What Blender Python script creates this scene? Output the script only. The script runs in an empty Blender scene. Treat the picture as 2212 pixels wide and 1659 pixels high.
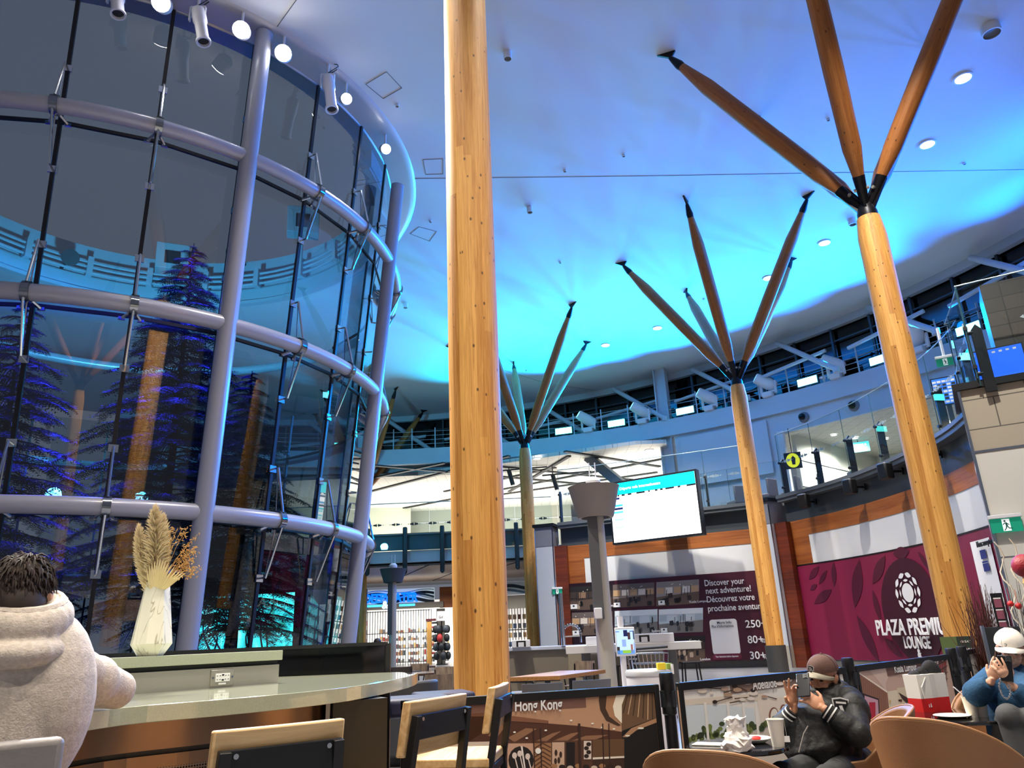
import bpy, math, random
from mathutils import Vector, Matrix, Quaternion
S = bpy.context.scene
COL = S.collection
PI = math.pi
V = Vector

# ------------------------------------------------------------------ camera
F_PX, CX, CY, EYE = 1611.0, 1106.0, 829.5, 1.33
_roll = math.atan2(204, 4730)
_pit = math.atan2(548, F_PX)
_z = V((-math.sin(_roll) * math.cos(_pit), math.cos(_roll) * math.cos(_pit), math.sin(_pit)))   # world up in camera terms (right, up, forward)
_y = (V((0, 0, 1)) - _z * _z.z).normalized()
_x = _y.cross(_z)
if _x.x < 0:
    _x = -_x
C0 = V((0, 0, EYE))
def RAY(px, py):
    d = V(((px - CX) / F_PX, -(py - CY) / F_PX, 1.0))
    return V((_x.dot(d), _y.dot(d), _z.dot(d)))
def AZ(px, py, z):                       # point of the line of sight at height z
    d = RAY(px, py)
    return C0 + d * ((z - EYE) / d.z)
def AR(px, py, r):                       # point of the line of sight at horizontal range r
    d = RAY(px, py)
    return C0 + d * (r / math.hypot(d.x, d.y))
cam = bpy.data.cameras.new('camera')
cam.sensor_width = 36.0
cam.lens = F_PX / 2212 * 36.0
cam.clip_start = 0.05
cam.clip_end = 300
co = bpy.data.objects.new('camera', cam)
COL.objects.link(co)
co.matrix_world = Matrix(((_x.x, _x.y, -_x.z, 0), (_y.x, _y.y, -_y.z, 0), (_z.x, _z.y, -_z.z, EYE), (0, 0, 0, 1)))
S.camera = co

# ------------------------------------------------------------------ view, world, lights
S.view_settings.view_transform = 'Standard'
S.view_settings.look = 'None'
S.view_settings.gamma = 1
S.view_settings.use_curve_mapping = False
S.view_settings.exposure = 0.35
S.cycles.use_denoising = True
S.cycles.max_bounces = 7
S.cycles.diffuse_bounces = 3
S.cycles.glossy_bounces = 3
S.cycles.transmission_bounces = 4
S.cycles.transparent_max_bounces = 24
S.cycles.sample_clamp_indirect = 4.0
S.cycles.caustics_reflective = False
S.cycles.caustics_refractive = False
wd = bpy.data.worlds.new('night')
S.world = wd
wd.use_nodes = True
wd.node_tree.nodes['Background'].inputs[0].default_value = (0.75, 0.80, 1.0, 1)
wd.node_tree.nodes['Background'].inputs[1].default_value = 0.16

def look_at(o, tgt):
    o.rotation_euler = (V(tgt) - o.location).to_track_quat('-Z', 'Y').to_euler()
def spot(loc, tgt, watts, col, deg=60, blend=0.6, size=0.12):
    l = bpy.data.lights.new('spot', 'SPOT')
    l.energy = watts; l.color = col; l.spot_size = math.radians(deg); l.spot_blend = blend; l.shadow_soft_size = size
    o = bpy.data.objects.new('spot', l)
    COL.objects.link(o); o.location = loc; look_at(o, tgt)
    return o
def area(loc, tgt, watts, col, sx, sy):
    l = bpy.data.lights.new('area', 'AREA')
    l.energy = watts; l.color = col; l.shape = 'RECTANGLE'; l.size = sx; l.size_y = sy
    o = bpy.data.objects.new('area', l)
    COL.objects.link(o); o.location = loc; look_at(o, tgt)
    return o
HC = 15.0                                # ceiling height
WARM = (1.0, 0.90, 0.76); WHITE = (1.0, 0.96, 0.90); COOL = (0.86, 0.93, 1.0)
# recessed ceiling downlights (discs are built further down for the visible lit ones only)
DOWN = [AZ(p[0], p[1], HC) for p in ((2080, 168), (2003, 311), (1781, 524), (1660, 600), (1420, 708), (1308, 745))]
DOWN += [AZ(p[0], p[1], HC) for p in ((1220, 368), (1347, 335), (1210, 566), (1484, 640), (1789, 257), (2000, 200))]  # lamps added at small unlit fittings to brighten the dim walls
DOWN += [V(p) for p in ((-3.2, 7.5, HC), (-2.0, 12.5, HC), (-2.5, 3.0, HC), (2.2, 2.5, HC), (5.0, 4.0, HC), (0.5, 0.5, HC), (3.5, 8.0, HC), (-2.2, -2.0, HC), (3.0, -2.5, HC), (-2.0, -7.0, HC))]  # unseen lamps; some added to brighten the drum and the reflected column
for p in DOWN:
    spot((p.x, p.y, HC - 0.08), (p.x, p.y, 0), 1700, WARM, 95, 0.7, 0.15)
# cyan floods on the catwalk wash the ceiling; target points lie on the ceiling
CAT_C, CAT_R, CAT_Z = V((-6.2, 14.4, 0)), 28.03, 12.0
def on_catwalk(px, py, z=CAT_Z, r=None):          # where the line of sight meets the catwalk's curve
    d = RAY(px, py); n = math.hypot(d.x, d.y); u = V((d.x / n, d.y / n))
    b = u.dot(V((-CAT_C.x, -CAT_C.y))); R = r or CAT_R
    t = -b + math.sqrt(b * b - (CAT_C.x ** 2 + CAT_C.y ** 2 - R * R))
    return V((u.x * t, u.y * t, z))
FLOODS = [(1218, 930), (1332, 912), (1480, 882), (1742, 806), (1900, 762), (740, 985), (1020, 960), (2080, 660)]
for i, (px, py) in enumerate(FLOODS):
    p = on_catwalk(px, py, CAT_Z + 0.35)
    c = CAT_C - p; c.z = 0; c.normalize()
    q = p + c * 0.5
    tgt = p + c * 15.0; tgt.z = HC
    spot(q, tgt, 4600, ((0.0, 0.75, 0.95), (0.0, 0.75, 0.95), (0.0, 0.5, 1.0), (0.0, 0.42, 1.0), (0.0, 0.30, 1.0), (0.0, 0.5, 1.0), (0.0, 0.6, 1.0), (0.0, 0.22, 1.0))[i], 88, 1.0, 0.18)
# blue-violet moving heads, aimed further into the ceiling
HEADS = [(1270, 912), (1387, 893), (1530, 853), (1655, 815), (1800, 772), (1980, 722)]
for i, (px, py) in enumerate(HEADS):
    p = on_catwalk(px, py, CAT_Z + 0.7)
    c = CAT_C - p; c.z = 0; c.normalize()
    tgt = p + c * (15.0 + 6 * (i % 2)); tgt.z = HC
    spot(p + c * 0.9, tgt, 6500, (0.0, 0.20, 1.0), 115, 1.0, 0.15)
for px, py in ((2330, 590), (2560, 470), (2800, 300)):                     # more of the same lamps further along the catwalk, beyond the right edge
    p = on_catwalk(px, py, CAT_Z + 0.7); c = CAT_C - p; c.z = 0; c.normalize(); tgt = p + c * 14; tgt.z = HC
    spot(p + c * 0.9, tgt, 4200, (0.0, 0.18, 1.0), 110, 1.0, 0.15)
for a, b_ in (((3.0, 25.0), (4.2, 29.7, 1.5)), ((2.8, 23.5), (6.6, 28.8, 1.5)), ((7.0, 19.0), (10.9, 21.0, 1.8)), ((6.0, 8.5), (9.8, 14.6, 2.5)), ((-1.5, 12.0), (1.0, 16.0, 0.5))):   # unseen lamps added at the ceiling to brighten walls and mid floor
    spot((a[0], a[1], HC - 0.1), b_, 5000, WHITE, 56, 0.8, 0.15)
spot((2.5, -6.5, HC - 0.1), (-0.4, -11.2, 8.0), 9000, WARM, 70, 0.8, 0.15)  # unseen lamp added so the column behind shows up in the drum glass
# bright track heads round the rim of the glass drum
TRACK = [(350, 8), (522, 66), (612, 116), (747, 214), (832, 322)]
TRK = [AZ(px, py, 14.45) for px, py in TRACK]
for p, w in zip(TRK, (7500, 7500, 5000, 2000, 1500)):
    spot(p + V((0.10, -0.16, -0.06)), (p.x * 0.25 + 0.5, p.y * 0.25 + 0.5, 0.0), w, (1.0, 0.92, 0.84), 75, 0.8, 0.12)
# upper storey and far hall
area((-3.0, 50.0, 6.35), (-3.0, 49.0, 20), 1500, WHITE, 16, 8)          # unseen area lamps added on the far balcony floor to whiten its ceiling
area((8.0, 44.0, 6.35), (8.0, 44.0, 20), 900, WHITE, 6, 5)
for x in (-9.0, -6.0, -3.0, 0.0): spot((x, 45.0, 5.2), (x, 46.0, 0), 700, WHITE, 130, 0.7, 0.2)
for x in (-8.0, -5.5, -3.5): spot((x, 50.2, 4.4), (x, 50.6, 0), 700, WHITE, 140, 0.7, 0.3)
# blue spots inside the drum
spot((-5.8, 15.6, 14.2), (-12.5, 19.5, 5.0), 70000, (0.03, 0.03, 1.0), 55, 0.6, 0.1)
spot((-14.0, 25.5, 13.6), (-10.5, 17.0, 5.0), 60000, (0.03, 0.04, 1.0), 60, 0.6, 0.1)
spot((-11.3, 19.5, 9.0), (-13.5, 27.5, 14.0), 4000, (0.10, 0.62, 1.0), 150, 1.0, 0.3)

# ------------------------------------------------------------------ materials
def lin(h):
    h = h.lstrip('#')
    c = [int(h[i:i + 2], 16) / 255 for i in (0, 2, 4)]
    return tuple(x / 12.92 if x <= 0.04045 else ((x + 0.055) / 1.055) ** 2.4 for x in c)
_M = {}
def mat(name, col='#808080', rough=0.5, metal=0.0, emit=None, es=1.0, bump=0.0, bscale=60.0, var=0.0, vscale=4.0, coat=0.0, alpha=None):
    if name in _M:
        return _M[name]
    m = bpy.data.materials.new(name); m.use_nodes = True
    nt = m.node_tree; b = nt.nodes['Principled BSDF']
    c = lin(col) if isinstance(col, str) else col
    b.inputs['Base Color'].default_value = (*c, 1)
    b.inputs['Roughness'].default_value = rough
    b.inputs['Metallic'].default_value = metal
    if coat:
        b.inputs['Coat Weight'].default_value = coat
    if emit is not None:
        e = lin(emit) if isinstance(emit, str) else emit
        b.inputs['Emission Color'].default_value = (*e, 1)
        b.inputs['Emission Strength'].default_value = es
    tc = nt.nodes.new('ShaderNodeTexCoord')
    if var:
        n = nt.nodes.new('ShaderNodeTexNoise'); n.inputs['Scale'].default_value = vscale; n.inputs['Detail'].default_value = 5
        nt.links.new(tc.outputs['Object'], n.inputs['Vector'])
        r = nt.nodes.new('ShaderNodeValToRGB')
        r.color_ramp.elements[0].position = 0.3; r.color_ramp.elements[1].position = 0.7
        r.color_ramp.elements[0].color = (*[x * (1 - var) for x in c], 1)
        r.color_ramp.elements[1].color = (*[min(1, x * (1 + var)) for x in c], 1)
        nt.links.new(n.outputs['Fac'], r.inputs['Fac']); nt.links.new(r.outputs['Color'], b.inputs['Base Color'])
    if bump:
        n = nt.nodes.new('ShaderNodeTexNoise'); n.inputs['Scale'].default_value = bscale; n.inputs['Detail'].default_value = 3
        nt.links.new(tc.outputs['Object'], n.inputs['Vector'])
        bp = nt.nodes.new('ShaderNodeBump'); bp.inputs['Strength'].default_value = bump; bp.inputs['Distance'].default_value = 0.01
        nt.links.new(n.outputs['Fac'], bp.inputs['Height']); nt.links.new(bp.outputs['Normal'], b.inputs['Normal'])
    _M[name] = m
    return m
def glass(name, tint, refl=1.0, rough=0.0):
    if name in _M:
        return _M[name]
    m = bpy.data.materials.new(name); m.use_nodes = True
    nt = m.node_tree; nt.nodes.clear()
    out = nt.nodes.new('ShaderNodeOutputMaterial'); mx = nt.nodes.new('ShaderNodeMixShader')
    t = nt.nodes.new('ShaderNodeBsdfTransparent'); t.inputs[0].default_value = (*tint, 1)
    g = nt.nodes.new('ShaderNodeBsdfGlossy'); g.inputs['Roughness'].default_value = rough; g.inputs[0].default_value = (1, 1, 1, 1)
    fr = nt.nodes.new('ShaderNodeFresnel'); fr.inputs['IOR'].default_value = 1.5
    mu = nt.nodes.new('ShaderNodeMath'); mu.operation = 'MULTIPLY'; mu.inputs[1].default_value = refl; mu.use_clamp = True
    geo = nt.nodes.new('ShaderNodeNewGeometry')
    inv = nt.nodes.new('ShaderNodeMath'); inv.operation = 'SUBTRACT'; inv.inputs[0].default_value = 1
    m2 = nt.nodes.new('ShaderNodeMath'); m2.operation = 'MULTIPLY'
    nt.links.new(fr.outputs[0], mu.inputs[0]); nt.links.new(geo.outputs['Backfacing'], inv.inputs[1])
    nt.links.new(mu.outputs[0], m2.inputs[0]); nt.links.new(inv.outputs[0], m2.inputs[1])
    nt.links.new(m2.outputs[0], mx.inputs[0]); nt.links.new(t.outputs[0], mx.inputs[1]); nt.links.new(g.outputs[0], mx.inputs[2])
    nt.links.new(mx.outputs[0], out.inputs[0])
    _M[name] = m
    return m
def wood(name, dark, light, knot='#3a1c08', scale=(9, 9, 0.5), staves=0, rough=0.5, knots=0.0, plank=None, coat=0.0):
    """grain runs along local Z; staves > 0 adds vertical laminations round the Z axis; plank=(axis, width) varies the tone by board"""
    if name in _M:
        return _M[name]
    m = bpy.data.materials.new(name); m.use_nodes = True
    nt = m.node_tree; b = nt.nodes['Principled BSDF']; b.inputs['Roughness'].default_value = rough
    if coat:
        b.inputs['Coat Weight'].default_value = coat
    N, L = nt.nodes.new, nt.links.new
    tc = N('ShaderNodeTexCoord'); mp = N('ShaderNodeMapping'); mp.inputs['Scale'].default_value = scale
    L(tc.outputs['Object'], mp.inputs['Vector'])
    n1 = N('ShaderNodeTexNoise'); n1.inputs['Scale'].default_value = 2.0; n1.inputs['Detail'].default_value = 8; n1.inputs['Roughness'].default_value = 0.65; n1.inputs['Distortion'].default_value = 0.6
    L(mp.outputs[0], n1.inputs['Vector'])
    fac = n1.outputs['Fac']
    def math_(op, a, bb):
        q = N('ShaderNodeMath'); q.operation = op
        for i, v in enumerate((a, bb)):
            if isinstance(v, (int, float)): q.inputs[i].default_value = v
            elif v is not None: L(v, q.inputs[i])
        return q.outputs[0]
    sp = N('ShaderNodeSeparateXYZ'); L(tc.outputs['Object'], sp.inputs[0])
    idx = None
    if staves:
        a = math_('ARCTAN2', sp.outputs[1], sp.outputs[0])
        zz = math_('MULTIPLY', sp.outputs[2], 0.21)
        st = math_('FLOOR', math_('MULTIPLY', a, staves / (2 * PI)), None)
        # boards of differing length along the stave
        wn0 = N('ShaderNodeTexWhiteNoise'); wn0.noise_dimensions = '1D'; L(st, wn0.inputs['W'])
        zb = math_('FLOOR', math_('ADD', zz, wn0.outputs['Value']), None)
        idx = math_('ADD', math_('MULTIPLY', st, 7.31), math_('MULTIPLY', zb, 3.77))
    elif plank:
        idx = math_('FLOOR', math_('DIVIDE', sp.outputs[plank[0]], plank[1]), None)
    if idx is not None:
        wn = N('ShaderNodeTexWhiteNoise'); wn.noise_dimensions = '1D'; L(idx, wn.inputs['W'])
        fac = math_('ADD', math_('MULTIPLY', fac, 0.75), math_('MULTIPLY', wn.outputs['Value'], 0.20))
    r = N('ShaderNodeValToRGB'); e = r.color_ramp.elements
    e[0].position = 0.30; e[1].position = 0.66
    e[0].color = (*lin(dark), 1); e[1].color = (*lin(light), 1)
    L(fac, r.inputs['Fac'])
    colr = r.outputs['Color']
    if knots:
        mk = N('ShaderNodeMapping'); mk.inputs['Scale'].default_value = (knots, knots, knots * 0.6)
        L(tc.outputs['Object'], mk.inputs['Vector'])
        vo = N('ShaderNodeTexVoronoi'); vo.inputs['Scale'].default_value = 1.0; L(mk.outputs[0], vo.inputs['Vector'])
        kr = N('ShaderNodeValToRGB'); ke = kr.color_ramp.elements
        ke[0].position = 0.10; ke[1].position = 0.17; ke[0].color = (1, 1, 1, 1); ke[1].color = (0, 0, 0, 1)
        L(vo.outputs['Distance'], kr.inputs['Fac'])
        wv = N('ShaderNodeTexWhiteNoise'); L(vo.outputs['Position'], wv.inputs['Vector'])
        keep = math_('GREATER_THAN', wv.outputs['Value'], 0.45)
        mx = N('ShaderNodeMix'); mx.data_type = 'RGBA'
        L(math_('MULTIPLY', math_('MULTIPLY', kr.outputs['Color'], keep), 0.85), mx.inputs['Factor'])
        L(colr, mx.inputs['A']); mx.inputs['B'].default_value = (*lin(knot), 1)
        colr = mx.outputs['Result']
    L(colr, b.inputs['Base Color'])
    bp = N('ShaderNodeBump'); bp.inputs['Strength'].default_value = 0.12; bp.inputs['Distance'].default_value = 0.004
    L(n1.outputs['Fac'], bp.inputs['Height']); L(bp.outputs['Normal'], b.inputs['Normal'])
    _M[name] = m
    return m
def grid_mat(name, col, line, sx, sy, lw=0.012, rough=0.6, axes=(0, 1), var=0.0, offset=0.0, coat=0.0):
    """tiles or panels with thin joints, laid in object space"""
    if name in _M:
        return _M[name]
    m = bpy.data.materials.new(name); m.use_nodes = True
    nt = m.node_tree; b = nt.nodes['Principled BSDF']; b.inputs['Roughness'].default_value = rough
    N, L = nt.nodes.new, nt.links.new
    tc = N('ShaderNodeTexCoord'); sp = N('ShaderNodeSeparateXYZ'); L(tc.outputs['Object'], sp.inputs[0])
    cb = N('ShaderNodeCombineXYZ'); L(sp.outputs[axes[0]], cb.inputs[0]); L(sp.outputs[axes[1]], cb.inputs[1])
    br = N('ShaderNodeTexBrick'); br.offset = offset
    c = lin(col)
    br.inputs['Color1'].default_value = (*[x * (1 - var) for x in c], 1); br.inputs['Color2'].default_value = (*[min(1, x * (1 + var)) for x in c], 1)
    br.inputs['Mortar'].default_value = (*lin(line), 1); br.inputs['Scale'].default_value = 1.0
    br.inputs['Brick Width'].default_value = sx; br.inputs['Row Height'].default_value = sy; br.inputs['Mortar Size'].default_value = lw
    L(cb.outputs[0], br.inputs['Vector']); L(br.outputs['Color'], b.inputs['Base Color'])
    _M[name] = m
    return m

# ------------------------------------------------------------------ mesh building
def rot_to(d):                              # quaternion taking +Z to d
    return V((0, 0, 1)).rotation_difference(V(d).normalized())
class MB:
    def __init__(s):
        s.v = []; s.f = []; s.m = []
        s.mats = []
    def slot(s, m):
        if m is None: return 0
        if m not in s.mats: s.mats.append(m)
        return s.mats.index(m)
    def add(s, vs, fs, m=None):
        k = len(s.v); i = s.slot(m)
        s.v.extend(tuple(p) for p in vs)
        for f in fs:
            s.f.append([k + j for j in f]); s.m.append(i)
        return s
    def box(s, c, size, rz=0.0, q=None, m=None):
        c = V(c); hx, hy, hz = size[0] / 2, size[1] / 2, size[2] / 2
        q = q or Quaternion((0, 0, 1), rz)
        vs = [c + q @ V((x * hx, y * hy, z * hz)) for z in (-1, 1) for x, y in ((-1, -1), (1, -1), (1, 1), (-1, 1))]
        return s.add(vs, [(3, 2, 1, 0), (4, 5, 6, 7), (0, 1, 5, 4), (1, 2, 6, 5), (2, 3, 7, 6), (3, 0, 4, 7)], m)
    def bar(s, a, b, w, h, up=(0, 0, 1), m=None):      # rectangular bar from a to b
        a, b = V(a), V(b); d = (b - a); L = d.length; d.normalize()
        up = V(up)
        if abs(d.dot(up)) > 0.98: up = V((0, 1, 0))
        x = d.cross(up).normalized(); y = x.cross(d).normalized()
        vs = []
        for p in (a, b):
            for i, j in ((-1, -1), (1, -1), (1, 1), (-1, 1)):
                vs.append(p + x * (i * w / 2) + y * (j * h / 2))
        return s.add(vs, [(3, 2, 1, 0), (4, 5, 6, 7), (0, 1, 5, 4), (1, 2, 6, 5), (2, 3, 7, 6), (3, 0, 4, 7)], m)
    def tube(s, pts, r, n=10, caps=True, m=None, flat=1.0):
        pts = [V(p) for p in pts]
        rs = r if isinstance(r, (list, tuple)) else [r] * len(pts)
        vs = []; fs = []; u = None
        for i, p in enumerate(pts):
            a = pts[max(0, i - 1)]; b = pts[min(len(pts) - 1, i + 1)]
            d = (b - a)
            d = d.normalized() if d.length > 1e-9 else V((0, 0, 1))
            if u is None:
                u = d.orthogonal().normalized()
            u = (u - d * u.dot(d))
            u = u.normalized() if u.length > 1e-6 else d.orthogonal().normalized()
            w = d.cross(u)
            for k in range(n):
                t = 2 * PI * k / n
                vs.append(p + (u * math.cos(t) + w * math.sin(t) * flat) * rs[i])
        for i in range(len(pts) - 1):
            for k in range(n):
                k2 = (k + 1) % n
                fs.append((i * n + k, i * n + k2, (i + 1) * n + k2, (i + 1) * n + k))
        if caps:
            fs.append(tuple(range(n))[::-1]); fs.append(tuple((len(pts) - 1) * n + k for k in range(n)))
        return s.add(vs, fs, m)
    def lathe(s, prof, c=(0, 0, 0), n=32, q=None, m=None, caps=True, a0=0.0):
        c = V(c); vs = []; fs = []
        for r, z in prof:
            for k in range(n):
                t = 2 * PI * k / n + a0
                p = V((r * math.cos(t), r * math.sin(t), z))
                vs.append(c + (q @ p if q else p))
        for i in range(len(prof) - 1):
            for k in range(n):
                k2 = (k + 1) % n
                fs.append((i * n + k, i * n + k2, (i + 1) * n + k2, (i + 1) * n + k))
        if caps:
            fs.append(tuple(range(n))[::-1]); fs.append(tuple((len(prof) - 1) * n + k for k in range(n)))
        return s.add(vs, fs, m)
    def ell(s, c, r, n=16, k=10, q=None, m=None):
        c = V(c); r = (r, r, r) if isinstance(r, (int, float)) else r
        vs = []; fs = []
        for i in range(k + 1):
            ph = PI * i / k - PI / 2
            for j in range(n):
                t = 2 * PI * j / n
                p = V((r[0] * math.cos(ph) * math.cos(t), r[1] * math.cos(ph) * math.sin(t), r[2] * math.sin(ph)))
                vs.append(c + (q @ p if q else p))
        for i in range(k):
            for j in range(n):
                j2 = (j + 1) % n
                fs.append((i * n + j, i * n + j2, (i + 1) * n + j2, (i + 1) * n + j))
        return s.add(vs, fs, m)
    def prism(s, poly, z0, z1, m=None):                # plan polygon (counter-clockwise) extruded in z
        n = len(poly)
        vs = [(p[0], p[1], z0) for p in poly] + [(p[0], p[1], z1) for p in poly]
        fs = [tuple(range(n))[::-1], tuple(range(n, 2 * n))] + [(i, (i + 1) % n, n + (i + 1) % n, n + i) for i in range(n)]
        return s.add(vs, fs, m)
    def wall(s, path, z0, z1, th, m=None, side=1.0):   # plan polyline, given thickness to one side, extruded in z
        P = [V((p[0], p[1], 0)) for p in path]; n = len(P); off = []
        for i in range(n):
            d = (P[min(n - 1, i + 1)] - P[max(0, i - 1)]).normalized()
            off.append(P[i] + V((-d.y, d.x, 0)) * th * side)
        vs = []
        for z in (z0, z1):
            for A in (P, off):
                vs += [V((p.x, p.y, z)) for p in A]
        fs = []
        for i in range(n - 1):
            a0, a1, b0, b1 = i, i + 1, n + i, n + i + 1
            A0, A1, B0, B1 = 2 * n + i, 2 * n + i + 1, 3 * n + i, 3 * n + i + 1
            fs += [(a0, a1, A1, A0), (b1, b0, B0, B1), (A0, A1, B1, B0), (a1, a0, b0, b1)]
        fs += [(0, 2 * n, 3 * n, n), (n - 1, 2 * n - 1, 4 * n - 1, 3 * n - 1)]
        return s.add(vs, fs, m)
    def build(s, name, m=None, parent=None, smooth=True, bev=0.0, org=None, seg=2, sub=0, remesh=0.0, relax=0):
        me = bpy.data.meshes.new(name)
        o3 = V(org) if org is not None else (V(parent.location) if parent is not None and parent.get('_w') else V((0, 0, 0)))
        me.from_pydata([(p[0] - o3.x, p[1] - o3.y, p[2] - o3.z) for p in s.v], [], s.f)
        if s.mats:
            for q in s.mats: me.materials.append(q)
            me.polygons.foreach_set('material_index', s.m)
        if m is not None and not s.mats: me.materials.append(m)
        if smooth:
            me.polygons.foreach_set('use_smooth', [True] * len(me.polygons))
            me.set_sharp_from_angle(angle=math.radians(38))
        me.update()
        o = bpy.data.objects.new(name, me)
        COL.objects.link(o)
        if parent is not None:
            o.parent = parent
        elif org is not None:
            o.location = o3
        if remesh:
            r = o.modifiers.new('remesh', 'REMESH'); r.mode = 'VOXEL'; r.voxel_size = remesh; r.use_smooth_shade = True
            if relax:
                q = o.modifiers.new('relax', 'SMOOTH'); q.iterations = relax; q.factor = 0.5
        if bev:
            b = o.modifiers.new('bevel', 'BEVEL'); b.width = bev; b.segments = seg; b.limit_method = 'ANGLE'; b.angle_limit = math.radians(40)
        if sub:
            q = o.modifiers.new('sub', 'SUBSURF'); q.levels = sub; q.render_levels = sub
        return o
def tag(o, label, cat, group=None):
    o['label'] = label; o['category'] = cat
    if group: o['group'] = group
    return o
def thing(name, label, cat, loc=(0, 0, 0), rz=0.0, group=None):
    """an Empty at the base of a thing; its parts are given in world coordinates when rz is 0 and local is not asked for"""
    o = bpy.data.objects.new(name, None); COL.objects.link(o)
    o.location = V(loc); o.rotation_euler = (0, 0, rz); o.empty_display_size = 0.1
    return tag(o, label, cat, group)
def wthing(name, label, cat, loc=(0, 0, 0), group=None):     # parts of this one are built in world coordinates
    o = thing(name, label, cat, loc, 0, group); o['_w'] = 1
    return o
def struct(o):
    o['kind'] = 'structure'
    return o
def copy_tree(o, parent=None):
    c = o.copy(); COL.objects.link(c)
    if parent is not None: c.parent = parent
    for ch in [x for x in o.children]:
        copy_tree(ch, c)
    return c
def text(name, body, size, org, right, up, m, parent=None, align='LEFT', bold=0.0, ext=0.001, width=None, spacing=1.0, shear=0.0):
    cu = bpy.data.curves.new(name, 'FONT')
    cu.body = body; cu.size = size; cu.align_x = align; cu.offset = bold * size; cu.extrude = ext; cu.space_character = spacing; cu.shear = shear
    cu.resolution_u = 3
    cu.materials.append(m)
    o = bpy.data.objects.new(name, cu); COL.objects.link(o)
    r = V(right).normalized(); u = V(up); u = (u - r * u.dot(r)).normalized(); n = r.cross(u)
    org = V(org)
    bpy.context.view_layer.update()
    me = bpy.data.meshes.new_from_object(o.evaluated_get(bpy.context.evaluated_depsgraph_get()))
    bpy.data.objects.remove(o); bpy.data.curves.remove(cu)
    w = max([v.co.x for v in me.vertices] or [0]) - min([v.co.x for v in me.vertices] or [0])
    o = bpy.data.objects.new(name, me); COL.objects.link(o)
    if parent is not None:
        o.parent = parent
        if parent.get('_w'): org = org - V(parent.location)
    sx = width / max(1e-6, w) if width else 1.0
    o.matrix_local = Matrix(((r.x * sx, u.x, n.x, org.x), (r.y * sx, u.y, n.y, org.y), (r.z * sx, u.z, n.z, org.z), (0, 0, 0, 1)))
    return o
class Flat:
    """artwork printed on a flat board: shapes are given in the board's own metres (u, v) or by where they are seen on the board"""
    def __init__(s, org, right, up, lift=0.0008):
        s.o = V(org); s.r = V(right).normalized(); u = V(up); s.u = (u - s.r * u.dot(s.r)).normalized(); s.n = s.r.cross(s.u); s.l = lift
        if s.n.dot(C0 - s.o) < 0: s.n = -s.n
        s.b = MB()
    def px(s, x, y):
        d = RAY(x, y); t = (s.o - C0).dot(s.n) / d.dot(s.n); p = C0 + d * t - s.o
        return (p.dot(s.r), p.dot(s.u))
    def at(s, u, v, k=1): return s.o + s.r * u + s.u * v + s.n * (s.l * k)
    def poly(s, uv, m, k=1):
        vs = [s.at(u, v, k) for u, v in uv]
        nn = (vs[1] - vs[0]).cross(vs[2] - vs[0])
        f = tuple(range(len(vs)))
        s.b.add(vs, [f if nn.dot(s.n) > 0 else f[::-1]], m); return s
    def ppoly(s, pts, m, k=1): return s.poly([s.px(*p) for p in pts], m, k)
    def rect(s, u0, v0, u1, v1, m, k=1): return s.poly([(u0, v0), (u1, v0), (u1, v1), (u0, v1)], m, k)
    def prect(s, x0, y0, x1, y1, m, k=1):
        a = s.px(x0, y0); b = s.px(x1, y1)
        return s.rect(min(a[0], b[0]), min(a[1], b[1]), max(a[0], b[0]), max(a[1], b[1]), m, k)
    def ell(s, u, v, ru, rv, m, k=1, n=20, rot=0.0):
        c, q = math.cos(rot), math.sin(rot)
        return s.poly([(u + ru * math.cos(t) * c - rv * math.sin(t) * q, v + ru * math.cos(t) * q + rv * math.sin(t) * c) for t in [2 * PI * i / n for i in range(n)]], m, k)
    def lens(s, a, b, w, m, k=1, n=9):                  # a leaf from a to b
        ax, ay = a; bx, by = b; dx, dy = bx - ax, by - ay; nx, ny = -dy, dx
        L = [(ax + dx * i / n + nx * w * math.sin(PI * i / n), ay + dy * i / n + ny * w * math.sin(PI * i / n)) for i in range(n + 1)]
        R = [(ax + dx * i / n - nx * w * math.sin(PI * i / n), ay + dy * i / n - ny * w * math.sin(PI * i / n)) for i in range(1, n)]
        return s.poly(L + R[::-1], m, k)
    def rrect(s, u0, v0, u1, v1, rad, m, k=1, n=4):
        P = []
        for cx, cy, a in ((u1 - rad, v1 - rad, 0), (u0 + rad, v1 - rad, 90), (u0 + rad, v0 + rad, 180), (u1 - rad, v0 + rad, 270)):
            for i in range(n + 1):
                t = math.radians(a + 90 * i / n); P.append((cx + rad * math.cos(t), cy + rad * math.sin(t)))
        return s.poly(P, m, k)
def arc(c, R, a0, a1, n):
    return [V((c[0] + R * math.cos(math.radians(a0 + (a1 - a0) * i / n)), c[1] + R * math.sin(math.radians(a0 + (a1 - a0) * i / n)), 0)) for i in range(n + 1)]
def smooth_path(P, k=8):                                # Catmull-Rom through plan points
    P = [V((p[0], p[1], p[2] if len(p) > 2 else 0)) for p in P]; out = []
    for i in range(len(P) - 1):
        a, b, c, d = P[max(0, i - 1)], P[i], P[i + 1], P[min(len(P) - 1, i + 2)]
        for j in range(k):
            t = j / k
            out.append(0.5 * ((2 * b) + (c - a) * t + (2 * a - 5 * b + 4 * c - d) * t * t + (3 * b - a - 3 * c + d) * t ** 3))
    out.append(P[-1])
    return out
def along(path, s):                                     # point and direction at distance s along a polyline
    for a, b in zip(path, path[1:]):
        L = (b - a).length
        if s <= L: return a + (b - a) * (s / L), (b - a).normalized()
        s -= L
    return path[-1].copy(), (path[-1] - path[-2]).normalized()
def plen(path): return sum((b - a).length for a, b in zip(path, path[1:]))
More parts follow.
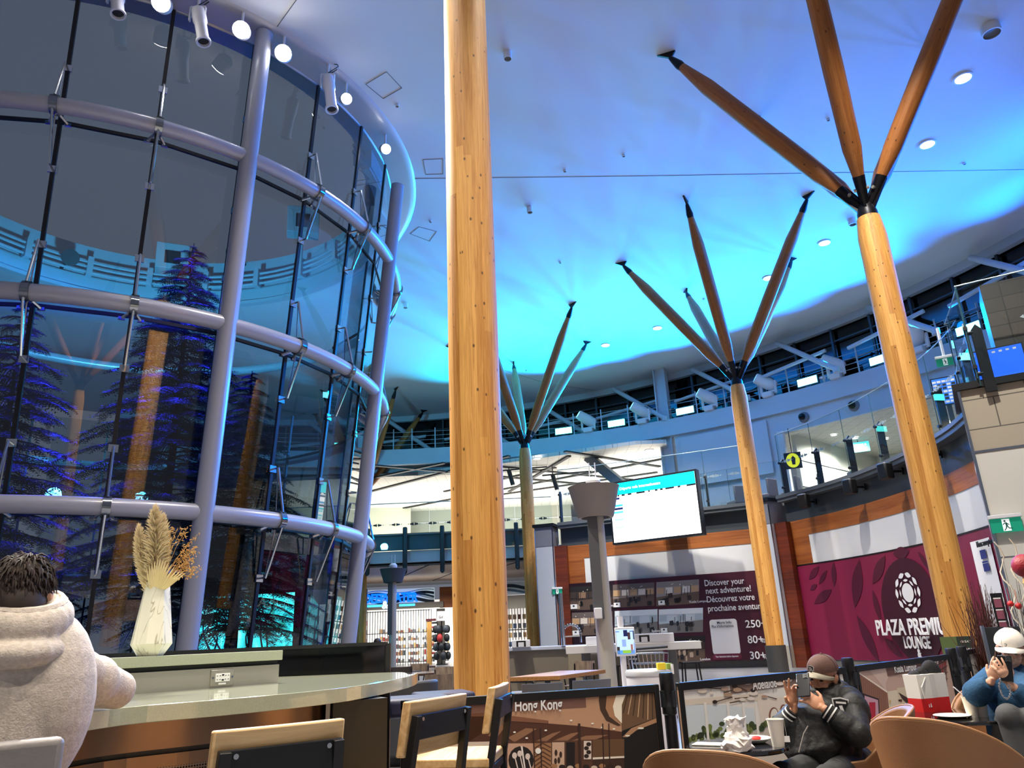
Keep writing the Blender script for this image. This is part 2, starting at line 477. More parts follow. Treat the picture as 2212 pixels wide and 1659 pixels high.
NUM = ['first', 'second', 'third', 'fourth', 'fifth', 'sixth', 'seventh', 'eighth', 'ninth', 'tenth', 'eleventh', 'twelfth', 'thirteenth', 'fourteenth', 'fifteenth', 'sixteenth']
random.seed(4)
# ------------------------------------------------------------------ shared materials
M_CEIL = mat('ceiling_white', '#d6d8dc', 0.85)
M_WHITE = mat('white_paint', '#e2e2e4', 0.6)
M_STEELW = mat('white_steel', '#b9c3cc', 0.45)
M_BLACK = mat('black_metal', '#060607', 0.45)
M_BLACKG = mat('black_gloss', '#030304', 0.08); M_BLACKG.node_tree.nodes['Principled BSDF'].inputs['Specular IOR Level'].default_value = 0.22
M_DARK = mat('charcoal', '#23272b', 0.5)
M_SLATE = mat('slate_fascia', '#3c4145', 0.45)
M_SILVER = mat('silver_tube', '#b4b5bd', 0.3, 0.15)
M_CHROME = mat('chrome', '#c8ccd0', 0.12, 1.0)
M_STEEL = mat('brushed_steel', '#b8b2a6', 0.30, 0.65, bump=0.05, bscale=200)
M_JOINT = mat('dark_cast_steel', '#1b1a1c', 0.4, 0.6)
M_GREY = mat('mid_grey', '#6d6f70', 0.5)
M_BEIGE = mat('beige_laminate', '#a2947a', 0.5)
M_LAMP = mat('lamp_lens', '#ffffff', 0.4, emit=(1, 0.97, 0.92), es=22)
M_DOWN = mat('downlight_lens', '#ffffff', 0.4, emit=(1, 0.96, 0.9), es=9)
M_CYANL = mat('cyan_led', '#30e0e0', 0.4, emit=(0.10, 0.95, 0.85), es=9)
M_CYANB = mat('sky_led', '#40c0ff', 0.4, emit=(0.18, 0.75, 1.0), es=9)
M_BLUEL = mat('blue_led', '#2030ff', 0.4, emit=(0.05, 0.08, 1.0), es=22)
M_FRIT = mat('frosted_print', '#9fb0b2', 0.7)
M_FRITD = mat('dark_frosted_print', '#6a7677', 0.7)
G_RAIL = glass('rail_glass', (0.90, 0.95, 0.96), 0.9)
G_DRUM = glass('drum_glass', (0.66, 0.73, 0.78), 1.6)
G_DRUMIN = glass('drum_inner_glass', (0.78, 0.84, 0.86), 0.8)
W_TRUNK = wood('glulam_trunk', '#b67426', '#f0b45e', staves=18, knots=11.0, rough=0.6, scale=(24, 24, 0.8))
W_ARM = wood('glulam_arm', '#84491d', '#b9742f', staves=10, knots=9.0, rough=0.5, scale=(24, 24, 0.8))
W_PANEL = wood('wood_wall_panel', '#7a3d14', '#a9622a', scale=(0.35, 0.35, 7), rough=0.5, plank=(2, 0.28))
W_PANELR = wood('red_wood_panel', '#471a08', '#7a3216', scale=(0.35, 0.35, 9), rough=0.45, plank=(2, 0.62))
G_TILE = grid_mat('stone_tile', '#b0a48f', '#5d574c', 1.15, 0.62, 0.012, 0.7, axes=(0, 2), var=0.04, offset=0.5)
G_FLOOR = grid_mat('floor_tile', '#727274', '#5c5c60', 0.6, 0.6, 0.004, 0.28, var=0.05)
G_ACT = grid_mat('acoustic_tile', '#d8d4c8', '#8d8a82', 0.6, 0.6, 0.008, 0.9)

# ------------------------------------------------------------------ floor and ceiling
b = MB(); b.box((0, 24, -0.1), (70, 90, 0.2)); struct(b.build('floor', G_FLOOR, smooth=False))
CE_C, CE_R = V((-9.3, 15.8, 0)), 30.4
ring = arc((CE_C.x, CE_C.y), CE_R, -90, 270, 96)[:-1]
DC = V((-11.157, 19.5, 0))                                  # the round glass court pierces the ceiling and is open to the night sky
hole = arc((DC.x, DC.y), 8.34, -90, 270, 96)[:-1]
from mathutils.geometry import tessellate_polygon
tri = tessellate_polygon([ring, hole[::-1]])
pts = ring + hole[::-1]
b = MB(); n = len(pts)
b.add([(p.x, p.y, HC) for p in pts] + [(p.x, p.y, HC + 0.35) for p in pts],
      [tuple(t) if (pts[t[1]] - pts[t[0]]).cross(pts[t[2]] - pts[t[0]]).z < 0 else tuple(t)[::-1] for t in tri] + [tuple(i + n for i in t) for t in tri]
      + [(i, (i + 1) % 96, n + (i + 1) % 96, n + i) for i in range(96)] + [(96 + i, 96 + (i + 1) % 96, n + 96 + (i + 1) % 96, n + 96 + i) for i in range(96)])
ceiling = struct(b.build('ceiling', M_CEIL, smooth=False))
b = MB()                                                   # two long joints across the ceiling board
def ceil_line(pts, w, bb):
    for a, c in zip(pts, pts[1:]):
        A, B = AZ(*a, HC), AZ(*c, HC); bb.bar(A - V((0, 0, 0.002)), B - V((0, 0, 0.002)), w, 0.01)
ceil_line([(884, 386), (1400, 380), (2212, 366)], 0.018, b); ceil_line([(588, 72), (640, 0), (690, -70)], 0.018, b); ceil_line([(1090, 800), (1180, 828), (1330, 850)], 0.02, b)
j = b.build('ceiling_joint', mat('joint_grey', '#5b6068', 0.8), smooth=False); j.parent = ceiling
b = MB()
for q in (((790, 182), (835, 155), (868, 190), (828, 213)), ((914, 345), (957, 343), (957, 376), (920, 377)), ((886, 505), (905, 490), (943, 500), (928, 521))):
    P = [AZ(*p, HC) for p in q]
    for a, c in zip(P, P[1:] + P[:1]): b.bar(a - V((0, 0, 0.002)), c - V((0, 0, 0.002)), 0.014, 0.01)
j = b.build('access_panel', mat('joint_grey'), smooth=False); j.parent = ceiling
# downlights in the ceiling
NAMED = ['near the upper right corner', 'right of the right timber column, upper of two', 'above the right timber column of the balcony bay', 'over the right arm of the middle timber column', 'between the two rear timber columns', 'beside the rear timber column, in the brightest cyan']
def downlight(p, label, r=0.11, lit=True, group='ceiling downlights'):
    t = wthing('downlight', label, 'ceiling light', (p.x, p.y, p.z), group)
    b = MB(); b.lathe([(r * 1.25, 0), (r * 1.25, -0.03), (r, -0.035), (r, -0.005)], p, 20, caps=False); b.build('trim_ring', M_WHITE, t)
    b = MB(); b.lathe([(0.001, -0.012), (r, -0.012)], p, 20, caps=False); b.build('lens', M_DOWN if lit else M_DARK, t)
    return t
for i, p in enumerate(DOWN[:6]):
    downlight(p, 'lit round downlight in the cyan ceiling, ' + NAMED[i], 0.20)
for i, ((x, y), w) in enumerate(zip(((2138, 58), (1840, 474), (1096, 112), (1144, 447), (876, 655), (1220, 368), (858, 227), (2083, 352), (1789, 257), (1347, 335), (930, 477), (1484, 640), (1210, 566), (1137, 800), (1520, 645)),
        ('at the upper right corner', 'just below the joint of the right timber column', 'near the top of the big timber column', 'right of the big timber column', 'left of the big timber column, below the drum rim', 'right of the big column by the ceiling joint',
         'close to the top of the drum rim', 'at the right end of the ceiling joint', 'left of the second arm of the right timber column', 'above the ceiling joint', 'right of the drum rim', 'left of the pale middle timber arm', 'right of the big timber column, in cyan light', 'over the rear timber column', 'right of the pale arm of the middle timber column'))):
    p = AZ(x, y, HC)
    t = wthing('ceiling_sensor' if i > 2 else 'ceiling_can', ('small round fitting in the ceiling ' if i > 4 else 'unlit white can below the ceiling ') + w, 'ceiling fitting', (p.x, p.y, HC))
    r = (0.22, 0.14, 0.10, 0.10, 0.10)[i] if i < 5 else 0.05
    h = 0.22 if i < 5 else 0.05
    b = MB(); b.lathe([(r, 0), (r, -h), (r * 0.86, -h)], p, 20, caps=False); b.build('can', M_WHITE, t)
    b = MB(); b.lathe([(0.001, -h * 0.8), (r * 0.9, -h * 0.8)], p, 20, caps=False); b.build('lens', M_GREY, t)

# ------------------------------------------------------------------ balcony wall (curved, concave towards the hall)
WPTS = [(1.75, 31.25), (3.25, 30.6), (5.1, 29.75), (6.9, 28.95), (8.7, 28.1), (9.55, 26.75), (10.3, 25.0), (10.75, 23.2), (10.98, 21.2), (10.98, 19.4), (10.75, 17.4), (10.3, 15.6)]
W1 = smooth_path(WPTS[:5], 6)                              # left bay
W2 = smooth_path(WPTS[5:], 6)                              # right bay
def offset(path, d):                                       # positive = behind the wall
    out = []
    for i, p in enumerate(path):
        t = (path[min(len(path) - 1, i + 1)] - path[max(0, i - 1)]).normalized()
        out.append(p + V((-t.y, t.x, 0)) * d)
    return out
def sub_path(path, s0, s1, n=24):
    return [along(path, s0 + (s1 - s0) * i / n)[0] for i in range(n + 1)]
WALLS = []
for nm, W in (('wall_rear', W1), ('wall_right', W2)):
    L = plen(W)
    root = struct(thing(nm, 'x', 'wall')); del root['label']; del root['category']
    b = MB(); b.wall(W, 0, 5.5, 0.3); b.build('wall_core', M_WHITE, root, smooth=False)
    b = MB(); b.wall(W, 0.0, 0.22, 0.03, side=-1); b.build('plinth', mat('plinth_grey', '#77736c', 0.6), root, smooth=False)
    w0 = 0.95 if nm == 'wall_rear' else 0.9
    b = MB(); b.wall(W, 4.27, 4.8, 0.035, side=-1); b.build('wood_band', W_PANEL, root, smooth=False)
    b = MB(); b.wall(sub_path(W, 0, w0, 3), 3.29, 4.27, 0.035, side=-1); b.build('wood_return', W_PANEL, root, smooth=False)
    b = MB(); b.wall(sub_path(W, w0, L), 3.29, 4.27, 0.02, side=-1); b.build('white_panel', mat('panel_white', '#d9d8d6', 0.5), root, smooth=False)
    b = MB(); b.wall(W, 4.8, 5.5, 0.02, side=-1); b.build('slate_band', M_SLATE, root, smooth=False)
    b = MB(); b.wall(offset(W, 0.3), 5.5, 5.75, 0.62, side=-1); b.wall(offset(W, -0.33), 5.62, 5.72, 0.04, side=-1)
    b.build('balcony_ledge', mat('ledge_grey', '#575c60', 0.35), root, smooth=False)
    WALLS.append(root)
# balcony floor behind the ledge, with its soffit
b = MB()
far = [V((12.2, 36.8, 0)), V((18, 30, 0)), V((21, 20, 0)), V((20, 12, 0))]
path = offset(W1, 0.2) + offset(W2, 0.2)
b.prism([(p.x, p.y) for p in path][::1] + [(20, 14), (24, 24), (20, 34), (13, 40), (3.0, 40)], 5.45, 5.7)
struct(b.build('slab_balcony', mat('balcony_floor', '#70747a', 0.5), smooth=False))
# white and grey piers between the bays
def pier(name, p, w, d, rz, tile=True, face='white'):
    root = struct(thing(name, 'x', 'pillar', (p[0], p[1], 0), rz)); del root['label']; del root['category']
    b = MB(); b.box((0, 0, 2.4), (w, d, 4.8)); b.build('pier_shaft', mat('pier_white', '#bdbfc4', 0.35, coat=0.3), root, bev=0.015)
    b = MB(); b.box((0, 0, 5.2), (w + 0.02, d + 0.02, 0.8)); b.build('pier_head', mat('pier_grey', '#77777f', 0.5), root, bev=0.01)
    b = MB(); b.box((0, 0, 5.66), (w + 0.16, d + 0.16, 0.12)); b.build('pier_cap', M_BLACK, root)
    b = MB(); b.box((w / 2 + 0.25, 0.05, 2.4), (0.5, d * 0.7, 4.8)); b.build('wood_cheek', W_PANELR, root, smooth=False)
    b = MB()
    for i in (-1, 1): b.box((i * w * 0.5, -d / 2 - 0.01, 2.75), (0.03, 0.03, 5.5))
    b.build('metal_edge', M_CHROME, root, smooth=False)
    b = MB(); b.box((0, 0, 0.35), (w + 0.03, d + 0.03, 0.7)); b.build('pier_foot', mat('pier_base', '#a39c8e', 0.5), root)
    return root
pier('pillar_rear', (1.15, 31.35), 0.75, 0.7, math.radians(-20))
pier('pillar_middle', (9.05, 27.35), 0.85, 0.7, math.radians(-58))
# big right-hand pier: white panel below, stone tiles on top, black cap
pc = AR(2085, 905, 17.4); pr_ = AR(2300, 890, 16.6)
P0 = V((9.27, 14.87, 0)); D = V((0.86, -0.51, 0)).normalized(); Nn = V((-D.y, D.x, 0))
root = struct(thing('pillar_right', 'x', 'pillar', P0, math.atan2(D.y, D.x))); del root['label']; del root['category']
b = MB(); b.box((1.6, 1.0, 2.25), (3.2, 2.0, 4.5)); b.build('white_panel', mat('warm_panel', '#d8d4c9', 0.55), root, smooth=False)
b = MB(); b.box((1.6, 1.0, 5.15), (3.18, 1.98, 1.3)); b.build('stone_tiles', G_TILE, root, smooth=False)
b = MB(); b.box((1.6, 1.0, 5.87), (3.4, 2.2, 0.14)); b.build('pier_cap', M_BLACK, root)
b = MB()
for z0, z1 in ((0, 4.5), (4.5, 5.8)): b.box((0.0, -0.01, (z0 + z1) / 2), (0.05, 0.05, z1 - z0))
b.box((1.6, -0.005, 4.5), (3.2, 0.03, 0.04)); b.box((1.05, -0.005, 2.05), (0.01, 0.012, 4.1))
b.box((1.6, -0.004, 2.42), (3.2, 0.012, 0.012))
b.build('metal_edge', M_CHROME, root, smooth=False)
b = MB()
for z in (1.4, 2.8, 4.2): b.box((-0.012, 0.5, z - 0.7), (0.02, 0.96, 1.37))
b.build('side_panel', mat('side_silver', '#9fa3ac', 0.25, 0.5), root, bev=0.006)

# ------------------------------------------------------------------ upper storey behind the balcony, under the catwalk
CW = arc((CAT_C.x, CAT_C.y), CAT_R, -12, 118, 80)           # catwalk line
def cw(a): return V((CAT_C.x + CAT_R * math.cos(math.radians(a)), CAT_C.y + CAT_R * math.sin(math.radians(a)), 0))
def cw_ang(px, py):
    p = on_catwalk(px, py); return math.degrees(math.atan2(p.y - CAT_C.y, p.x - CAT_C.x))
a_col = cw_ang(1432, 900); a_o1 = cw_ang(1690, 960); a_o2 = cw_ang(1952, 900)
M_UPW = mat('upper_wall', '#c3ccd4', 0.6)
def zt_on(px, py):                                          # height where the sight line meets the catwalk curve
    p = on_catwalk(px, py); d = RAY(px, py); return EYE + d.z * math.hypot(p.x, p.y) / math.hypot(d.x, d.y)
z_op = zt_on(1690, 935)
root = struct(thing('wall_upper', 'x', 'wall')); del root['label']; del root['category']
b = MB(); b.wall(arc((CAT_C.x, CAT_C.y), CAT_R + 0.25, a_o1, a_col - 1.0, 20), 5.7, 11.1, 0.2); b.build('wall_left_part', M_UPW, root, smooth=False)
b = MB(); b.wall(arc((CAT_C.x, CAT_C.y), CAT_R + 0.25, a_o2 - 6, a_o1, 20), z_op, 11.1, 0.2); b.build('wall_over_opening', M_UPW, root, smooth=False)
b = MB(); b.wall(arc((CAT_C.x, CAT_C.y), CAT_R + 0.25, -14, a_o2 - 6, 20), 5.7, 11.1, 0.2); b.build('wall_right_part', M_UPW, root, smooth=False)
b = MB(); b.wall(arc((CAT_C.x, CAT_C.y), CAT_R - 0.12, a_o1 + 1.2, a_col - 1.7, 16), 8.3, 10.9, 0.1, side=-1); b.build('overlay_panel', M_UPW, root, smooth=False)
b = MB(); b.wall(arc((CAT_C.x, CAT_C.y), CAT_R + 0.2, a_o1 - 0.25, a_o1 + 0.35, 2), 5.7, z_op + 0.1, 0.25); b.build('opening_jamb', M_WHITE, root, smooth=False)
# the lit room seen through the opening
root = struct(thing('wall_lounge', 'x', 'wall')); del root['label']; del root['category']
mid = math.radians((a_o1 + a_o2) / 2); U = V((math.cos(mid), math.sin(mid), 0)); T = V((-U.y, U.x, 0)); Q = CAT_C + U * (CAT_R + 0.5)
def rp(u, t, z=0): return Q + U * u + T * t + V((0, 0, z))
b = MB(); P = [rp(-0.2, -9), rp(13, -9), rp(13, 6), rp(-0.2, 6)]; b.prism([(p.x, p.y) for p in P], z_op + 0.02, z_op + 0.15); b.build('lounge_ceiling', G_ACT, root, smooth=False)
b = MB()
for A, B in ((rp(9.5, -9), rp(9.5, 2.9)), (rp(9.5, 2.9), rp(0.3, 2.75))): b.bar(A + V((0, 0, 7.6)), B + V((0, 0, 7.6)), 0.2, 2 * z_op - 15.1)
b.build('lounge_partition', mat('lounge_cream', '#e3dfcf', 0.6), root, smooth=False)
b = MB()
for z in (7.6, 8.9):
    for A, B in ((rp(9.38, -9), rp(9.38, 2.8)), (rp(9.38, 2.78), rp(0.3, 2.63))): b.bar(A + V((0, 0, z)), B + V((0, 0, z)), 0.03, 0.03)
b.build('panel_joint', M_DARK, root, smooth=False)
for i, (u, t) in enumerate(((2, 1.5), (3.6, 1.2), (5.2, 0.4), (6.6, -0.6), (2.6, -1.5), (4.6, -2.8))):
    spot(rp(u, t, z_op - 0.1), rp(u, t, 0), 750, WHITE, 160, 0.5, 0.2)
    downlight(rp(u, t, z_op), 'round downlight in the tiled lounge ceiling, ' + NUM[i] + ' from the yellow sign', 0.14, group='lounge downlights')

# ------------------------------------------------------------------ catwalk beam, deck and column
root = struct(thing('beam_catwalk', 'x', 'beam')); del root['label']; del root['category']
b = MB(); b.wall(CW, 11.1, 12.0, 0.12); b.wall(CW, 11.92, 12.0, 1.8, side=-1); b.wall(offset(CW, -0.14), 11.9, 12.02, 0.16); b.wall(offset(CW, -0.10), 11.08, 11.2, 0.14)
b.build('edge_beam', M_STEELW, root, smooth=False)
b = MB(); b.wall(arc((CAT_C.x, CAT_C.y), CAT_R + 1.7, -12, 118, 80), 11.0, 11.9, 0.1); b.build('rear_beam', M_STEELW, root, smooth=False)
pcol = cw(a_col)
root = struct(thing('column_steel', 'x', 'column', (pcol.x, pcol.y, 0), math.radians(a_col + 90))); del root['label']; del root['category']
b = MB()
for s in (-0.3, 0.3): b.box((s, -0.25, 10.35), (0.06, 0.5, 9.3))
b.box((0, -0.25, 10.35), (0.6, 0.06, 9.3)); b.box((0, -0.3, 11.55), (0.9, 0.1, 1.0)); b.build('flanged_shaft', M_STEELW, root, smooth=False)
b = MB(); b.box((0.42, -0.42, 12.9), (0.10, 0.10, 3.6)); b.box((0.42, -0.42, 8.0), (0.10, 0.10, 4.4)); b.build('rain_pipe', M_DARK, root)
# clerestory glazing behind the catwalk
CLR = CE_R - 0.25
def ce(a, r=None): return V((CE_C.x + (r or CLR) * math.cos(math.radians(a)), CE_C.y + (r or CLR) * math.sin(math.radians(a)), 0))
root = struct(thing('window_1', 'x', 'window')); del root['label']; del root['category']
b = MB(); b.wall(arc((CE_C.x, CE_C.y), CLR + 0.3, -20, 118, 90), 11.0, HC + 0.3, 0.1); b.build('night_pane', mat('night_glass', '#020304', 0.06), root, smooth=False)
b = MB()
for i in range(36):
    p = ce(-18 + i * 3.8); b.box((p.x, p.y, 13.0), (0.11, 0.11, 4.2), math.radians(-18 + i * 3.8))
for z in (12.9, 14.0): b.wall(arc((CE_C.x, CE_C.y), CLR + 0.05, -20, 118, 90), z, z + 0.06, 0.06)
b.build('window_frame', mat('frame_dark', '#2c3236', 0.5), root, smooth=False)
b = MB(); b.wall(arc((CE_C.x, CE_C.y), CE_R - 0.15, -20, 118, 90), HC - 0.35, HC + 0.02, 0.3); b.build('eaves_trim', M_STEELW, root, smooth=False)
k = 0
for i in range(12):                                          # diagonal tube braces in pairs
    a = -14 + i * 9.5
    t = thing('tube_brace', 'white diagonal steel tube brace inside the dark clerestory, ' + NUM[i] + ' counted from the right', 'brace', ce(a, CLR - 1.2), 0, 'clerestory braces'); t['_w'] = 1
    A, B, D2 = ce(a, CLR - 1.6), ce(a + 6.5, CLR - 0.7), ce(a + 6.5, CLR - 1.2)
    b = MB(); b.tube([A + V((0, 0, 12.1)), B + V((0, 0, 14.7))], 0.13, 10); b.build('diagonal', M_STEELW, t)
    A2, B2 = ce(a + 8.5, CLR - 1.2), ce(a + 5.0, CLR - 0.9)
    b = MB(); b.tube([A2 + V((0, 0, 13.0)), ce(a + 1.5, CLR - 0.9) + V((0, 0, 13.4))], 0.09, 8); b.tube([A + V((0, 0, 11.95)), A + V((0, 0, 12.2))], 0.16, 8); b.build('strut', M_STEELW, t)

# catwalk railing
t = wthing('catwalk_railing', 'wire railing with white posts along the curved catwalk above the hall', 'railing')
b = MB()
for z in (0.3, 0.55, 0.8, 1.05): b.tube([p + V((0, 0, 12 + z)) for p in arc((CAT_C.x, CAT_C.y), CAT_R + 0.05, -10, 116, 80)], 0.012, 5)
b.build('wire', M_STEELW, t)
for px, py in ((1186, 940), (1240, 930), (1300, 922), (1358, 912), (1505, 878), (1565, 860), (1638, 840), (1700, 818), (1775, 795), (1850, 770), (2020, 705), (2110, 665), (2200, 620), (850, 960), (890, 958), (940, 955), (1000, 955), (1120, 948), (800, 962)):
    p = on_catwalk(px, py)
    b = MB(); b.box((p.x, p.y, 12.62), (0.055, 0.055, 1.25)); b.build('post', M_STEELW, t, smooth=False)
# moving-head projectors
WHERE = ['left of two between rear timber column and steel column', 'right of two between rear timber column and steel column', 'first right of the steel column', 'just right of the middle timber column', 'midway between the middle and right timber columns', 'partly behind the right timber column']
for i, (px, py) in enumerate(HEADS):
    p = on_catwalk(px, py); c = (CAT_C - p); c.z = 0; c.normalize()
    t = wthing('moving_head_light', 'white moving-head light, ' + WHERE[i], 'stage light', p, 'moving heads on the catwalk')
    sx = c.cross(V((0, 0, 1))); q = rot_to((c * 0.55 - sx * (0.75 if i != 5 else -0.3) + V((0, 0, 0.55))).normalized() if sx.x > 0 else (c * 0.55 + sx * (0.75 if i != 5 else -0.3) + V((0, 0, 0.55))).normalized())
    b = MB(); b.box(p + V((0, 0, 0.13)), (0.55, 0.5, 0.26), math.atan2(c.y, c.x)); b.build('base', M_WHITE, t, bev=0.03)
    b = MB()
    for s in (-1, 1): b.bar(p + sx * 0.36 * s + V((0, 0, 0.15)), p + sx * 0.36 * s + V((0, 0, 0.80)), 0.10, 0.22)
    b.bar(p - sx * 0.38 + V((0, 0, 0.28)), p + sx * 0.38 + V((0, 0, 0.28)), 0.16, 0.10); b.build('yoke', M_WHITE, t, bev=0.02)
    b = MB(); b.lathe([(0.20, -0.46), (0.28, -0.38), (0.31, -0.08), (0.29, 0.25), (0.26, 0.60), (0.22, 0.63)], p + V((0, 0, 0.75)), 18, q); b.build('head', M_WHITE, t)
    b = MB(); b.lathe([(0.21, 0.635), (0.001, 0.64)], p + V((0, 0, 0.75)), 18, q, caps=False); b.build('lens', mat('head_lens', '#4a8aa8', 0.1, emit=(0.25, 0.7, 1.0), es=1.6), t)
    b = MB()
    for s in (-1, 0, 1): b.box(p + V((0, 0, 0.75)) + q @ V((0.29, 0.09 * s, -0.1)), (0.06, 0.045, 0.22), q=q)
    b.build('vent', M_DARK, t, smooth=False)
FW = ['left of two between rear timber column and steel column', 'right of two between rear timber column and steel column', 'first right of the steel column', 'right of the middle timber column', 'against the left edge of the right timber column', 'far left, behind the glass drum', 'behind the big timber column', 'far right, behind the glass screen']
for i, (px, py) in enumerate(FLOODS):
    p = on_catwalk(px, py); c = (CAT_C - p); c.z = 0; c.normalize(); rz = math.atan2(c.y, c.x)
    t = wthing('led_flood', 'glowing cyan flood on the catwalk, ' + FW[i], 'stage light', p, 'cyan floods on the catwalk')
    b = MB(); b.box(p + V((0, 0, 0.06)), (0.16, 0.3, 0.12), rz); b.box(p + V((0, 0, 0.30)), (0.14, 1.05, 0.44), rz); b.build('housing', M_DARK, t, smooth=False)
    b = MB(); b.box(p + V((0, 0, 0.30)) + c * 0.08, (0.03, 0.95, 0.34), rz); b.build('lens', M_CYANL if i in (0, 1, 5, 6) else M_CYANB, t, smooth=False)

# ------------------------------------------------------------------ timber tree columns
PENT = [(-3.44, 1.26), (-1.81, -3.12), (2.36, -3.07), (-0.33, 4.06), (3.38, 1.49)]
def timber_column(x, y, label, r=0.28, sleeve=True, rot=0.0, zj=9.35):
    t = thing('timber_column', label, 'column', (x, y, 0), 0, 'timber tree columns')
    b = MB(); b.lathe([(r * 0.96, 0.75 if sleeve else 0.0), (r, 1.5), (r * 1.02, 4.5), (r, zj - 0.45), (r * 0.82, zj)], n=28); b.build('trunk', W_TRUNK, t)
    if sleeve:
        b = MB(); b.lathe([(r * 1.12, 0), (r * 1.12, 0.78), (r * 0.98, 0.78)], n=28); b.build('base_sleeve', mat('sleeve_grey', '#4b4a48', 0.45, 0.4), t)
    b = MB(); b.lathe([(r * 0.72, zj), (r * 0.72, zj + 0.12), (r * 0.55, zj + 0.3), (r * 0.3, zj + 0.42)], n=20)
    j0 = V((0, 0, zj + 0.15))
    dirs = []
    for px, py in PENT:
        c, s_ = math.cos(rot), math.sin(rot); tip = V((px * c - py * s_, px * s_ + py * c, HC)); d = (tip - j0).normalized(); dirs.append((d, tip))
        side = d.cross(V((0, 0, 1))).normalized()
        b.tube([j0 + d * 0.1, j0 + d * 0.42, j0 + d * 0.78], [0.07, 0.10, 0.125], 10)
        b.bar(j0 + d * 0.05, j0 + d * 0.75, 0.05, 0.26, up=(0, 0, 1))
    b.build('cast_joint', M_JOINT, t)
    b = MB()
    for d, tip in dirs:
        side = d.cross(V((0, 0, 1))).normalized(); b.tube([j0 + d * 0.5 - side * 0.15, j0 + d * 0.5 + side * 0.15], 0.035, 8)
    b.build('pin', M_STEEL, t)
    for d, tip in dirs:
        L = (tip - j0).length
        b = MB(); b.lathe([(0.115, 0.76), (0.19, 1.35), (0.205, L * 0.45), (0.19, L - 1.6), (0.10, L - 0.62)], n=20)
        o = b.build('arm', W_ARM, t); o.location = j0; o.rotation_mode = 'QUATERNION'; o.rotation_quaternion = rot_to(d)
        b = MB(); b.lathe([(0.105, L - 0.66), (0.115, L - 0.55), (0.07, L - 0.28), (0.05, L - 0.2)], n=14)
        k = b.build('arm_tip', M_JOINT, t); k.location = j0; k.rotation_mode = 'QUATERNION'; k.rotation_quaternion = rot_to(d)
        side = d.cross(V((0, 0, 1))).normalized(); h = V((d.x, d.y, 0)).normalized()
        b = MB(); c = tip - d * 0.24
        vs = [c - side * 0.03, c + side * 0.03, tip - h * 0.26 + side * 0.03, tip - h * 0.26 - side * 0.03, tip + h * 0.20 + side * 0.03, tip + h * 0.20 - side * 0.03]
        b.add(vs, [(0, 1, 2, 3), (1, 0, 5, 4), (3, 2, 4, 5), (0, 3, 5), (1, 4, 2)])
        b.build('hanger_plate', M_JOINT, t, smooth=False)
    return t
timber_column(-0.425, 7.97, 'huge knotty orange timber column standing closest, rising out of the top of the picture', 0.283, sleeve=False, zj=10.3)
timber_column(7.62, 13.80, 'timber tree column on the right beside the stone-topped pier, three arms against the blue ceiling')
timber_column(7.86, 24.80, 'middle timber tree column, grey sleeve at its foot, right of the travel poster')
timber_column(0.45, 32.70, 'rear timber tree column seen just right of the huge one, beside the grey pier')
timber_column(-8.9, 43.0, 'far timber tree column mostly hidden by the edge of the glass drum, one arm showing')
timber_column(-0.4, -11.2, 'timber tree column far behind the camera, seen only reflected in the drum glass')
# ------------------------------------------------------------------ the glass drum
DK = 1.281
def DR(z): return 6.815 + 0.0865 * z
def dp(a, z, off=0.0):
    R = DR(z) + off; t = math.radians(a); return V((DC.x + R * math.cos(t), DC.y + R * math.sin(t), z))
STEP = 13.65
A0 = -45.0
RINGS = (3.876, 7.741, 11.651)
GOFF = -0.42
drum = wthing('glass_enclosure', 'tall round glass enclosure with silver ring tubes filling the left side', 'enclosure', (DC.x, DC.y, 0))
PANE_IN = [(0.55, 3.80), (3.82, 7.66), (7.68, 11.57), (11.59, 14.86)]
for k in range(-13, 13):
    a = A0 + k * STEP; am = a + STEP / 2
    near = -135 < am < 45
    for row, (z0, z1) in enumerate(PANE_IN):
        if not near and row == 3: continue
        if not near and row == 2: z1 = 9.3
        g = 0.10
        P = [dp(a + g, z0, GOFF), dp(a + STEP - g, z0, GOFF), dp(a + STEP - g, z1, GOFF), dp(a + g, z1, GOFF)]
        n = (P[1] - P[0]).cross(P[2] - P[0]).normalized() * -0.02
        b = MB(); b.add(P + [p + n for p in P], [(0, 1, 2, 3), (7, 6, 5, 4), (0, 4, 5, 1), (1, 5, 6, 2), (2, 6, 7, 3), (3, 7, 4, 0)])
        b.build('glass_pane', G_DRUM if near else G_DRUMIN, drum, smooth=False)
M_SEAL = mat('black_seal', '#08080a', 0.5)
for k in range(-13, 13):
    a = A0 + k * STEP
    near = -135 < a < 45
    b = MB()
    b.bar(dp(a, 0.5, GOFF - 0.01), dp(a, 14.86 if near else 9.3, GOFF - 0.01), 0.075 if near else 0.06, 0.07, up=(math.cos(math.radians(a)), math.sin(math.radians(a)), 0))
    b.build('mullion_seal', M_SEAL, drum, smooth=False)
for z in RINGS:
    b = MB()
    for k in range(-13, 13):
        a = A0 + k * STEP
        if z > 9 and not -135 < a < 45: continue
        b.bar(dp(a, z - 0.07, GOFF - 0.01), dp(a + STEP, z - 0.07, GOFF - 0.01), 0.06, 0.07)
    b.build('horizontal_seal', M_SEAL, drum, smooth=False)
    b = MB(); P = [dp(-45 + 360 * i / 120, z) for i in range(121)]
    b.tube(P, 0.165, 14, caps=False); b.build('ring_tube', M_SILVER, drum)
for k in range(-6, 9, 3):
    a = A0 + k * STEP
    if k == 9: continue
    b = MB(); b.tube([dp(a, 0.0, 0.02), dp(a, 7, 0.02), dp(a, 14.1 if k == 3 else 14.9, 0.02)], 0.19, 18); b.build('post', mat('post_blue_grey', '#a2a6b4', 0.3, 0.1), drum)
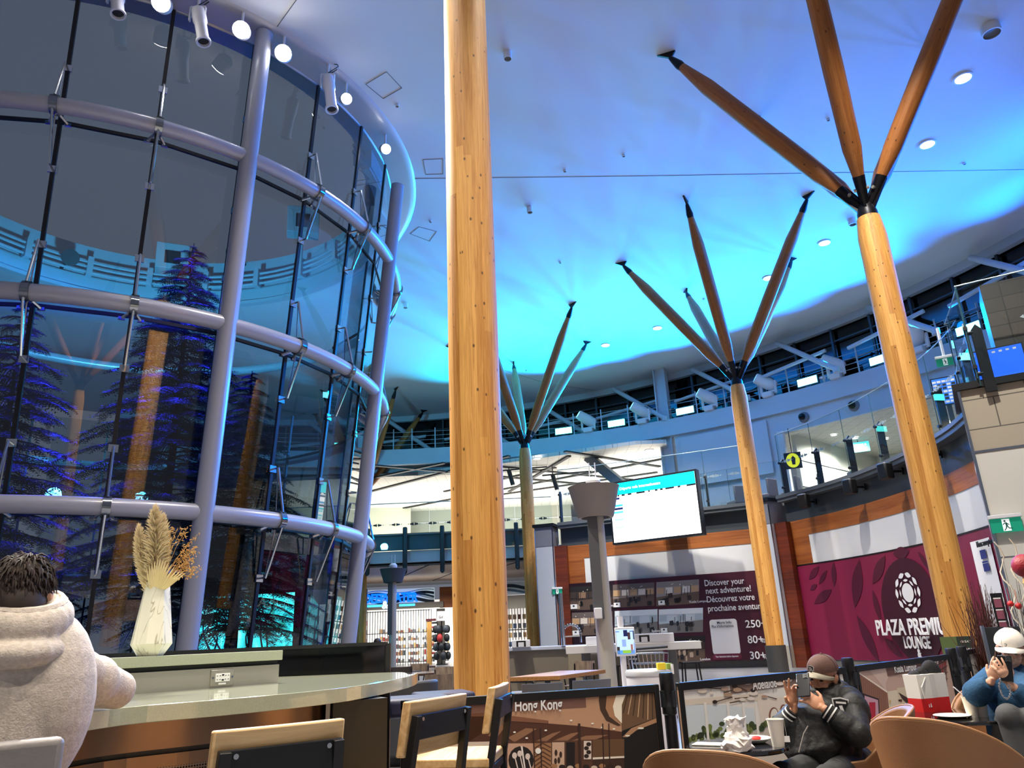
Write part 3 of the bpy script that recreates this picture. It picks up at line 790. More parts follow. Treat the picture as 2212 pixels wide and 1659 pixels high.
for k in range(-6, 7):
    a = A0 + k * STEP; post = k % 3 == 0
    for z in RINGS:
        t = V((-math.sin(math.radians(a)), math.cos(math.radians(a)), 0)); c = dp(a, z); nrm = V((math.cos(math.radians(a)), math.sin(math.radians(a)), 0))
        for s in (-1, 1):
            b = MB(); e = dp(a, z + 1.15 * s, GOFF)
            if not post:
                b.tube([c - t * 0.07, c + t * 0.07], 0.205, 14)
                b.tube([c + nrm * 0.12 + V((0, 0, 0.16 * s)), e + nrm * 0.22], 0.026, 7); b.tube([c - nrm * 0.1 + V((0, 0, 0.18 * s)), e + nrm * 0.2], 0.014, 6)
            b.tube([e + nrm * 0.23, e + nrm * 0.02], 0.02, 6)
            q = Quaternion((0, 0, 1), math.radians(a)); b.box(e + nrm * 0.035, (0.03, 0.17, 0.15), q=q)
            if not post: b.tube([c - nrm * 0.12 - V((0, 0, 0.05)), c - nrm * 0.34 + t * 0.16 * s - V((0, 0, 0.16))], 0.03, 6); b.box(c - nrm * 0.36 + t * 0.17 * s - V((0, 0, 0.17)), (0.05, 0.12, 0.06), q=q)
            b.build('spider_bracket', M_CHROME, drum)
# rim
b = MB(); b.lathe([(7.2, 14.86), (7.62, 14.86), (7.66, 14.9), (8.0, 14.92), (8.22, 14.93), (8.36, 14.95), (8.42, 15.0), (8.40, 15.06)], (DC.x, DC.y, 0), 110, caps=False); b.build('rim_soffit', mat('rim_silver', '#b4b3b6', 0.35, 0.3), drum)
b = MB(); b.lathe([(6.75, 0.0), (6.75, 0.55), (6.2, 0.55), (6.2, 0.0)], (DC.x, DC.y, 0), 90, caps=False); b.build('base_kerb', M_BLACK, drum, smooth=False)
# far inner fascia with pipes (the pale band seen through the glass)
def far_drum(px, py, R):
    d = RAY(px, py); n = math.hypot(d.x, d.y); u = V((d.x / n, d.y / n, 0)); bq = u.dot(DC); t = bq + math.sqrt(max(0, bq * bq - DC.length_squared + R * R)); return V((u.x * t, u.y * t, EYE + d.z * t / n))
zb, zt = far_drum(301, 648, 7.3).z, far_drum(260, 548, 7.3).z
b = MB(); b.wall(arc((DC.x, DC.y), 7.3, -10, 250, 90), zb, zt, 0.2, side=-1); b.build('inner_fascia', mat('fascia_pale', '#b9c4cc', 0.6), drum, smooth=False)
b = MB(); b.wall(arc((DC.x, DC.y), 7.2, -10, 250, 90), zb - 0.08, zb + 0.06, 0.25, side=-1); b.build('fascia_lip', M_STEELW, drum, smooth=False)
b = MB()
zm = zb + (zt - zb) * 0.45
for dz in (-0.22, 0, 0.2): b.tube([V((p.x, p.y, zm + dz)) for p in arc((DC.x, DC.y), 6.95, -10, 250, 90)], 0.05, 7)
for i in range(16):
    p = arc((DC.x, DC.y), 6.95, -6 + i * 17, -6 + i * 17, 1)[0]; b.box((p.x, p.y, zm), (0.3, 0.2, 0.75), math.radians(-6 + i * 17))
b.build('conduit', M_STEELW, drum, smooth=False)
# blue spotlights, loudspeaker boxes on that band
def inner_spot(px, py, label):
    p = far_drum(px, py, 6.3); t = wthing('blue_spotlight', label, 'stage light', p, 'blue spots inside the drum'); d = (C0 - p).normalized(); q = rot_to(d)
    b = MB(); b.lathe([(0.2, -0.35), (0.27, -0.2), (0.27, 0.12), (0.3, 0.16)], p, 18, q); b.tube([p, p + V((p.x - DC.x, p.y - DC.y, -0.2)).normalized() * 1.0], 0.06, 8); b.build('body', M_DARK, t)
    b = MB(); b.lathe([(0.25, 0.13), (0.001, 0.14)], p, 18, q, caps=False); b.build('lens', M_BLUEL, t)
inner_spot(152, 556, 'blazing blue spotlight behind the drum glass on the left')
inner_spot(505, 545, 'blue spotlight just behind the front silver drum post')
for px, py, lab in ((372, 560, 'white box with a black square behind the top of the conifer'), (655, 482, 'white box with a black square hung high behind the drum glass')):
    p = far_drum(px, py, 6.2); t = wthing('loudspeaker_box', lab, 'loudspeaker', p, 'boxes inside the drum'); d = V((C0.x - p.x, C0.y - p.y, -4)).normalized(); q = V((0, -1, 0)).rotation_difference(d)
    b = MB(); b.box(p, (1.15, 0.8, 1.0), q=q); b.tube([p, V((p.x, p.y, 14.8))], 0.05, 8); b.build('cabinet', mat('box_white', '#aeb6ba', 0.5), t, bev=0.03)
    b = MB(); b.box(p + q @ V((0, -0.41, -0.05)), (0.55, 0.03, 0.5), q=q); b.build('driver_grille', M_DARK, t, smooth=False)
# dark planting ground, glowing aquarium-like wall
b = MB()
prof = [(0.01, 1.15), (2.0, 1.05), (4.0, 1.25), (5.4, 1.0), (6.3, 0.6)]
b.lathe(prof, (DC.x, DC.y, 0), 40, caps=False); g = b.build('planting_bed', mat('dark_soil', '#0d0d0b', 0.9, bump=0.6, bscale=5), drum)
random.seed(9)
m = bpy.data.materials.new('aqua_glow'); m.use_nodes = True
nt = m.node_tree; bs = nt.nodes['Principled BSDF']; tc = nt.nodes.new('ShaderNodeTexCoord'); mp = nt.nodes.new('ShaderNodeMapping'); mp.inputs['Scale'].default_value = (1.1, 1.1, 0.45)
n1 = nt.nodes.new('ShaderNodeTexNoise'); n1.inputs['Scale'].default_value = 1.6; n1.inputs['Detail'].default_value = 7; n1.inputs['Distortion'].default_value = 1.2
r1 = nt.nodes.new('ShaderNodeValToRGB'); e = r1.color_ramp.elements
e[0].position = 0.34; e[0].color = (0.01, 0.16, 0.10, 1); e[1].position = 0.52; e[1].color = (0.02, 0.62, 0.66, 1)
x = e.new(0.60); x.color = (0.10, 0.85, 0.85, 1); x = e.new(0.72); x.color = (0.45, 0.95, 0.80, 1)
nt.links.new(tc.outputs['Object'], mp.inputs[0]); nt.links.new(mp.outputs[0], n1.inputs['Vector']); nt.links.new(n1.outputs['Fac'], r1.inputs[0])
nt.links.new(r1.outputs[0], bs.inputs['Emission Color']); bs.inputs['Emission Strength'].default_value = 3.2; bs.inputs['Base Color'].default_value = (0.02, 0.05, 0.05, 1)
pa, pb = AR(395, 1390, 27.5), AR(640, 1385, 25.5)
zt2 = AR(500, 1284, 26.5).z
t = wthing('backlit_water_wall', 'glowing turquoise water wall low inside the drum, left of its right-hand post', 'backlit panel', pa)
b = MB(); b.bar(V((pa.x, pa.y, (0.9 + zt2) / 2)), V((pb.x, pb.y, (0.9 + zt2) / 2)), 0.12, zt2 - 0.9); b.build('glowing_panel', m, t, smooth=False)
b = MB(); b.bar(V((pa.x, pa.y, zt2)), V((pb.x, pb.y, zt2)), 0.2, 0.08)
b.bar(V((pb.x, pb.y, 0.6)), V((pb.x, pb.y, zt2)), 0.2, 0.14); b.build('frame', M_DARK, t, smooth=False)
# creepers and driftwood hanging in front of the water wall
random.seed(21)
dd = (pb - pa); dd.z = 0; L = dd.length; dd.normalize(); nn = V((dd.y, -dd.x, 0))
nn = nn if nn.dot(C0 - pa) > 0 else -nn
for i, u in enumerate((0.22, 0.40, 0.72)):
    t = wthing('creeper', 'dark hanging creeper stems in front of the turquoise water wall, ' + NUM[i] + ' from the left', 'plant', pa + dd * (u * L) + nn * 0.6, 'creepers at the water wall')
    for j in range(5):
        c = pa + dd * (u * L + random.uniform(-0.5, 0.5)) + nn * random.uniform(0.3, 0.8)
        pts = [V((c.x, c.y, 0.95))]
        for s in range(9): pts.append(pts[-1] + V((random.uniform(-0.14, 0.14) + dd.x * 0.05 * (j - 2), random.uniform(-0.1, 0.1), 0.25)))
        b = MB(); b.tube(pts, [0.035 - 0.003 * q for q in range(10)], 5); b.build('stem', mat('stem_dark', '#1c2414', 0.8), t)

# conifers inside the drum
M_NEEDLE = mat('needles', '#222c2a', 0.8, var=0.3, vscale=1.5)
M_BARK = mat('bark', '#1a120d', 0.9, bump=0.5, bscale=20)
def conifer(p, h, spread, nb, seed, label, base=1.0):
    random.seed(seed)
    t = wthing('conifer', label, 'tree', (p.x, p.y, base))
    b = MB(); b.tube([(p.x, p.y, base), (p.x + 0.05, p.y, base + h * 0.5), (p.x, p.y + 0.03, base + h)], [0.16, 0.09, 0.012], 8); b.build('trunk', M_BARK, t)
    f = MB(); br = MB()
    for i in range(nb):
        u = (i + random.random()) / nb
        z = base + h * (0.10 + 0.89 * u)
        Lb = spread * (1.0 - u) ** 0.8 * random.uniform(0.6, 1.1) + 0.22
        a = i * 2.4 + random.uniform(-0.4, 0.4)
        d = V((math.cos(a), math.sin(a), 0)); sd = V((-d.y, d.x, 0))
        pts = []
        ns = 7
        for s in range(ns + 1):
            w = s / ns
            pts.append(V((p.x, p.y, z)) + d * (Lb * w) + V((0, 0, Lb * (0.18 * w - 0.42 * w * w))))
        br.tube(pts, [0.03 * (1 - 0.8 * s / ns) for s in range(ns + 1)], 4, caps=False)
        nt_ = int(11 + Lb * 12)
        for q in range(nt_):
            w = (0.15 + 0.85 * q / nt_); k = min(ns - 1, int(w * ns)); c = pts[k].lerp(pts[k + 1], w * ns - k)
            for sgn in (-1, 1):
                tl = (0.16 + 0.34 * (1 - abs(w - 0.45))) * random.uniform(0.6, 1.15) * min(1, Lb)
                tip = c + sd * (sgn * tl * 0.8) + d * tl * 0.55 - V((0, 0, tl * random.uniform(0.15, 0.5)))
                sl = tip - c; m0 = sl.cross(V((0, 0, 1))).normalized()
                f.add([c - m0 * 0.006, c + m0 * 0.006, tip, c + V((0, 0, 0.008))], [(0, 1, 2), (1, 3, 2), (3, 0, 2)])
                for s2 in range(5):
                    e0 = c.lerp(tip, 0.18 + 0.18 * s2); nl = tl * (0.34 - 0.05 * s2)
                    for sg in (-1, 1):
                        e1_ = e0 + (m0 * sg + sl.normalized() * 0.7 + V((0, 0, random.uniform(-0.5, 0.25)))).normalized() * nl
                        f.add([e0 - sl * 0.03, e0 + sl * 0.05, e1_], [(0, 1, 2)])
    br.build('branch', M_BARK, t)
    o = f.build('foliage', M_NEEDLE, t, smooth=False)
    return t
def foot(px, r):
    q = AR(px, 1380, r); return V((q.x, q.y, 0))
z1 = AR(392, 520, 20.5).z
conifer(foot(325, 20.5), z1 - 1.0, 3.3, 190, 3, 'tall feathery dark conifer behind the glass, its top over the pale band')
conifer(foot(-75, 20.0), AR(20, 640, 20).z - 1.0, 2.9, 130, 7, 'dark conifer cut by the left edge of the picture behind the glass')
conifer(foot(500, 20.5), AR(540, 800, 20.5).z - 1.0, 2.5, 150, 12, 'lower bushy conifer behind the glass, right of the front silver drum post')

# ------------------------------------------------------------------ lamps round the drum rim
TL = ['first of the blazing row, at the top edge', 'blazing, left of the silver post top', 'blazing, just right of the silver post', 'small, right of a white projector', 'small, nearest its right end']
for i, p in enumerate(TRK):
    t = wthing('track_spotlight', 'track spotlight on the drum rim, ' + TL[i], 'spotlight', p, 'track spots on the drum rim')
    d = V((0.45 if i > 2 else 0.3, -1, -0.75)).normalized(); q = rot_to(d); r = 0.19 if i < 3 else 0.14
    b = MB(); b.tube([p, p + V((0, 0, 0.5))], 0.03, 8); b.build('stem', M_WHITE, t)
    b = MB(); b.lathe([(r * 0.6, -0.26), (r, -0.18), (r, 0.12), (r * 0.94, 0.12)], p, 20, q); b.build('can', M_WHITE, t)
    b = MB(); b.lathe([(r * 0.95, 0.10), (r * 0.9, 0.135), (0.001, 0.15)], p, 20, q, caps=False); b.build('lens', mat('spot_glare', '#ffffff', 0.4, emit=(1, 0.96, 0.9), es=60 if i < 3 else 30) if i < 3 else mat('spot_lens', '#ffffff', 0.4, emit=(1, 0.96, 0.9), es=20), t)
for i, (x0, y0, x1, y1, lab) in enumerate(((252, -20, 255, 32, 'cut by the top edge of the picture'), (428, 20, 440, 92, 'between the two brightest lamps'), (708, 165, 717, 238, 'right of the silver post'))):
    p = AZ(x0, y0, 14.6); e = AR(x1, y1, math.hypot(p.x, p.y) - 0.1); d = (e - p).normalized(); q = rot_to(d); L = (e - p).length
    t = wthing('gobo_projector', 'white tubular projector on the drum rim, ' + lab, 'projector', p, 'projectors on the drum rim')
    b = MB(); b.tube([p + V((0, 0, 0.4)), p], 0.035, 8); b.bar(p + V((-0.16, 0, 0.05)), p + V((0.16, 0, 0.05)), 0.05, 0.05)
    for s in (-1, 1): b.bar(p + V((0.16 * s, 0, 0.05)), p + V((0.16 * s, 0, -0.32)), 0.03, 0.06)
    b.build('yoke', M_WHITE, t, smooth=False)
    b = MB(); b.lathe([(0.11, 0.0), (0.15, 0.05), (0.15, L * 0.38), (0.125, L * 0.42), (0.125, L * 0.94), (0.155, L * 0.94), (0.155, L), (0.12, L), (0.11, L * 0.9)], p, 20, q); b.build('barrel', M_WHITE, t)
    b = MB(); b.lathe([(0.115, L - 0.06), (0.001, L - 0.05)], p, 20, q, caps=False); b.build('lens', M_DARK, t)
    b = MB(); pp = [p + V((0.1, 0, 0.3)) + V((0.16 * math.sin(k * 0.9), 0.05 * math.cos(k), 0.12 * math.cos(k * 0.7) - 0.05 * k * 0.5)) for k in range(9)]; b.tube(pp, 0.012, 5); b.build('cable', M_BLACK, t)
# ------------------------------------------------------------------ glass screens on the balcony
def pane(A, B, z0, z1, th=0.02):
    b = MB(); b.bar(V((A.x, A.y, (z0 + z1) / 2)), V((B.x, B.y, (z0 + z1) / 2)), th, z1 - z0); return b
def frit(fl, u, v, s, m):                    # dot, three arcs to each side, end wedge
    fl.ell(u, v, 0.07 * s, 0.07 * s, m, 1, 10)
    for sg in (-1, 1):
        for i in range(3):
            c = 0.22 + 0.2 * i; h = 0.30 - 0.07 * i; w = 0.10
            pts = []
            for k in range(7):
                a = -1 + 2 * k / 6; pts.append((u + sg * s * (c + 0.13 * (1 - a * a) - 0.13), v + s * h * a))
            for k in range(7):
                a = 1 - 2 * k / 6; pts.append((u + sg * s * (c + (0.13 + w) * (1 - a * a) - 0.13), v + s * h * a * 0.98))
            fl.poly(pts, m, 1)
        fl.poly([(u + sg * s * 0.86, v + 0.12 * s), (u + sg * s * 1.06, v), (u + sg * s * 0.86, v - 0.12 * s)], m, 1)
    fl.ell(u + 1.28 * s, v, 0.05 * s, 0.05 * s, m, 1, 10)
def screen(t, path, z0, z1, n, zf, post=True, inset=0.0, sc=0.26, frits=2, ztop=None, pr=0.55):
    L = plen(path)
    for i in range(n):
        A, d = along(path, L * i / n); B, d2 = along(path, L * (i + 1) / n)
        dd = (B - A).normalized()
        zt_ = z1
        pane(A + dd * 0.012, B - dd * 0.012, z0, zt_).build('glass_pane', G_RAIL, t, smooth=False)
        if frits:
            nn = V((-dd.y, dd.x, 0)); 
            fl = Flat(A + V((0, 0, 0)) - nn * 0.012, dd, (0, 0, 1), 0.003); Lp = (B - A).length
            for k in range(frits): frit(fl, Lp * (k + 0.5) / frits, zf, sc, M_FRIT)
            fl.b.build('frit_pattern', None, t, smooth=False)
    b = MB()
    for i in range(n + 1):
        A, d = along(path, L * i / n); nn = V((-d.y, d.x, 0))
        b.bar(V((A.x, A.y, z0)), V((A.x, A.y, z1)), 0.016, 0.016)
    b.build('pane_edge', mat('edge_green', '#3c5a5c', 0.3), t, smooth=False)
    b = MB(); b.tube([V((p.x, p.y, z1)) for p in path], 0.014, 6); b.build('top_edge', mat('edge_light', '#9fb4b8', 0.3, 0.4), t)
    if post:
        for i in range(n + 1):
            A, d = along(path, L * i / n); nn = V((-d.y, d.x, 0)); q = A + nn * 0.16; a = math.atan2(d.y, d.x)
            b = MB(); b.box(V((q.x, q.y, (z0 - 0.15 + zf + 0.05) / 2)), (0.07, 0.2, zf + 0.2 - z0), a)
            b.add([q + V((-0.1 * nn.x - 0.035 * d.x, -0.1 * nn.y - 0.035 * d.y, zf + 0.05)), q + V((-0.1 * nn.x + 0.035 * d.x, -0.1 * nn.y + 0.035 * d.y, zf + 0.05)), q + V((0.1 * nn.x + 0.035 * d.x, 0.1 * nn.y + 0.035 * d.y, zf + 0.05)), q + V((0.1 * nn.x - 0.035 * d.x, 0.1 * nn.y - 0.035 * d.y, zf + 0.05)), q + V((-0.035 * d.x, -0.035 * d.y, zf + 0.17)), q + V((0.035 * d.x, 0.035 * d.y, zf + 0.17))], [(0, 1, 5, 4), (2, 3, 4, 5), (0, 4, 3), (1, 2, 5)])
            p_ = b.build('post', M_BLACK, t, smooth=False)
            b = MB()
            for z in (z0 + 0.25, zf): b.tube([A - nn * 0.03 + V((0, 0, z)), A + nn * 0.09 + V((0, 0, z))], 0.045, 10)
            b.build('clamp', M_BLACK, p_); [setattr(c, 'location', -V(t.location)) for c in p_.children if t.location.length > 0]
t = wthing('glass_screen', 'tall glass screen on the balcony over the travel poster wall', 'glass screen')
screen(t, offset(W1, 0.05), 5.76, 8.0, 5, 6.95)
t = wthing('glass_screen', 'curved glass screen with black posts on the balcony over the lounge sign', 'glass screen')
W2e = W2[:-3] + [V((10.35, 16.6, 0)), V((9.95, 15.6, 0)), V((9.50, 14.55, 0))]
screen(t, offset(W2e, 0.05), 5.80, 8.0, 8, 6.95)
t = wthing('glass_screen', 'glass screen standing on the black cap of the stone-topped pier', 'glass screen')
screen(t, [V((9.50, 14.5, 0)), V((11.8, 13.1, 0))], 5.95, 8.02, 1, 7.05, frits=1, sc=0.36)
# inner screen further back on the left bay
t = wthing('glass_screen', 'inner glass screen with metal joints behind the balcony, left of the middle timber column', 'glass screen')
pi = [cw(a_col - 1.5) - (cw(a_col) - CAT_C).normalized() * 1.2, cw(a_col - 13) - (cw(a_col - 13) - CAT_C).normalized() * 1.2]
screen(t, pi, 5.72, 8.6, 4, 7.0, post=False, sc=0.3)
# things seen on the upper storey
def on_path(px, py, path, back=0.0):
    d = RAY(px, py); P = offset(path, back) if back else path
    for A, B in zip(P, P[1:]):
        e = B - A; den = d.x * e.y - d.y * e.x
        if abs(den) < 1e-9: continue
        t_ = (A.x * e.y - A.y * e.x) / den; s_ = (A.x * d.y - A.y * d.x) / den
        if -1e-6 <= s_ <= 1 and t_ > 0: return C0 + d * t_ , e.normalized()
    return None, None
for i, (px, py, lab) in enumerate(((1738, 902, 'grey ball camera on the cyan-lit upper wall, above the yellow sign'), (1846, 877, 'grey ball camera on the cyan-lit upper wall, above the lounge opening'))):
    p = on_catwalk(px, py, 0, CAT_R + 0.1); d = RAY(px, py); p.z = EYE + d.z * math.hypot(p.x, p.y) / math.hypot(d.x, d.y)
    t = wthing('ball_camera', lab, 'camera', p, 'ball cameras')
    n = (C0 - p); n.z = 0; n.normalize()
    b = MB(); b.ell(p, 0.27, 18, 12); b.tube([p - n * 0.35, p], 0.1, 8); b.build('housing', M_GREY, t)
    b = MB(); b.ell(p + n * 0.16 + V((-0.12, 0, 0.0)), 0.17, 14, 10); b.build('dome_lens', M_BLACKG, t)
p = AR(1713, 995, 36.5)
t = wthing('hanging_sign', 'round yellow sign on a black square behind the balcony glass', 'sign', p)
n = (C0 - p); n.z = 0; n.normalize(); a = math.atan2(n.y, n.x) + PI / 2
b = MB(); b.box(p, (0.75, 0.1, 0.75), a); b.tube([p + V((0, 0, 0.37)), V((p.x, p.y, z_op))], 0.02, 6); b.build('board', M_BLACK, t, smooth=False)
fl = Flat(p + n * 0.055, V((-n.y, n.x, 0)), (0, 0, 1), 0.002); fl.ell(0, 0, 0.3, 0.34, mat('sign_yellow', '#f2e21c', 0.5, emit='#f2e21c', es=0.5), 1); fl.poly([(-0.05, -0.2), (0.08, -0.2), (0.12, 0.1), (0.02, 0.22), (-0.08, 0.1)], M_BLACK, 2); fl.b.build('emblem', None, t, smooth=False)
p = AR(1855, 966, 41.0)
t = wthing('hanging_sign', 'small glowing blue-green sign hanging in the lit lounge room', 'sign', p)
n = (C0 - p); n.z = 0; n.normalize(); a = math.atan2(n.y, n.x) + PI / 2
b = MB(); b.box(p, (1.0, 0.08, 0.5), a); b.build('board', mat('teal_glow', '#50c8d8', 0.4, emit='#3fc0dd', es=1.2), t, smooth=False)
b = MB(); b.tube([p + V((0, 0, 0.25)), V((p.x, p.y, z_op))], 0.02, 6); b.build('rod', M_DARK, t)
fl = Flat(p + n * 0.045, V((-n.y, n.x, 0)), (0, 0, 1), 0.002)
for r_ in (0.1, -0.08):
    for k in range(6): fl.rect(-0.42 + k * 0.14, r_ - 0.05, -0.32 + k * 0.14, r_ + 0.06, M_WHITE, 1)
fl.b.build('pictograms', None, t, smooth=False)
M_SEATG = mat('lounge_grey', '#55585e', 0.6)
for i, (px, py) in enumerate(((1590, 1062), (1655, 1058), (1708, 1052), (1752, 1040), (1822, 1022))):
    q = AR(px, py, 30.6 if i else 31.5); q.z = 5.70
    t = wthing('lounge_chair', 'grey lounge chair back behind the balcony glass, ' + NUM[i] + ' from the left', 'chair', q, 'lounge chairs on the balcony')
    a = math.radians(20 + i * 17)
    b = MB(); b.box(q + V((0, 0, 0.42)), (0.65, 0.62, 0.16), a); b.build('seat', M_SEATG, t, bev=0.04)
    b = MB(); b.box(q + V((0.28 * math.sin(a), -0.28 * math.cos(a), 0.72)), (0.62, 0.1, 0.72), a); b.build('backrest', M_SEATG, t, bev=0.04)
    for sx in (-1, 1):
        for sy in (-1, 1):
            c = q + Quaternion((0, 0, 1), a) @ V((0.27 * sx, 0.25 * sy, 0)); b = MB(); b.tube([c, c + V((0, 0, 0.36))], 0.018, 6); b.build('leg', M_CHROME, t)
# dark tiled wall, departure screen and hanging board at the upper right
p = AR(2192, 770, 18.5); dirx = V((0.86, -0.51, 0))
t = wthing('tiled_wall', 'dark brown tiled upper wall block behind the glass at the right edge', 'wall', V((p.x, p.y, 5.7)))
b = MB(); b.box(V((p.x, p.y, 7.0)) + dirx * 0.55 + V((0.51, 0.86, 0)) * 0.5, (1.7, 1.2, 2.6), math.atan2(-0.51, 0.86)); b.build('tile_block', grid_mat('brown_tile', '#4a3f33', '#2a231c', 0.5, 0.32, 0.01, 0.4, axes=(0, 2), var=0.25), t, smooth=False)
p = AR(2158, 790, 18.0)
def wall_screen(name, label, q, w, h, col, es, n=None, stand=5.7):
    t = wthing(name, label, 'screen', q); n = n or V((C0.x - q.x, C0.y - q.y, 0)).normalized(); a = math.atan2(n.y, n.x) + PI / 2
    b = MB(); b.box(q, (w, 0.08, h), a); b.build('bezel', M_BLACK, t, smooth=False)
    b = MB(); b.box(q + n * 0.045, (w - 0.06, 0.01, h - 0.06), a); b.build('display', mat('screen_' + col[1:], col, 0.3, emit=col, es=es), t, smooth=False)
    b = MB(); b.box(V((q.x, q.y, (stand + q.z - h / 2) / 2)), (0.12, 0.06, q.z - h / 2 - stand), a); b.build('stand', M_BLACK, t, smooth=False)
    return t, Flat(q + n * 0.051, V((-n.y, n.x, 0)), (0, 0, 1), 0.002)
t, fl = wall_screen('departure_screen', 'plain blue departure screen low behind the glass at the right edge', p, 1.0, 0.8, '#1d52c8', 1.2)
for k in range(7): fl.rect(-0.44 + k * 0.125, 0.28, -0.38 + k * 0.125, 0.32, M_WHITE, 1)
fl.rect(-0.20, -0.35, -0.18, 0.22, M_DARK, 1)
fl.b.build('heading', None, t, smooth=False)
p = AR(2043, 845, 22.5)
t, fl = wall_screen('departure_screen', 'blue flight board in a grid behind the curved balcony glass', p, 0.62, 0.78, '#2a62b8', 1.0, stand=5.7)
for r_ in range(7):
    for k in range(5): fl.rect(-0.27 + k * 0.11, -0.33 + r_ * 0.095, -0.18 + k * 0.11, -0.27 + r_ * 0.095, M_WHITE if (r_ * k) % 3 == 0 else M_DARK, 1)
fl.b.build('grid', None, t, smooth=False)
def exit_sign(p, n, w, label, up=0.12, rod=None):
    t = wthing('exit_sign', label, 'sign', p); a = math.atan2(n.y, n.x) + PI / 2; h = w * 0.5; r = V((-n.y, n.x, 0))
    b = MB(); b.box(p + V((0, 0, h / 2 + 0.03)), (w * 1.04, 0.12, 0.07), a); b.build('housing', M_WHITE, t, bev=0.008)
    b = MB(); b.box(p, (w * 0.96, 0.02, h), a); b.build('green_panel', mat('exit_green', '#0d7f62', 0.4, emit='#0d8a6a', es=0.45), t, smooth=False)
    if rod: b = MB(); b.bar(p + V((0, 0, h / 2 + 0.03)), rod, 0.05, 0.05); b.build('bracket', M_WHITE, t, smooth=False)
    fl = Flat(p + n * 0.012, r, (0, 0, 1), 0.0015); W_ = mat('exit_white', '#f4f8f6', 0.4, emit='#f4f8f6', es=0.5); G_ = mat('exit_dark', '#0a5a50', 0.5)
    s = h
    fl.rect(-0.24 * s, -0.42 * s, 0.24 * s, 0.42 * s, W_, 1)
    fl.ell(-0.06 * s, 0.28 * s, 0.065 * s, 0.065 * s, G_, 2, 12)
    fl.poly([(-0.08 * s, 0.2 * s), (0.06 * s, 0.17 * s), (0.08 * s, -0.05 * s), (-0.04 * s, -0.03 * s)], G_, 2)
    fl.poly([(-0.22 * s, 0.05 * s), (-0.08 * s, 0.19 * s), (-0.05 * s, 0.14 * s), (-0.19 * s, 0.0 * s)], G_, 2)
    fl.poly([(0.04 * s, 0.16 * s), (0.2 * s, 0.02 * s), (0.17 * s, -0.03 * s), (0.04 * s, 0.08 * s)], G_, 2)
    fl.poly([(-0.04 * s, -0.03 * s), (0.05 * s, -0.04 * s), (0.0, -0.22 * s), (-0.16 * s, -0.4 * s), (-0.2 * s, -0.36 * s), (-0.07 * s, -0.2 * s)], G_, 2)
    fl.poly([(0.0, -0.04 * s), (0.08 * s, -0.05 * s), (0.14 * s, -0.2 * s), (0.34 * s, -0.22 * s), (0.34 * s, -0.28 * s), (0.1 * s, -0.27 * s)], G_, 2)
    fl.b.build('running_figure', None, t, smooth=False)
    return t
nR = V((-0.51, -0.86, 0))
q = P0 + D * 0.42 + nR * 0.16
d = RAY(2174, 1134); q.z = EYE + d.z * (q.y / d.y)
s0 = (C0 + d * (((P0 + nR * 0.12) - C0).dot(nR) / d.dot(nR)))
exit_sign(s0, nR, 0.54, 'green exit sign with running figure on the big white pier', rod=s0 - nR * 0.12 + V((0, 0, 0.17)))
p = AR(2042, 782, 21.5); exit_sign(p, V((C0.x - p.x, C0.y - p.y, 0)).normalized(), 0.42, 'dim green exit sign behind the upper balcony glass', rod=V((p.x, p.y, 8.6)))
p, e = on_path(1206, 1278, [V((1.30, 31.02, 0)), V((1.9, 30.80, 0))])
if p is not None: exit_sign(p + V((-0.2, -0.35, 0)) * 0.2, V((-0.1, -1, 0)).normalized(), 0.4, 'small green exit sign on red wood beside the rear pier')
# loudspeakers on the slate band
for i, (px, py) in enumerate(((1762, 1084), (1868, 1052), (1950, 1018), (2034, 982))):
    p, e = on_path(px, py, W2, -0.05)
    n = V((e.y, -e.x, 0)); n = n if n.dot(C0 - p) > 0 else -n
    t = wthing('loudspeaker', 'small black loudspeaker under the balcony, ' + ['nearest the middle pier', 'second from the middle pier', 'left of the right timber column', 'right of the right timber column'][i], 'loudspeaker', p, 'loudspeakers under the balcony')
    b = MB(); b.bar(p, p + n * 0.42, 0.06, 0.06); b.box(p + n * 0.03, (0.12, 0.05, 0.2), math.atan2(e.y, e.x)); b.build('bracket', M_BLACK, t, smooth=False)
    b = MB(); b.box(p + n * 0.5 + V((0, 0, 0.02)), (0.34, 0.3, 0.46), math.atan2(e.y, e.x) + 0.3); b.build('cabinet', M_BLACK, t, bev=0.05)

# ------------------------------------------------------------------ big flight information display
dA, dB = V((3.62, 28.70, 0)), V((6.48, 26.75, 0)); dd = (dB - dA).normalized(); dn = V((dd.y, -dd.x, 0)); Lw = (dB - dA).length
zc, zh = 5.68, 2.22
mid_ = (dA + dB) / 2 + V((0, 0, zc))
t = wthing('flight_display', 'huge white flight information display with a cyan heading', 'screen', (mid_.x, mid_.y, zc - zh / 2))
b = MB(); b.box(mid_ - dn * 0.12, (Lw + 0.14, 0.28, zh + 0.14), math.atan2(dd.y, dd.x)); b.build('frame', M_BLACK, t, smooth=False)
b = MB(); b.box(mid_ - dn * 0.9, (0.8, 1.8, 0.5), math.atan2(dd.y, dd.x)); b.build('wall_mount', M_DARK, t, smooth=False)
b = MB(); b.box(mid_ + dn * 0.025, (Lw, 0.01, zh), math.atan2(dd.y, dd.x)); b.build('screen', mat('display_white', '#ffffff', 0.4, emit=(1, 1, 1), es=1.25), t, smooth=False)
o3 = V((dA.x, dA.y, zc - zh / 2)) + dn * 0.032
fl = Flat(o3, dd, (0, 0, 1), 0.002)
CY_ = mat('display_cyan', '#00e0ee', 0.4, emit=(0.0, 0.82, 0.95), es=1.0)
fl.rect(0, zh * 0.80, Lw, zh, CY_, 1)
fl.rect(0, zh * 0.772, Lw, zh * 0.80, M_BLACK, 2)
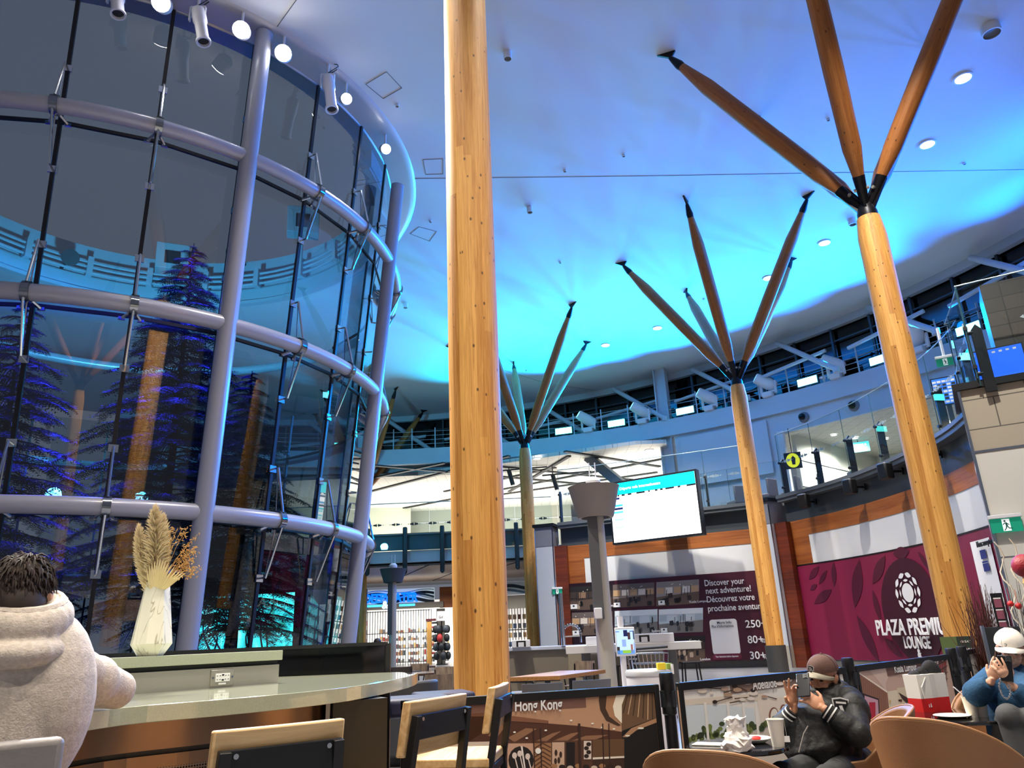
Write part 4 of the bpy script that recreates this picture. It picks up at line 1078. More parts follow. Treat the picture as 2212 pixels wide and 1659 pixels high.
for k, w in ((0.06, .03), (0.11, .03), (0.18, .035), (0.26, .06), (0.42, .04), (0.48, .06), (0.57, .03), (0.63, .03), (0.76, .04), (0.83, .07)): fl.rect(Lw * k, zh * 0.776, Lw * (k + w), zh * 0.795, mat('display_white'), 3)
for v, w, m_ in ((0.72, .05, '#101a50'), (0.60, .07, '#2a9ad8'), (0.545, .07, '#0c1440'), (0.485, .07, '#48d8e8'), (0.44, .08, '#a8f0f4'), (0.36, .07, '#8fe8f0'), (0.31, .08, '#c0f6f8'), (0.23, .07, '#9fecf4'), (0.19, .08, '#c8f6fa')):
    fl.rect(Lw * 0.03, zh * v, Lw * (0.03 + w * 1.6), zh * (v + 0.035), mat('display_' + m_[1:], m_, 0.4, emit=m_, es=0.9), 1)
fl.b.build('screen_graphics', None, t, smooth=False)
text('heading', 'Départs vols internationaux', 0.15, fl.at(Lw * 0.12, zh * 0.875, 3), dd, (0, 0, 1), mat('display_white'), t, bold=0.01)

# ------------------------------------------------------------------ travel poster (left bay)
M_MAR = mat('maroon_print', '#430d20', 0.45); M_MARD = mat('maroon_dark', '#22060f', 0.45); M_LET = mat('print_white', '#f2f0ee', 0.5)
pA, pB = V((1.80, 31.12, 0)), V((8.72, 27.98, 0)); e1 = (pB - pA).normalized(); n1_ = V((e1.y, -e1.x, 0))
t = wthing('travel_poster', 'long maroon travel poster with lounge photos and adventure slogan', 'poster', V((pA.x, pA.y, 0.24)))
Lp = (pB - pA).length
b = MB(); b.bar(pA + V((0, 0, 1.765)) + n1_ * 0.05, pB + V((0, 0, 1.765)) + n1_ * 0.05, 0.06, 3.05); b.build('board', M_MAR, t, smooth=False)
fl = Flat(pA + n1_ * 0.085 + V((0, 0, 0.24)), e1, (0, 0, 1), 0.004)
fl.rect(0.0, 0.02, 2.1, 3.04, M_MARD, 1)
def tone(h): return mat('tone_' + h[1:], h, 0.6)
def zp(x, y): return (1080 + x / 3.568, 1200 + y / 3.568)
def photo(fl, x0, y0, x1, y1, pal, seed, slope, k0=2):
    rnd = random.Random(seed)
    def Q(u, v): return zp(x0 + (x1 - x0) * u, y0 + (y1 - y0) * v - slope * (x1 - x0) * u)
    def R(u0, v0, u1, v1, c, k): fl.ppoly([Q(u0, v0), Q(u1, v0), Q(u1, v1), Q(u0, v1)], tone(c), k)
    R(0, 0, 1, 1, pal[0], k0)
    R(0, 0, 1, 0.22, pal[1], k0 + 1)
    fl.ppoly([Q(0, 0.62), Q(1, 0.5), Q(1, 1), Q(0, 1)], tone(pal[2]), k0 + 1)
    n = 5
    for i in range(n): R((i + 0.08) / n, 0.25, (i + 0.9) / n, 0.5, pal[3] if i % 2 else pal[4], k0 + 2)
    for i in range(10):
        u = rnd.uniform(0.02, 0.86); v = rnd.uniform(0.5, 0.82); w = rnd.uniform(0.05, 0.13)
        fl.ppoly([Q(u, v), Q(u + w * 0.8, v - 0.03), Q(u + w, v + 0.1), Q(u + w * 0.9, v + 0.18), Q(u + 0.01, v + 0.18)], tone(pal[5 + i % 2]), k0 + 3)
    for i in range(5):
        u = rnd.uniform(0.05, 0.9); R(u, rnd.uniform(0.2, 0.35), u + 0.012, rnd.uniform(0.5, 0.7), pal[6], k0 + 4)
    for i in range(6):
        u = rnd.uniform(0.05, 0.9); R(u, 0.1 + 0.02 * i, u + 0.02, 0.13 + 0.02 * i, '#f4ead8', k0 + 4)
DK_ = ('#3a2c26', '#1c1512', '#5a463a', '#8a6a52', '#3c2f28', '#a8927e', '#0e0b0a')
MD_ = ('#8a7a70', '#6a5c56', '#5e4a40', '#e0d2c4', '#c09a70', '#30282a', '#181416')
LT_ = ('#a89c96', '#8f8682', '#6b5648', '#e8e0d8', '#c4a078', '#3a2a24', '#241c1a')
SK_ = ('#c4d0d6', '#dfe6ea', '#7a7672', '#c6d0d6', '#a9b6be', '#54504e', '#202226')
photo(fl, 540, 242, 862, 425, DK_, 1, 0.045); photo(fl, 870, 226, 1190, 405, MD_, 2, 0.06); photo(fl, 1205, 206, 1535, 392, LT_, 3, 0.07)
photo(fl, 555, 442, 868, 620, MD_, 4, 0.04); photo(fl, 885, 428, 1215, 618, SK_, 5, 0.045); photo(fl, 1225, 416, 1565, 602, SK_, 6, 0.04); photo(fl, 1340, 626, 1582, 828, DK_, 7, 0.03)
for x, y in ((545, 378), (878, 365), (1220, 348), (560, 580), (1240, 560)): fl.ppoly([zp(x, y), zp(x + 50, y - 3), zp(x + 53, y + 32), zp(x + 3, y + 35)], M_LET, 8); fl.ppoly([zp(x + 18, y + 6), zp(x + 32, y + 5), zp(x + 33, y + 17), zp(x + 19, y + 18)], M_DARK, 9)
c = [fl.px(*zp(x, y)) for x, y in ((1612, 496), (1812, 490), (1836, 760), (1640, 764))]
fl.rrect(c[0][0], c[3][1], c[1][0] + 0.05, c[0][1], 0.1, M_LET, 2)
c2 = fl.px(*zp(1645, 806)); fl.rrect(c[0][0] - 0.02, c2[1], c[1][0] + 0.07, c[3][1] + 0.02, 0.1, mat('maroon_lite', '#6d1636', 0.5), 3)
fl.b.build('print', None, t, smooth=False)
def ftext(fl, t, body, x, y, size, m=None, k=12, width=None, bold=0.012, f=None, **kw):
    u, v = fl.px(*(f or zp)(x, y)); return text('lettering', body, size, fl.at(u, v, k), fl.r, fl.u, m or M_LET, t, bold=bold, ext=0.002, width=width, **kw)
for body, x, y, x2 in (('Discover your', 1578, 236, 1886), ('next adventure!', 1588, 296, 1938), ('Découvrez votre', 1596, 362, 1966), ('prochaine aventure', 1605, 432, 2040)):
    w = fl.px(*zp(x2, y))[0] - fl.px(*zp(x, y))[0]; ftext(fl, t, body, x, y, 0.31, width=w)
for body, x, y, s in (('250+', 1895, 556, 0.36), ('80+', 1912, 676, 0.36), ('30+', 1928, 798, 0.36)): ftext(fl, t, body, x, y, s)
for body, x, y in (('Inter', 2018, 655), ('Aero', 2020, 672), ('Coun', 2034, 780), ('Pays', 2036, 797)): ftext(fl, t, body, x, y, 0.11)
ftext(fl, t, 'More Info', 1674, 528, 0.13, M_DARK); ftext(fl, t, "Plus d'informations", 1634, 558, 0.13, M_DARK, width=fl.px(*zp(1802, 558))[0] - fl.px(*zp(1634, 558))[0])
ftext(fl, t, 'Your destination before departure', 1664, 786, 0.09, width=1.15 * 0.95 * (fl.px(*zp(1826, 786))[0] - fl.px(*zp(1664, 786))[0]))
for body, x, y in (('Hong Kong', 780, 398), ('Kuala Lumpur', 1462, 366), ('Sydney', 1172, 590), ('London', 1545, 808)): ftext(fl, t, body, x, y, 0.12)

# ------------------------------------------------------------------ lounge sign (right bay, curved)
class Curved(Flat):
    def __init__(s, path, lift): s.p = path; s.l = lift; s.b = MB(); s.n = V((-1, 0, 0))
    def px(s, x, y):
        d = RAY(x, y); acc = 0
        for A, B in zip(s.p, s.p[1:]):
            e = B - A; den = d.x * e.y - d.y * e.x
            if abs(den) > 1e-9:
                t_ = (A.x * e.y - A.y * e.x) / den; q = (A.x * d.y - A.y * d.x) / den
                if -1e-6 <= q <= 1.000001 and t_ > 0: return (acc + q * e.length, EYE + d.z * t_)
            acc += e.length
        return (plen(s.p), EYE)
    def at(s, u, v, k=1):
        p, d = along(s.p, max(0.0, u)); n = V((-d.y, d.x, 0)); n = n if n.dot(C0 - p) > 0 else -n
        return V((p.x, p.y, v)) + n * (s.l * k)
    def poly(s, uv, m, k=1):
        lo, hi = min(u for u, v in uv), max(u for u, v in uv)
        if hi - lo > 0.36:                               # cut wide shapes into upright slices that follow the curve
            n = int((hi - lo) / 0.3) + 1
            for i in range(n):
                q = uv
                for sg, lim in ((1, lo + (hi - lo) * i / n), (-1, lo + (hi - lo) * (i + 1) / n)):
                    out = []
                    for j in range(len(q)):
                        a, b = q[j - 1], q[j]; fa, fb = sg * (a[0] - lim), sg * (b[0] - lim)
                        if (fa >= 0) != (fb >= 0): w = fa / (fa - fb); out.append((lim, a[1] + (b[1] - a[1]) * w))
                        if fb >= 0: out.append(b)
                    q = out
                    if len(q) < 3: break
                if len(q) >= 3: s.poly(q, m, k)
            return s
        vs = [s.at(u, v, k) for u, v in uv]; c = sum(vs, V()) / len(vs)
        nn = (vs[1] - vs[0]).cross(vs[len(vs) // 2] - vs[0]); f = tuple(range(len(vs)))
        s.b.add(vs, [f if nn.dot(C0 - c) > 0 else f[::-1]], m); return s
PW = offset(W2, -0.05)
t = wthing('lounge_sign_wall', 'huge maroon leaf-patterned lounge sign with a white oval emblem', 'sign', V((PW[0].x, PW[0].y, 0.24)))
b = MB(); b.wall(PW, 0.24, 3.29, 0.04, side=1); b.build('board', mat('crimson_print', '#7c1a3c', 0.42), t, smooth=False)
b = MB(); b.wall(offset(W2, -0.06), 3.27, 3.31, 0.03, side=1); b.build('edge_strip', M_BLACK, t, smooth=False)
cf = Curved(PW, 0.012); LFm = mat('crimson_leaf', '#4f1029', 0.42)
def z7(x, y): return (1650 + x / 3.936, 1150 + y / 3.936)
def leaf(x0, y0, x1, y1, w): cf.lens(cf.px(*z7(x0, y0)), cf.px(*z7(x1, y1)), w, LFm, 1, 12)
for a_ in ((470, 440, 540, 320, .13), (600, 460, 595, 250, .14), (430, 605, 580, 485, .16), (775, 640, 815, 230, .16), (925, 440, 1035, 195, .16), (1000, 770, 925, 485, .13), (985, 1110, 790, 700, .13), (1190, 1065, 1020, 895, .15), (385, 400, 470, 290, .18), (395, 490, 455, 440, .2), (1100, 185, 1240, 160, .2), (1310, 160, 1420, 330, .12), (1480, 420, 1530, 260, .14)): leaf(*a_)
oc = cf.px(*z7(1262, 640)); top_ = cf.px(*z7(1180, 255)); ou = abs(cf.px(*z7(1500, 600))[0] - oc[0])
cf.ell(oc[0], oc[1] - 0.05, ou * 1.02, 1.40, mat('crimson_oval', '#3d0d22', 0.42), 2, 40)
lu, lv = cf.px(*z7(1238, 512)); k_ = 0.62
ru = abs(cf.px(*z7(1345, 512))[0] - cf.px(*z7(1132, 512))[0]) / 2; rv = abs(cf.px(*z7(1238, 335))[1] - cf.px(*z7(1238, 688))[1]) / 2
cf.ell(lu, lv, ru * 0.46, rv * 0.47, M_LET, 4, 24)
for i in range(10):
    a0, a1 = 2 * PI * (i + 0.06) / 10 + PI / 2, 2 * PI * (i + 0.94) / 10 + PI / 2
    cf.lens((lu + ru * 0.93 * math.cos(a0), lv + rv * 0.93 * math.sin(a0)), (lu + ru * 0.93 * math.cos(a1), lv + rv * 0.93 * math.sin(a1)), 0.24, M_LET, 4, 8)
for i in range(8):
    a0, a1 = 2 * PI * (i + 0.1) / 8 + PI / 8 + PI / 2, 2 * PI * (i + 0.9) / 8 + PI / 8 + PI / 2
    cf.lens((lu + ru * 0.64 * math.cos(a0), lv + rv * 0.64 * math.sin(a0)), (lu + ru * 0.64 * math.cos(a1), lv + rv * 0.64 * math.sin(a1)), 0.16, M_LET, 4, 7)
# white information board at the far right of the bay
a_, b_ = cf.px(2104, 1200)[0], cf.px(2148, 1200)[0]
for i in range(4):
    u0 = a_ + (b_ - a_) * i / 4; cf.rect(u0, 0.5, a_ + (b_ - a_) * (i + 1) / 4, 3.05, M_LET, 2)
BLc = mat('navy_print', '#24337a', 0.5)
v0 = cf.px(2130, 1205)[1]
cf.rect(a_ + (b_ - a_) * 0.42, v0 - 0.02, a_ + (b_ - a_) * 0.72, v0 + 0.18, BLc, 4); cf.rect(a_ + (b_ - a_) * 0.42, v0 - 0.30, a_ + (b_ - a_) * 0.72, v0 - 0.12, BLc, 4)
cf.rect(a_ + (b_ - a_) * 0.42, v0 - 0.11, a_ + (b_ - a_) * 0.72, v0 - 0.07, BLc, 4)
cf.b.build('print', None, t, smooth=False)
def ctext(body, x0, x1, y, size, m=M_LET, bold=0.02):
    A, B = cf.at(*cf.px(*z7(x0, y)), 5), cf.at(*cf.px(*z7(x1, y)), 5)
    B.z = A.z; off = (C0 - (A + B) / 2); off.z = 0; off.normalize()
    return text('lettering', body, size, A + off * 0.05, B - A, (0, 0, 1), m, t, bold=bold, ext=0.01, width=(B - A).length)
ctext('PLAZA PREMIUM', 980, 1660, 872, 0.60); ctext('LOUNGE', 1216, 1440, 982, 0.44); ctext('&', 1332, 1362, 1058, 0.30)
ctext('Nous acceptons', 1838, 1990, 130, 0.2, M_DARK, 0.0)

# ------------------------------------------------------------------ far hall on the left: slab, upper room, shops
FY = 41.8
root = struct(thing('wall_far', 'x', 'wall')); del root['label']; del root['category']
b = MB(); b.box((-8.3, FY + 9, 5.8), (21.0, 18, 0.62)); b.build('slab', M_WHITE, root, smooth=False)
b = MB(); b.box((-8.3, FY - 0.12, 6.55), (21.0, 0.1, 0.85)); b.box((-8.3, FY - 0.2, 6.95), (21, 0.3, 0.06)); b.build('slate_parapet', mat('parapet_grey', '#5a615f', 0.4), root, smooth=False)
M_FARW = mat('far_wall', '#a3a698', 0.6)
b = MB(); b.box((-2.0, 56, 8.4), (12, 0.3, 5.0)); b.build('upper_wall', M_FARW, root, smooth=False)
b = MB(); b.box((-12.2, 53.5, 8.4), (9.0, 0.3, 5.0), 0.15); b.build('cream_wall', mat('far_cream', '#d9d5be', 0.6), root, smooth=False)
b = MB(); b.box((-2.0, 55.82, 9.7), (12, 0.04, 0.05))
for x in (-6.6, -3.4, -0.2, 3): b.box((x, 55.82, 8.4), (0.03, 0.03, 5))
b.build('wall_joint', M_WHITE, root, smooth=False)
b = MB(); b.box((-2.0, 55.8, 7.0), (11.5, 0.08, 1.3)); b.build('reflection_panel', mat('reflection_blue', '#16223c', 0.08), root, smooth=False)  # dark blue panel stands in for night reflections in the balcony glass
t0 = struct(thing('ceiling_far', 'x', 'ceiling')); del t0['label']; del t0['category']
b = MB(); b.prism([(-22, 43.2), (9.2, 43.2), (12.5, 62), (-22, 62)], 10.6, 10.8); b.prism([(-6, 43.3), (6.3, 37.9), (7.9, 37.9), (9.2, 43.3)], 10.6, 10.8); b.build('acoustic_ceiling', G_ACT, t0, smooth=False)
b = MB()
for (x0, y0, x1, y1) in ((750, 1000, 1440, 1062), (800, 1062, 1100, 985), (870, 1098, 1440, 990), (1000, 1080, 1420, 1020), (1100, 1062, 1230, 985), (1220, 975, 1425, 1008), (1000, 1000, 1400, 1040), (795, 1035, 960, 1000), (960, 1062, 1200, 1010)):
    A, B = AZ(x0, y0, 10.56), AZ(x1, y1, 10.56); b.bar(A, B, 0.22, 0.08)
b.build('dark_slot', mat('slot_dark', '#2c2a28', 0.6), t0, smooth=False)
for i, (px, py) in enumerate(((905, 1064), (1180, 1077), (1160, 990), (1402, 972), (1300, 1040), (1120, 1070))):
    downlight(AZ(px, py, 10.59), 'downlight in the white grid ceiling of the far hall, ' + NUM[i] + ' one', 0.2, group='far hall downlights')
# raking column and rods under that ceiling
t = wthing('raking_strut', 'thick grey slanting strut under the far white ceiling, behind the flight display', 'strut', AR(1345, 1045, 40))
b = MB(); A, B = AR(1272, 988, 41), AR(1345, 1048, 40); b.bar(A, B + (B - A) * 0.7, 0.55, 0.5); b.build('shaft', M_GREY, t, smooth=False)
for i, (px, py) in enumerate(((1195, 1045), (1100, 1035))):
    A = AR(px, py, 42); t = wthing('track_lamp', 'dark cylinder lamp on a track under the far ceiling, ' + ['right', 'left'][i] + ' of the rear timber column', 'lamp', A)
    b = MB(); b.tube([A + V((0, 0, 0.5)), A + V((0.2, 0, -0.35))], 0.13, 10); b.build('can', M_DARK, t)
    b = MB(); b.bar(A + V((-0.6, 0, 0.5)), A + V((2.2, 0, 0.62)), 0.08, 0.08); b.tube([A + V((0, 0, 0.5)), V((A.x, A.y, 10.6))], 0.03, 6); b.build('track', M_DARK, t, smooth=False)
# railing of the far balcony
t = wthing('far_balcony_screen', 'glass balcony screen with dark posts above the distant shops', 'glass screen')
fp = [V((-14.4, FY - 0.3, 0)), V((1.9, FY - 0.3, 0))]
L = plen(fp); n = 8
for i in range(n):
    A, d = along(fp, L * i / n); B, _ = along(fp, L * (i + 1) / n)
    pane(A, B, 6.1, 8.7).build('glass_pane', G_RAIL, t, smooth=False)
    fl = Flat(A - V((0, 0.015, 0)), (1, 0, 0), (0, 0, 1), 0.003)
    for k in range(2): frit(fl, (k + 0.5) * L / n / 2, 7.52, 0.34, M_FRITD)
    fl.b.build('frit_pattern', None, t, smooth=False)
    for dx in (-0.07, 0.07):
        pass
    b = MB(); b.box((A.x + 0.02, A.y - 0.1, 6.1), (0.24, 0.26, 2.5)); b.box((A.x + 0.02, A.y - 0.15, 4.9), (0.16, 0.2, 0.2)); b.build('post', mat('post_dark_green', '#2b312f', 0.4), t, bev=0.06)
b = MB(); b.tube([p + V((0, 0, 8.7)) for p in fp], 0.025, 6); b.build('top_edge', mat('edge_light'), t)
b = MB()
for z in (6.75, 7.05): b.tube([p + V((0, 0.3, z)) for p in fp], 0.025, 6)
b.build('handrail', M_STEEL, t)
# soffit over the shops
t0 = struct(thing('ceiling_shops', 'x', 'ceiling')); del t0['label']; del t0['category']
b = MB(); b.box((-8.3, FY + 6, 5.35), (21, 11.5, 0.1)); b.build('brown_soffit', mat('soffit_brown', '#8c7768', 0.5), t0, smooth=False)
b = MB()
for x0, x1 in ((-9, -5), (-6, -2.2), (-4, 0)): b.bar((x0, FY + 11, 5.28), (x1, FY, 5.28), 0.06, 0.04)
b.build('slot', M_DARK, t0, smooth=False)
SY = 48.6
def sx(px, py): d = RAY(px, py); return d.x * SY / d.y
def sz(px, py): d = RAY(px, py); return EYE + d.z * SY / d.y
t = wthing('shop', 'brightly lit closed shop with a blue name sign and folding grille', 'shop', (sx(880, 1400), SY, 0))
X0, X1 = sx(793, 1300), sx(958, 1300)
zs0, zs1 = sz(870, 1303), sz(870, 1276)
b = MB(); b.box(((X0 + X1) / 2 - 0.3, SY + 0.3, (zs0 + zs1) / 2), (X1 - X0 - 0.6, 0.3, zs1 - zs0 + 0.25)); b.build('sign_board', mat('wave_pale', '#cfe0ea', 0.5, emit='#cfe4f0', es=0.35), t, smooth=False)
b = MB(); b.box((X1 + 0.35, SY + 0.2, sz(955, 1290)), (1.2, 0.3, 1.25)); b.build('wood_panel', W_PANEL, t, smooth=False)
b = MB(); b.box(((X0 + X1) / 2, SY + 0.1, sz(870, 1309)), (X1 - X0, 0.4, 0.34)); b.build('lower_beam', mat('beam_taupe', '#7d7568', 0.5), t, smooth=False)
fl = Flat(V((X0, SY + 0.14, zs0 - 0.1)), (1, 0, 0), (0, 0, 1), 0.006); Wd, Hh = X1 - X0 - 0.6, zs1 - zs0 + 0.2
def wave(c, v0, am, th, ph, k):
    U = [Wd * i / 24 for i in range(25)]; f = lambda u: v0 + am * math.sin(u * 2.1 + ph)
    fl.poly([(u, min(Hh, max(0.0, f(u)))) for u in U] + [(u, min(Hh, max(0.0, f(u) - th))) for u in U[::-1]], tone(c), k)
wave('#2c3a48', Hh * 0.75, 0.10, 0.16, 0.5, 1); wave('#4d6a80', Hh * 0.62, 0.14, 0.14, 1.4, 2); wave('#1d2830', Hh * 0.38, 0.12, 0.2, 2.2, 3); wave('#eef4f8', Hh * 0.52, 0.15, 0.09, 1.9, 4); wave('#f4f8fa', Hh * 0.9, 0.08, 0.07, 0.2, 5)
fl.b.build('wave_print', None, t, smooth=False)
M_NAME = mat('sign_blue', '#0a6cf0', 0.3, emit='#0a74ff', es=1.1)
text('lettering', 'DEEPWATER', 0.78, (sx(786, 1303), SY - 0.05, sz(800, 1303)), (1, 0, 0), (0, 0, 1), M_NAME, t, bold=0.03, ext=0.08, width=sx(902, 1303) - sx(786, 1303))
b = MB(); b.box((sx(815, 1310), SY - 0.08, sz(815, 1309)), (sx(838, 1309) - sx(795, 1309), 0.08, 0.14)); b.box((sx(880, 1309), SY - 0.08, sz(880, 1307)), (sx(895, 1309) - sx(861, 1309), 0.08, 0.14)); b.build('light_bar', mat('bar_aqua', '#60c8ff', 0.3, emit='#40c0ff', es=1.2), t, smooth=False)
text('lettering', '&', 0.62, (sx(826, 1314), SY - 0.14, sz(826, 1315)), (1, 0, 0), (0, 0, 1), mat('amp_white', '#d8f2ff', 0.3, emit='#c8ecff', es=1.0), t, bold=0.03, ext=0.05)
M_SHOPGLOW = mat('shop_white_glow', '#efece4', 0.6, emit=(1, 0.97, 0.92), es=0.55)  # glow put into the white paint in place of shop lighting
b = MB(); b.box(((X0 + X1) / 2 - 1, SY + 4.0, 2.0), (X1 - X0 + 6, 0.2, 4.0)); b.build('shop_back_wall', M_SHOPGLOW, t, smooth=False)
zg = sz(870, 1318)
b = MB()                                                     # folding grille
for i in range(26):
    x = X0 + 0.05 + (sx(930, 1350) - X0) * i / 25; b.box((x, SY, zg / 2), (0.045, 0.05, zg))
for z in (0.2, 1.0, 1.9, zg - 0.05): b.box(((X0 + sx(930, 1350)) / 2, SY, z), (sx(930, 1350) - X0, 0.05, 0.05))
b.build('folding_grille', mat('grille_grey', '#8d8882', 0.35, 0.6), t, smooth=False)
b = MB(); b.box((sx(952, 1350), SY + 0.1, zg / 2), (0.5, 0.3, zg)); b.build('stone_jamb', mat('granite', '#55524c', 0.7, var=0.4, vscale=30), t, smooth=False)
random.seed(31)
for i in range(5):
    x = X0 + 0.7 + i * 0.95
    u = wthing('shop_shelf', 'stocked white shelf unit inside the shop, ' + NUM[i] + ' from the left', 'shelf', (x, SY + 2.6, 0), 'shelves in the shop')
    b = MB()
    for z in (0.08, 0.5, 0.95, 1.4, 1.85, 2.3): b.box((x, SY + 2.6, z), (0.86, 0.42, 0.03))
    for s in (-1, 1): b.box((x + 0.43 * s, SY + 2.6, 1.2), (0.03, 0.44, 2.4))
    b.build('frame', M_SHOPGLOW, u, smooth=False)
    cols = ['#b98a5a', '#8a4a3a', '#d9b070', '#6a6a70', '#a83028', '#c9c2b4', '#40484e']
    for r_ in range(5):
        b = MB(); xx = x - 0.38
        while xx < x + 0.34:
            w = random.uniform(0.06, 0.14); h = random.uniform(0.14, 0.34); b.box((xx + w / 2, SY + 2.5, 0.10 + 0.45 * r_ + h / 2), (w, 0.2, h), m=tone(random.choice(cols))); xx += w + 0.03
        o = b.build('stock', None, u, smooth=False); o['kind'] = 'stuff'
u = wthing('display_stand', 'orange wooden stand with dark goods at the shop entrance', 'stand', (sx(938, 1380), SY - 0.6, 0))
b = MB(); x = sx(930, 1380); b.box((x, SY - 0.6, 1.25), (0.28, 0.3, 2.5)); b.build('post', mat('stand_orange', '#d09a4e', 0.5), u, smooth=False)
b = MB(); b.box((x + 0.1, SY - 0.6, 2.58), (0.6, 0.4, 0.14)); b.build('cap', tone('#5a1c22'), u, smooth=False)
b = MB()
for r_ in range(9): b.box((x + 0.33, SY - 0.6, 0.4 + r_ * 0.25), (0.3, 0.3, 0.12), m=tone(['#16181c', '#33383e', '#1c2026', '#a82824'][r_ % 4 if r_ != 1 else 3]))
b.build('goods', None, u, smooth=False)
u = wthing('bag_rack', 'rack of dark bags beside the shop, left of the huge timber column', 'rack', (sx(960, 1390), SY - 1.6, 0))
b = MB(); xr = sx(960, 1390); b.tube([(xr, SY - 1.6, 0), (xr, SY - 1.6, 2.5)], 0.04, 8); b.lathe([(0.35, 0), (0.35, 0.05)], (xr, SY - 1.6, 0), 16); b.build('pole', M_BLACK, u)
for r_ in range(4):
    for k in range(5):
        c = V((xr + 0.38 * math.cos(k * 1.256 + r_), SY - 1.6 + 0.38 * math.sin(k * 1.256 + r_), 0.5 + 0.5 * r_)); b = MB(); b.ell(c, (0.17, 0.17, 0.24), 10, 7); b.build('bag', tone('#b02a2a') if (r_, k) == (2, 2) else tone(['#15171c', '#262b33', '#3a4048'][k % 3]), u)
b = MB(); b.box((xr, SY - 1.7, 2.75), (0.5, 0.05, 0.55)); b.build('price_card', tone('#e8dedc'), u, smooth=False)
text('lettering', 'Gd', 0.2, (xr - 0.16, SY - 1.73, 2.62), (1, 0, 0), (0, 0, 1), M_BLACK, u, bold=0.02)
# grey wall piece left of the shop, with dark speaker, and blue kiosk further left
t = wthing('grey_partition', 'plain grey wall panel left of the closed shop', 'partition', (sx(785, 1350), SY - 0.5, 0))
b = MB(); b.box((sx(782, 1350), SY - 0.5, 2.3), (0.75, 0.2, 4.6)); b.build('panel', mat('partition_grey', '#4b5154', 0.5), t, smooth=False)
t = wthing('hanging_loudspeaker', 'tall dark loudspeaker column on the grey wall panel left of the shop', 'loudspeaker', (sx(791, 1320), SY - 0.75, 2.2))
b = MB(); b.box((sx(791, 1315), SY - 0.72, 3.2), (0.22, 0.24, 2.0)); b.build('body', M_BLACK, t, smooth=False)
t = wthing('ticket_kiosk', 'tall blue self-service kiosk glimpsed beside the right silver drum post', 'kiosk', (sx(744, 1370), SY - 2, 0))
b = MB(); xk = sx(744, 1370) ; b.box((xk, SY - 2, 1.35), (1.2, 0.6, 2.7)); b.build('body', mat('kiosk_navy', '#123066', 0.4), t, smooth=False)
b = MB(); b.box((xk - 0.28, SY - 2.31, 1.7), (0.45, 0.03, 1.7)); b.build('front_plate', mat('kiosk_pale', '#9fb2c4', 0.4, emit='#9fb2c4', es=0.3), t, smooth=False)
text('lettering', 'G', 0.5, (xk + 0.1, SY - 2.33, 1.6), (1, 0, 0), (0, 0, 1), M_LET, t, bold=0.02)
# second, left shop strip and shelves seen between the two timber columns
for nm, xa, xb, lab in (('shop', 715, 782, 'lit shop strip with striped blind left of the grey wall panel'), ('shop', 1085, 1160, 'narrow view of lit shop shelves between the two timber columns')):
    A, B = sx(xa, 1350), sx(xb, 1350)
    t = wthing(nm, lab, 'shop', ((A + B) / 2, SY + 1, 0))
    b = MB(); b.box(((A + B) / 2, SY + 2.2, 2.0), (B - A, 0.2, 4.0)); b.build('back_wall', M_SHOPGLOW, t, smooth=False)
    b = MB(); b.box(((A + B) / 2, SY + 0.1, sz(1110, 1300)), (B - A, 0.3, 0.8)); b.build('sign_band', tone('#8c8478'), t, smooth=False)
    fl = Flat(V((A, SY - 0.06, sz(1110, 1278) - 0.15)), (1, 0, 0), (0, 0, 1), 0.005); Wd, Hh = B - A, 0.75
    fl.rect(0, 0, Wd, Hh, tone('#dfe8ee'), 1); wave('#2c3a48', 0.5, 0.12, 0.2, 0.5 if xa > 800 else 2, 2); wave('#53708a', 0.25, 0.1, 0.15, 1.0, 3); fl.b.build('wave_print', None, t, smooth=False)
    b = MB()
    for i in range(12): b.box((A + (B - A) * (i + 0.5) / 12, SY, 1.6), (0.05, 0.05, 3.2))
    for z in (0.9, 1.8): b.box(((A + B) / 2, SY, z), (B - A, 0.05, 0.06))
    b.build('grille', mat('grille_brown', '#3b3330', 0.5), t, smooth=False)
    b = MB()
    for r_ in range(5):
        for k in range(7): b.box((A + (B - A) * (k + 0.5) / 7, SY + 1.6, 0.4 + r_ * 0.55), (0.22, 0.2, 0.3), m=tone(random.choice(['#b98a5a', '#8a4a3a', '#a83028', '#6a6a70', '#d9b070', '#3a5a8a'])))
    o = b.build('stock', None, t, smooth=False); o['kind'] = 'stuff'
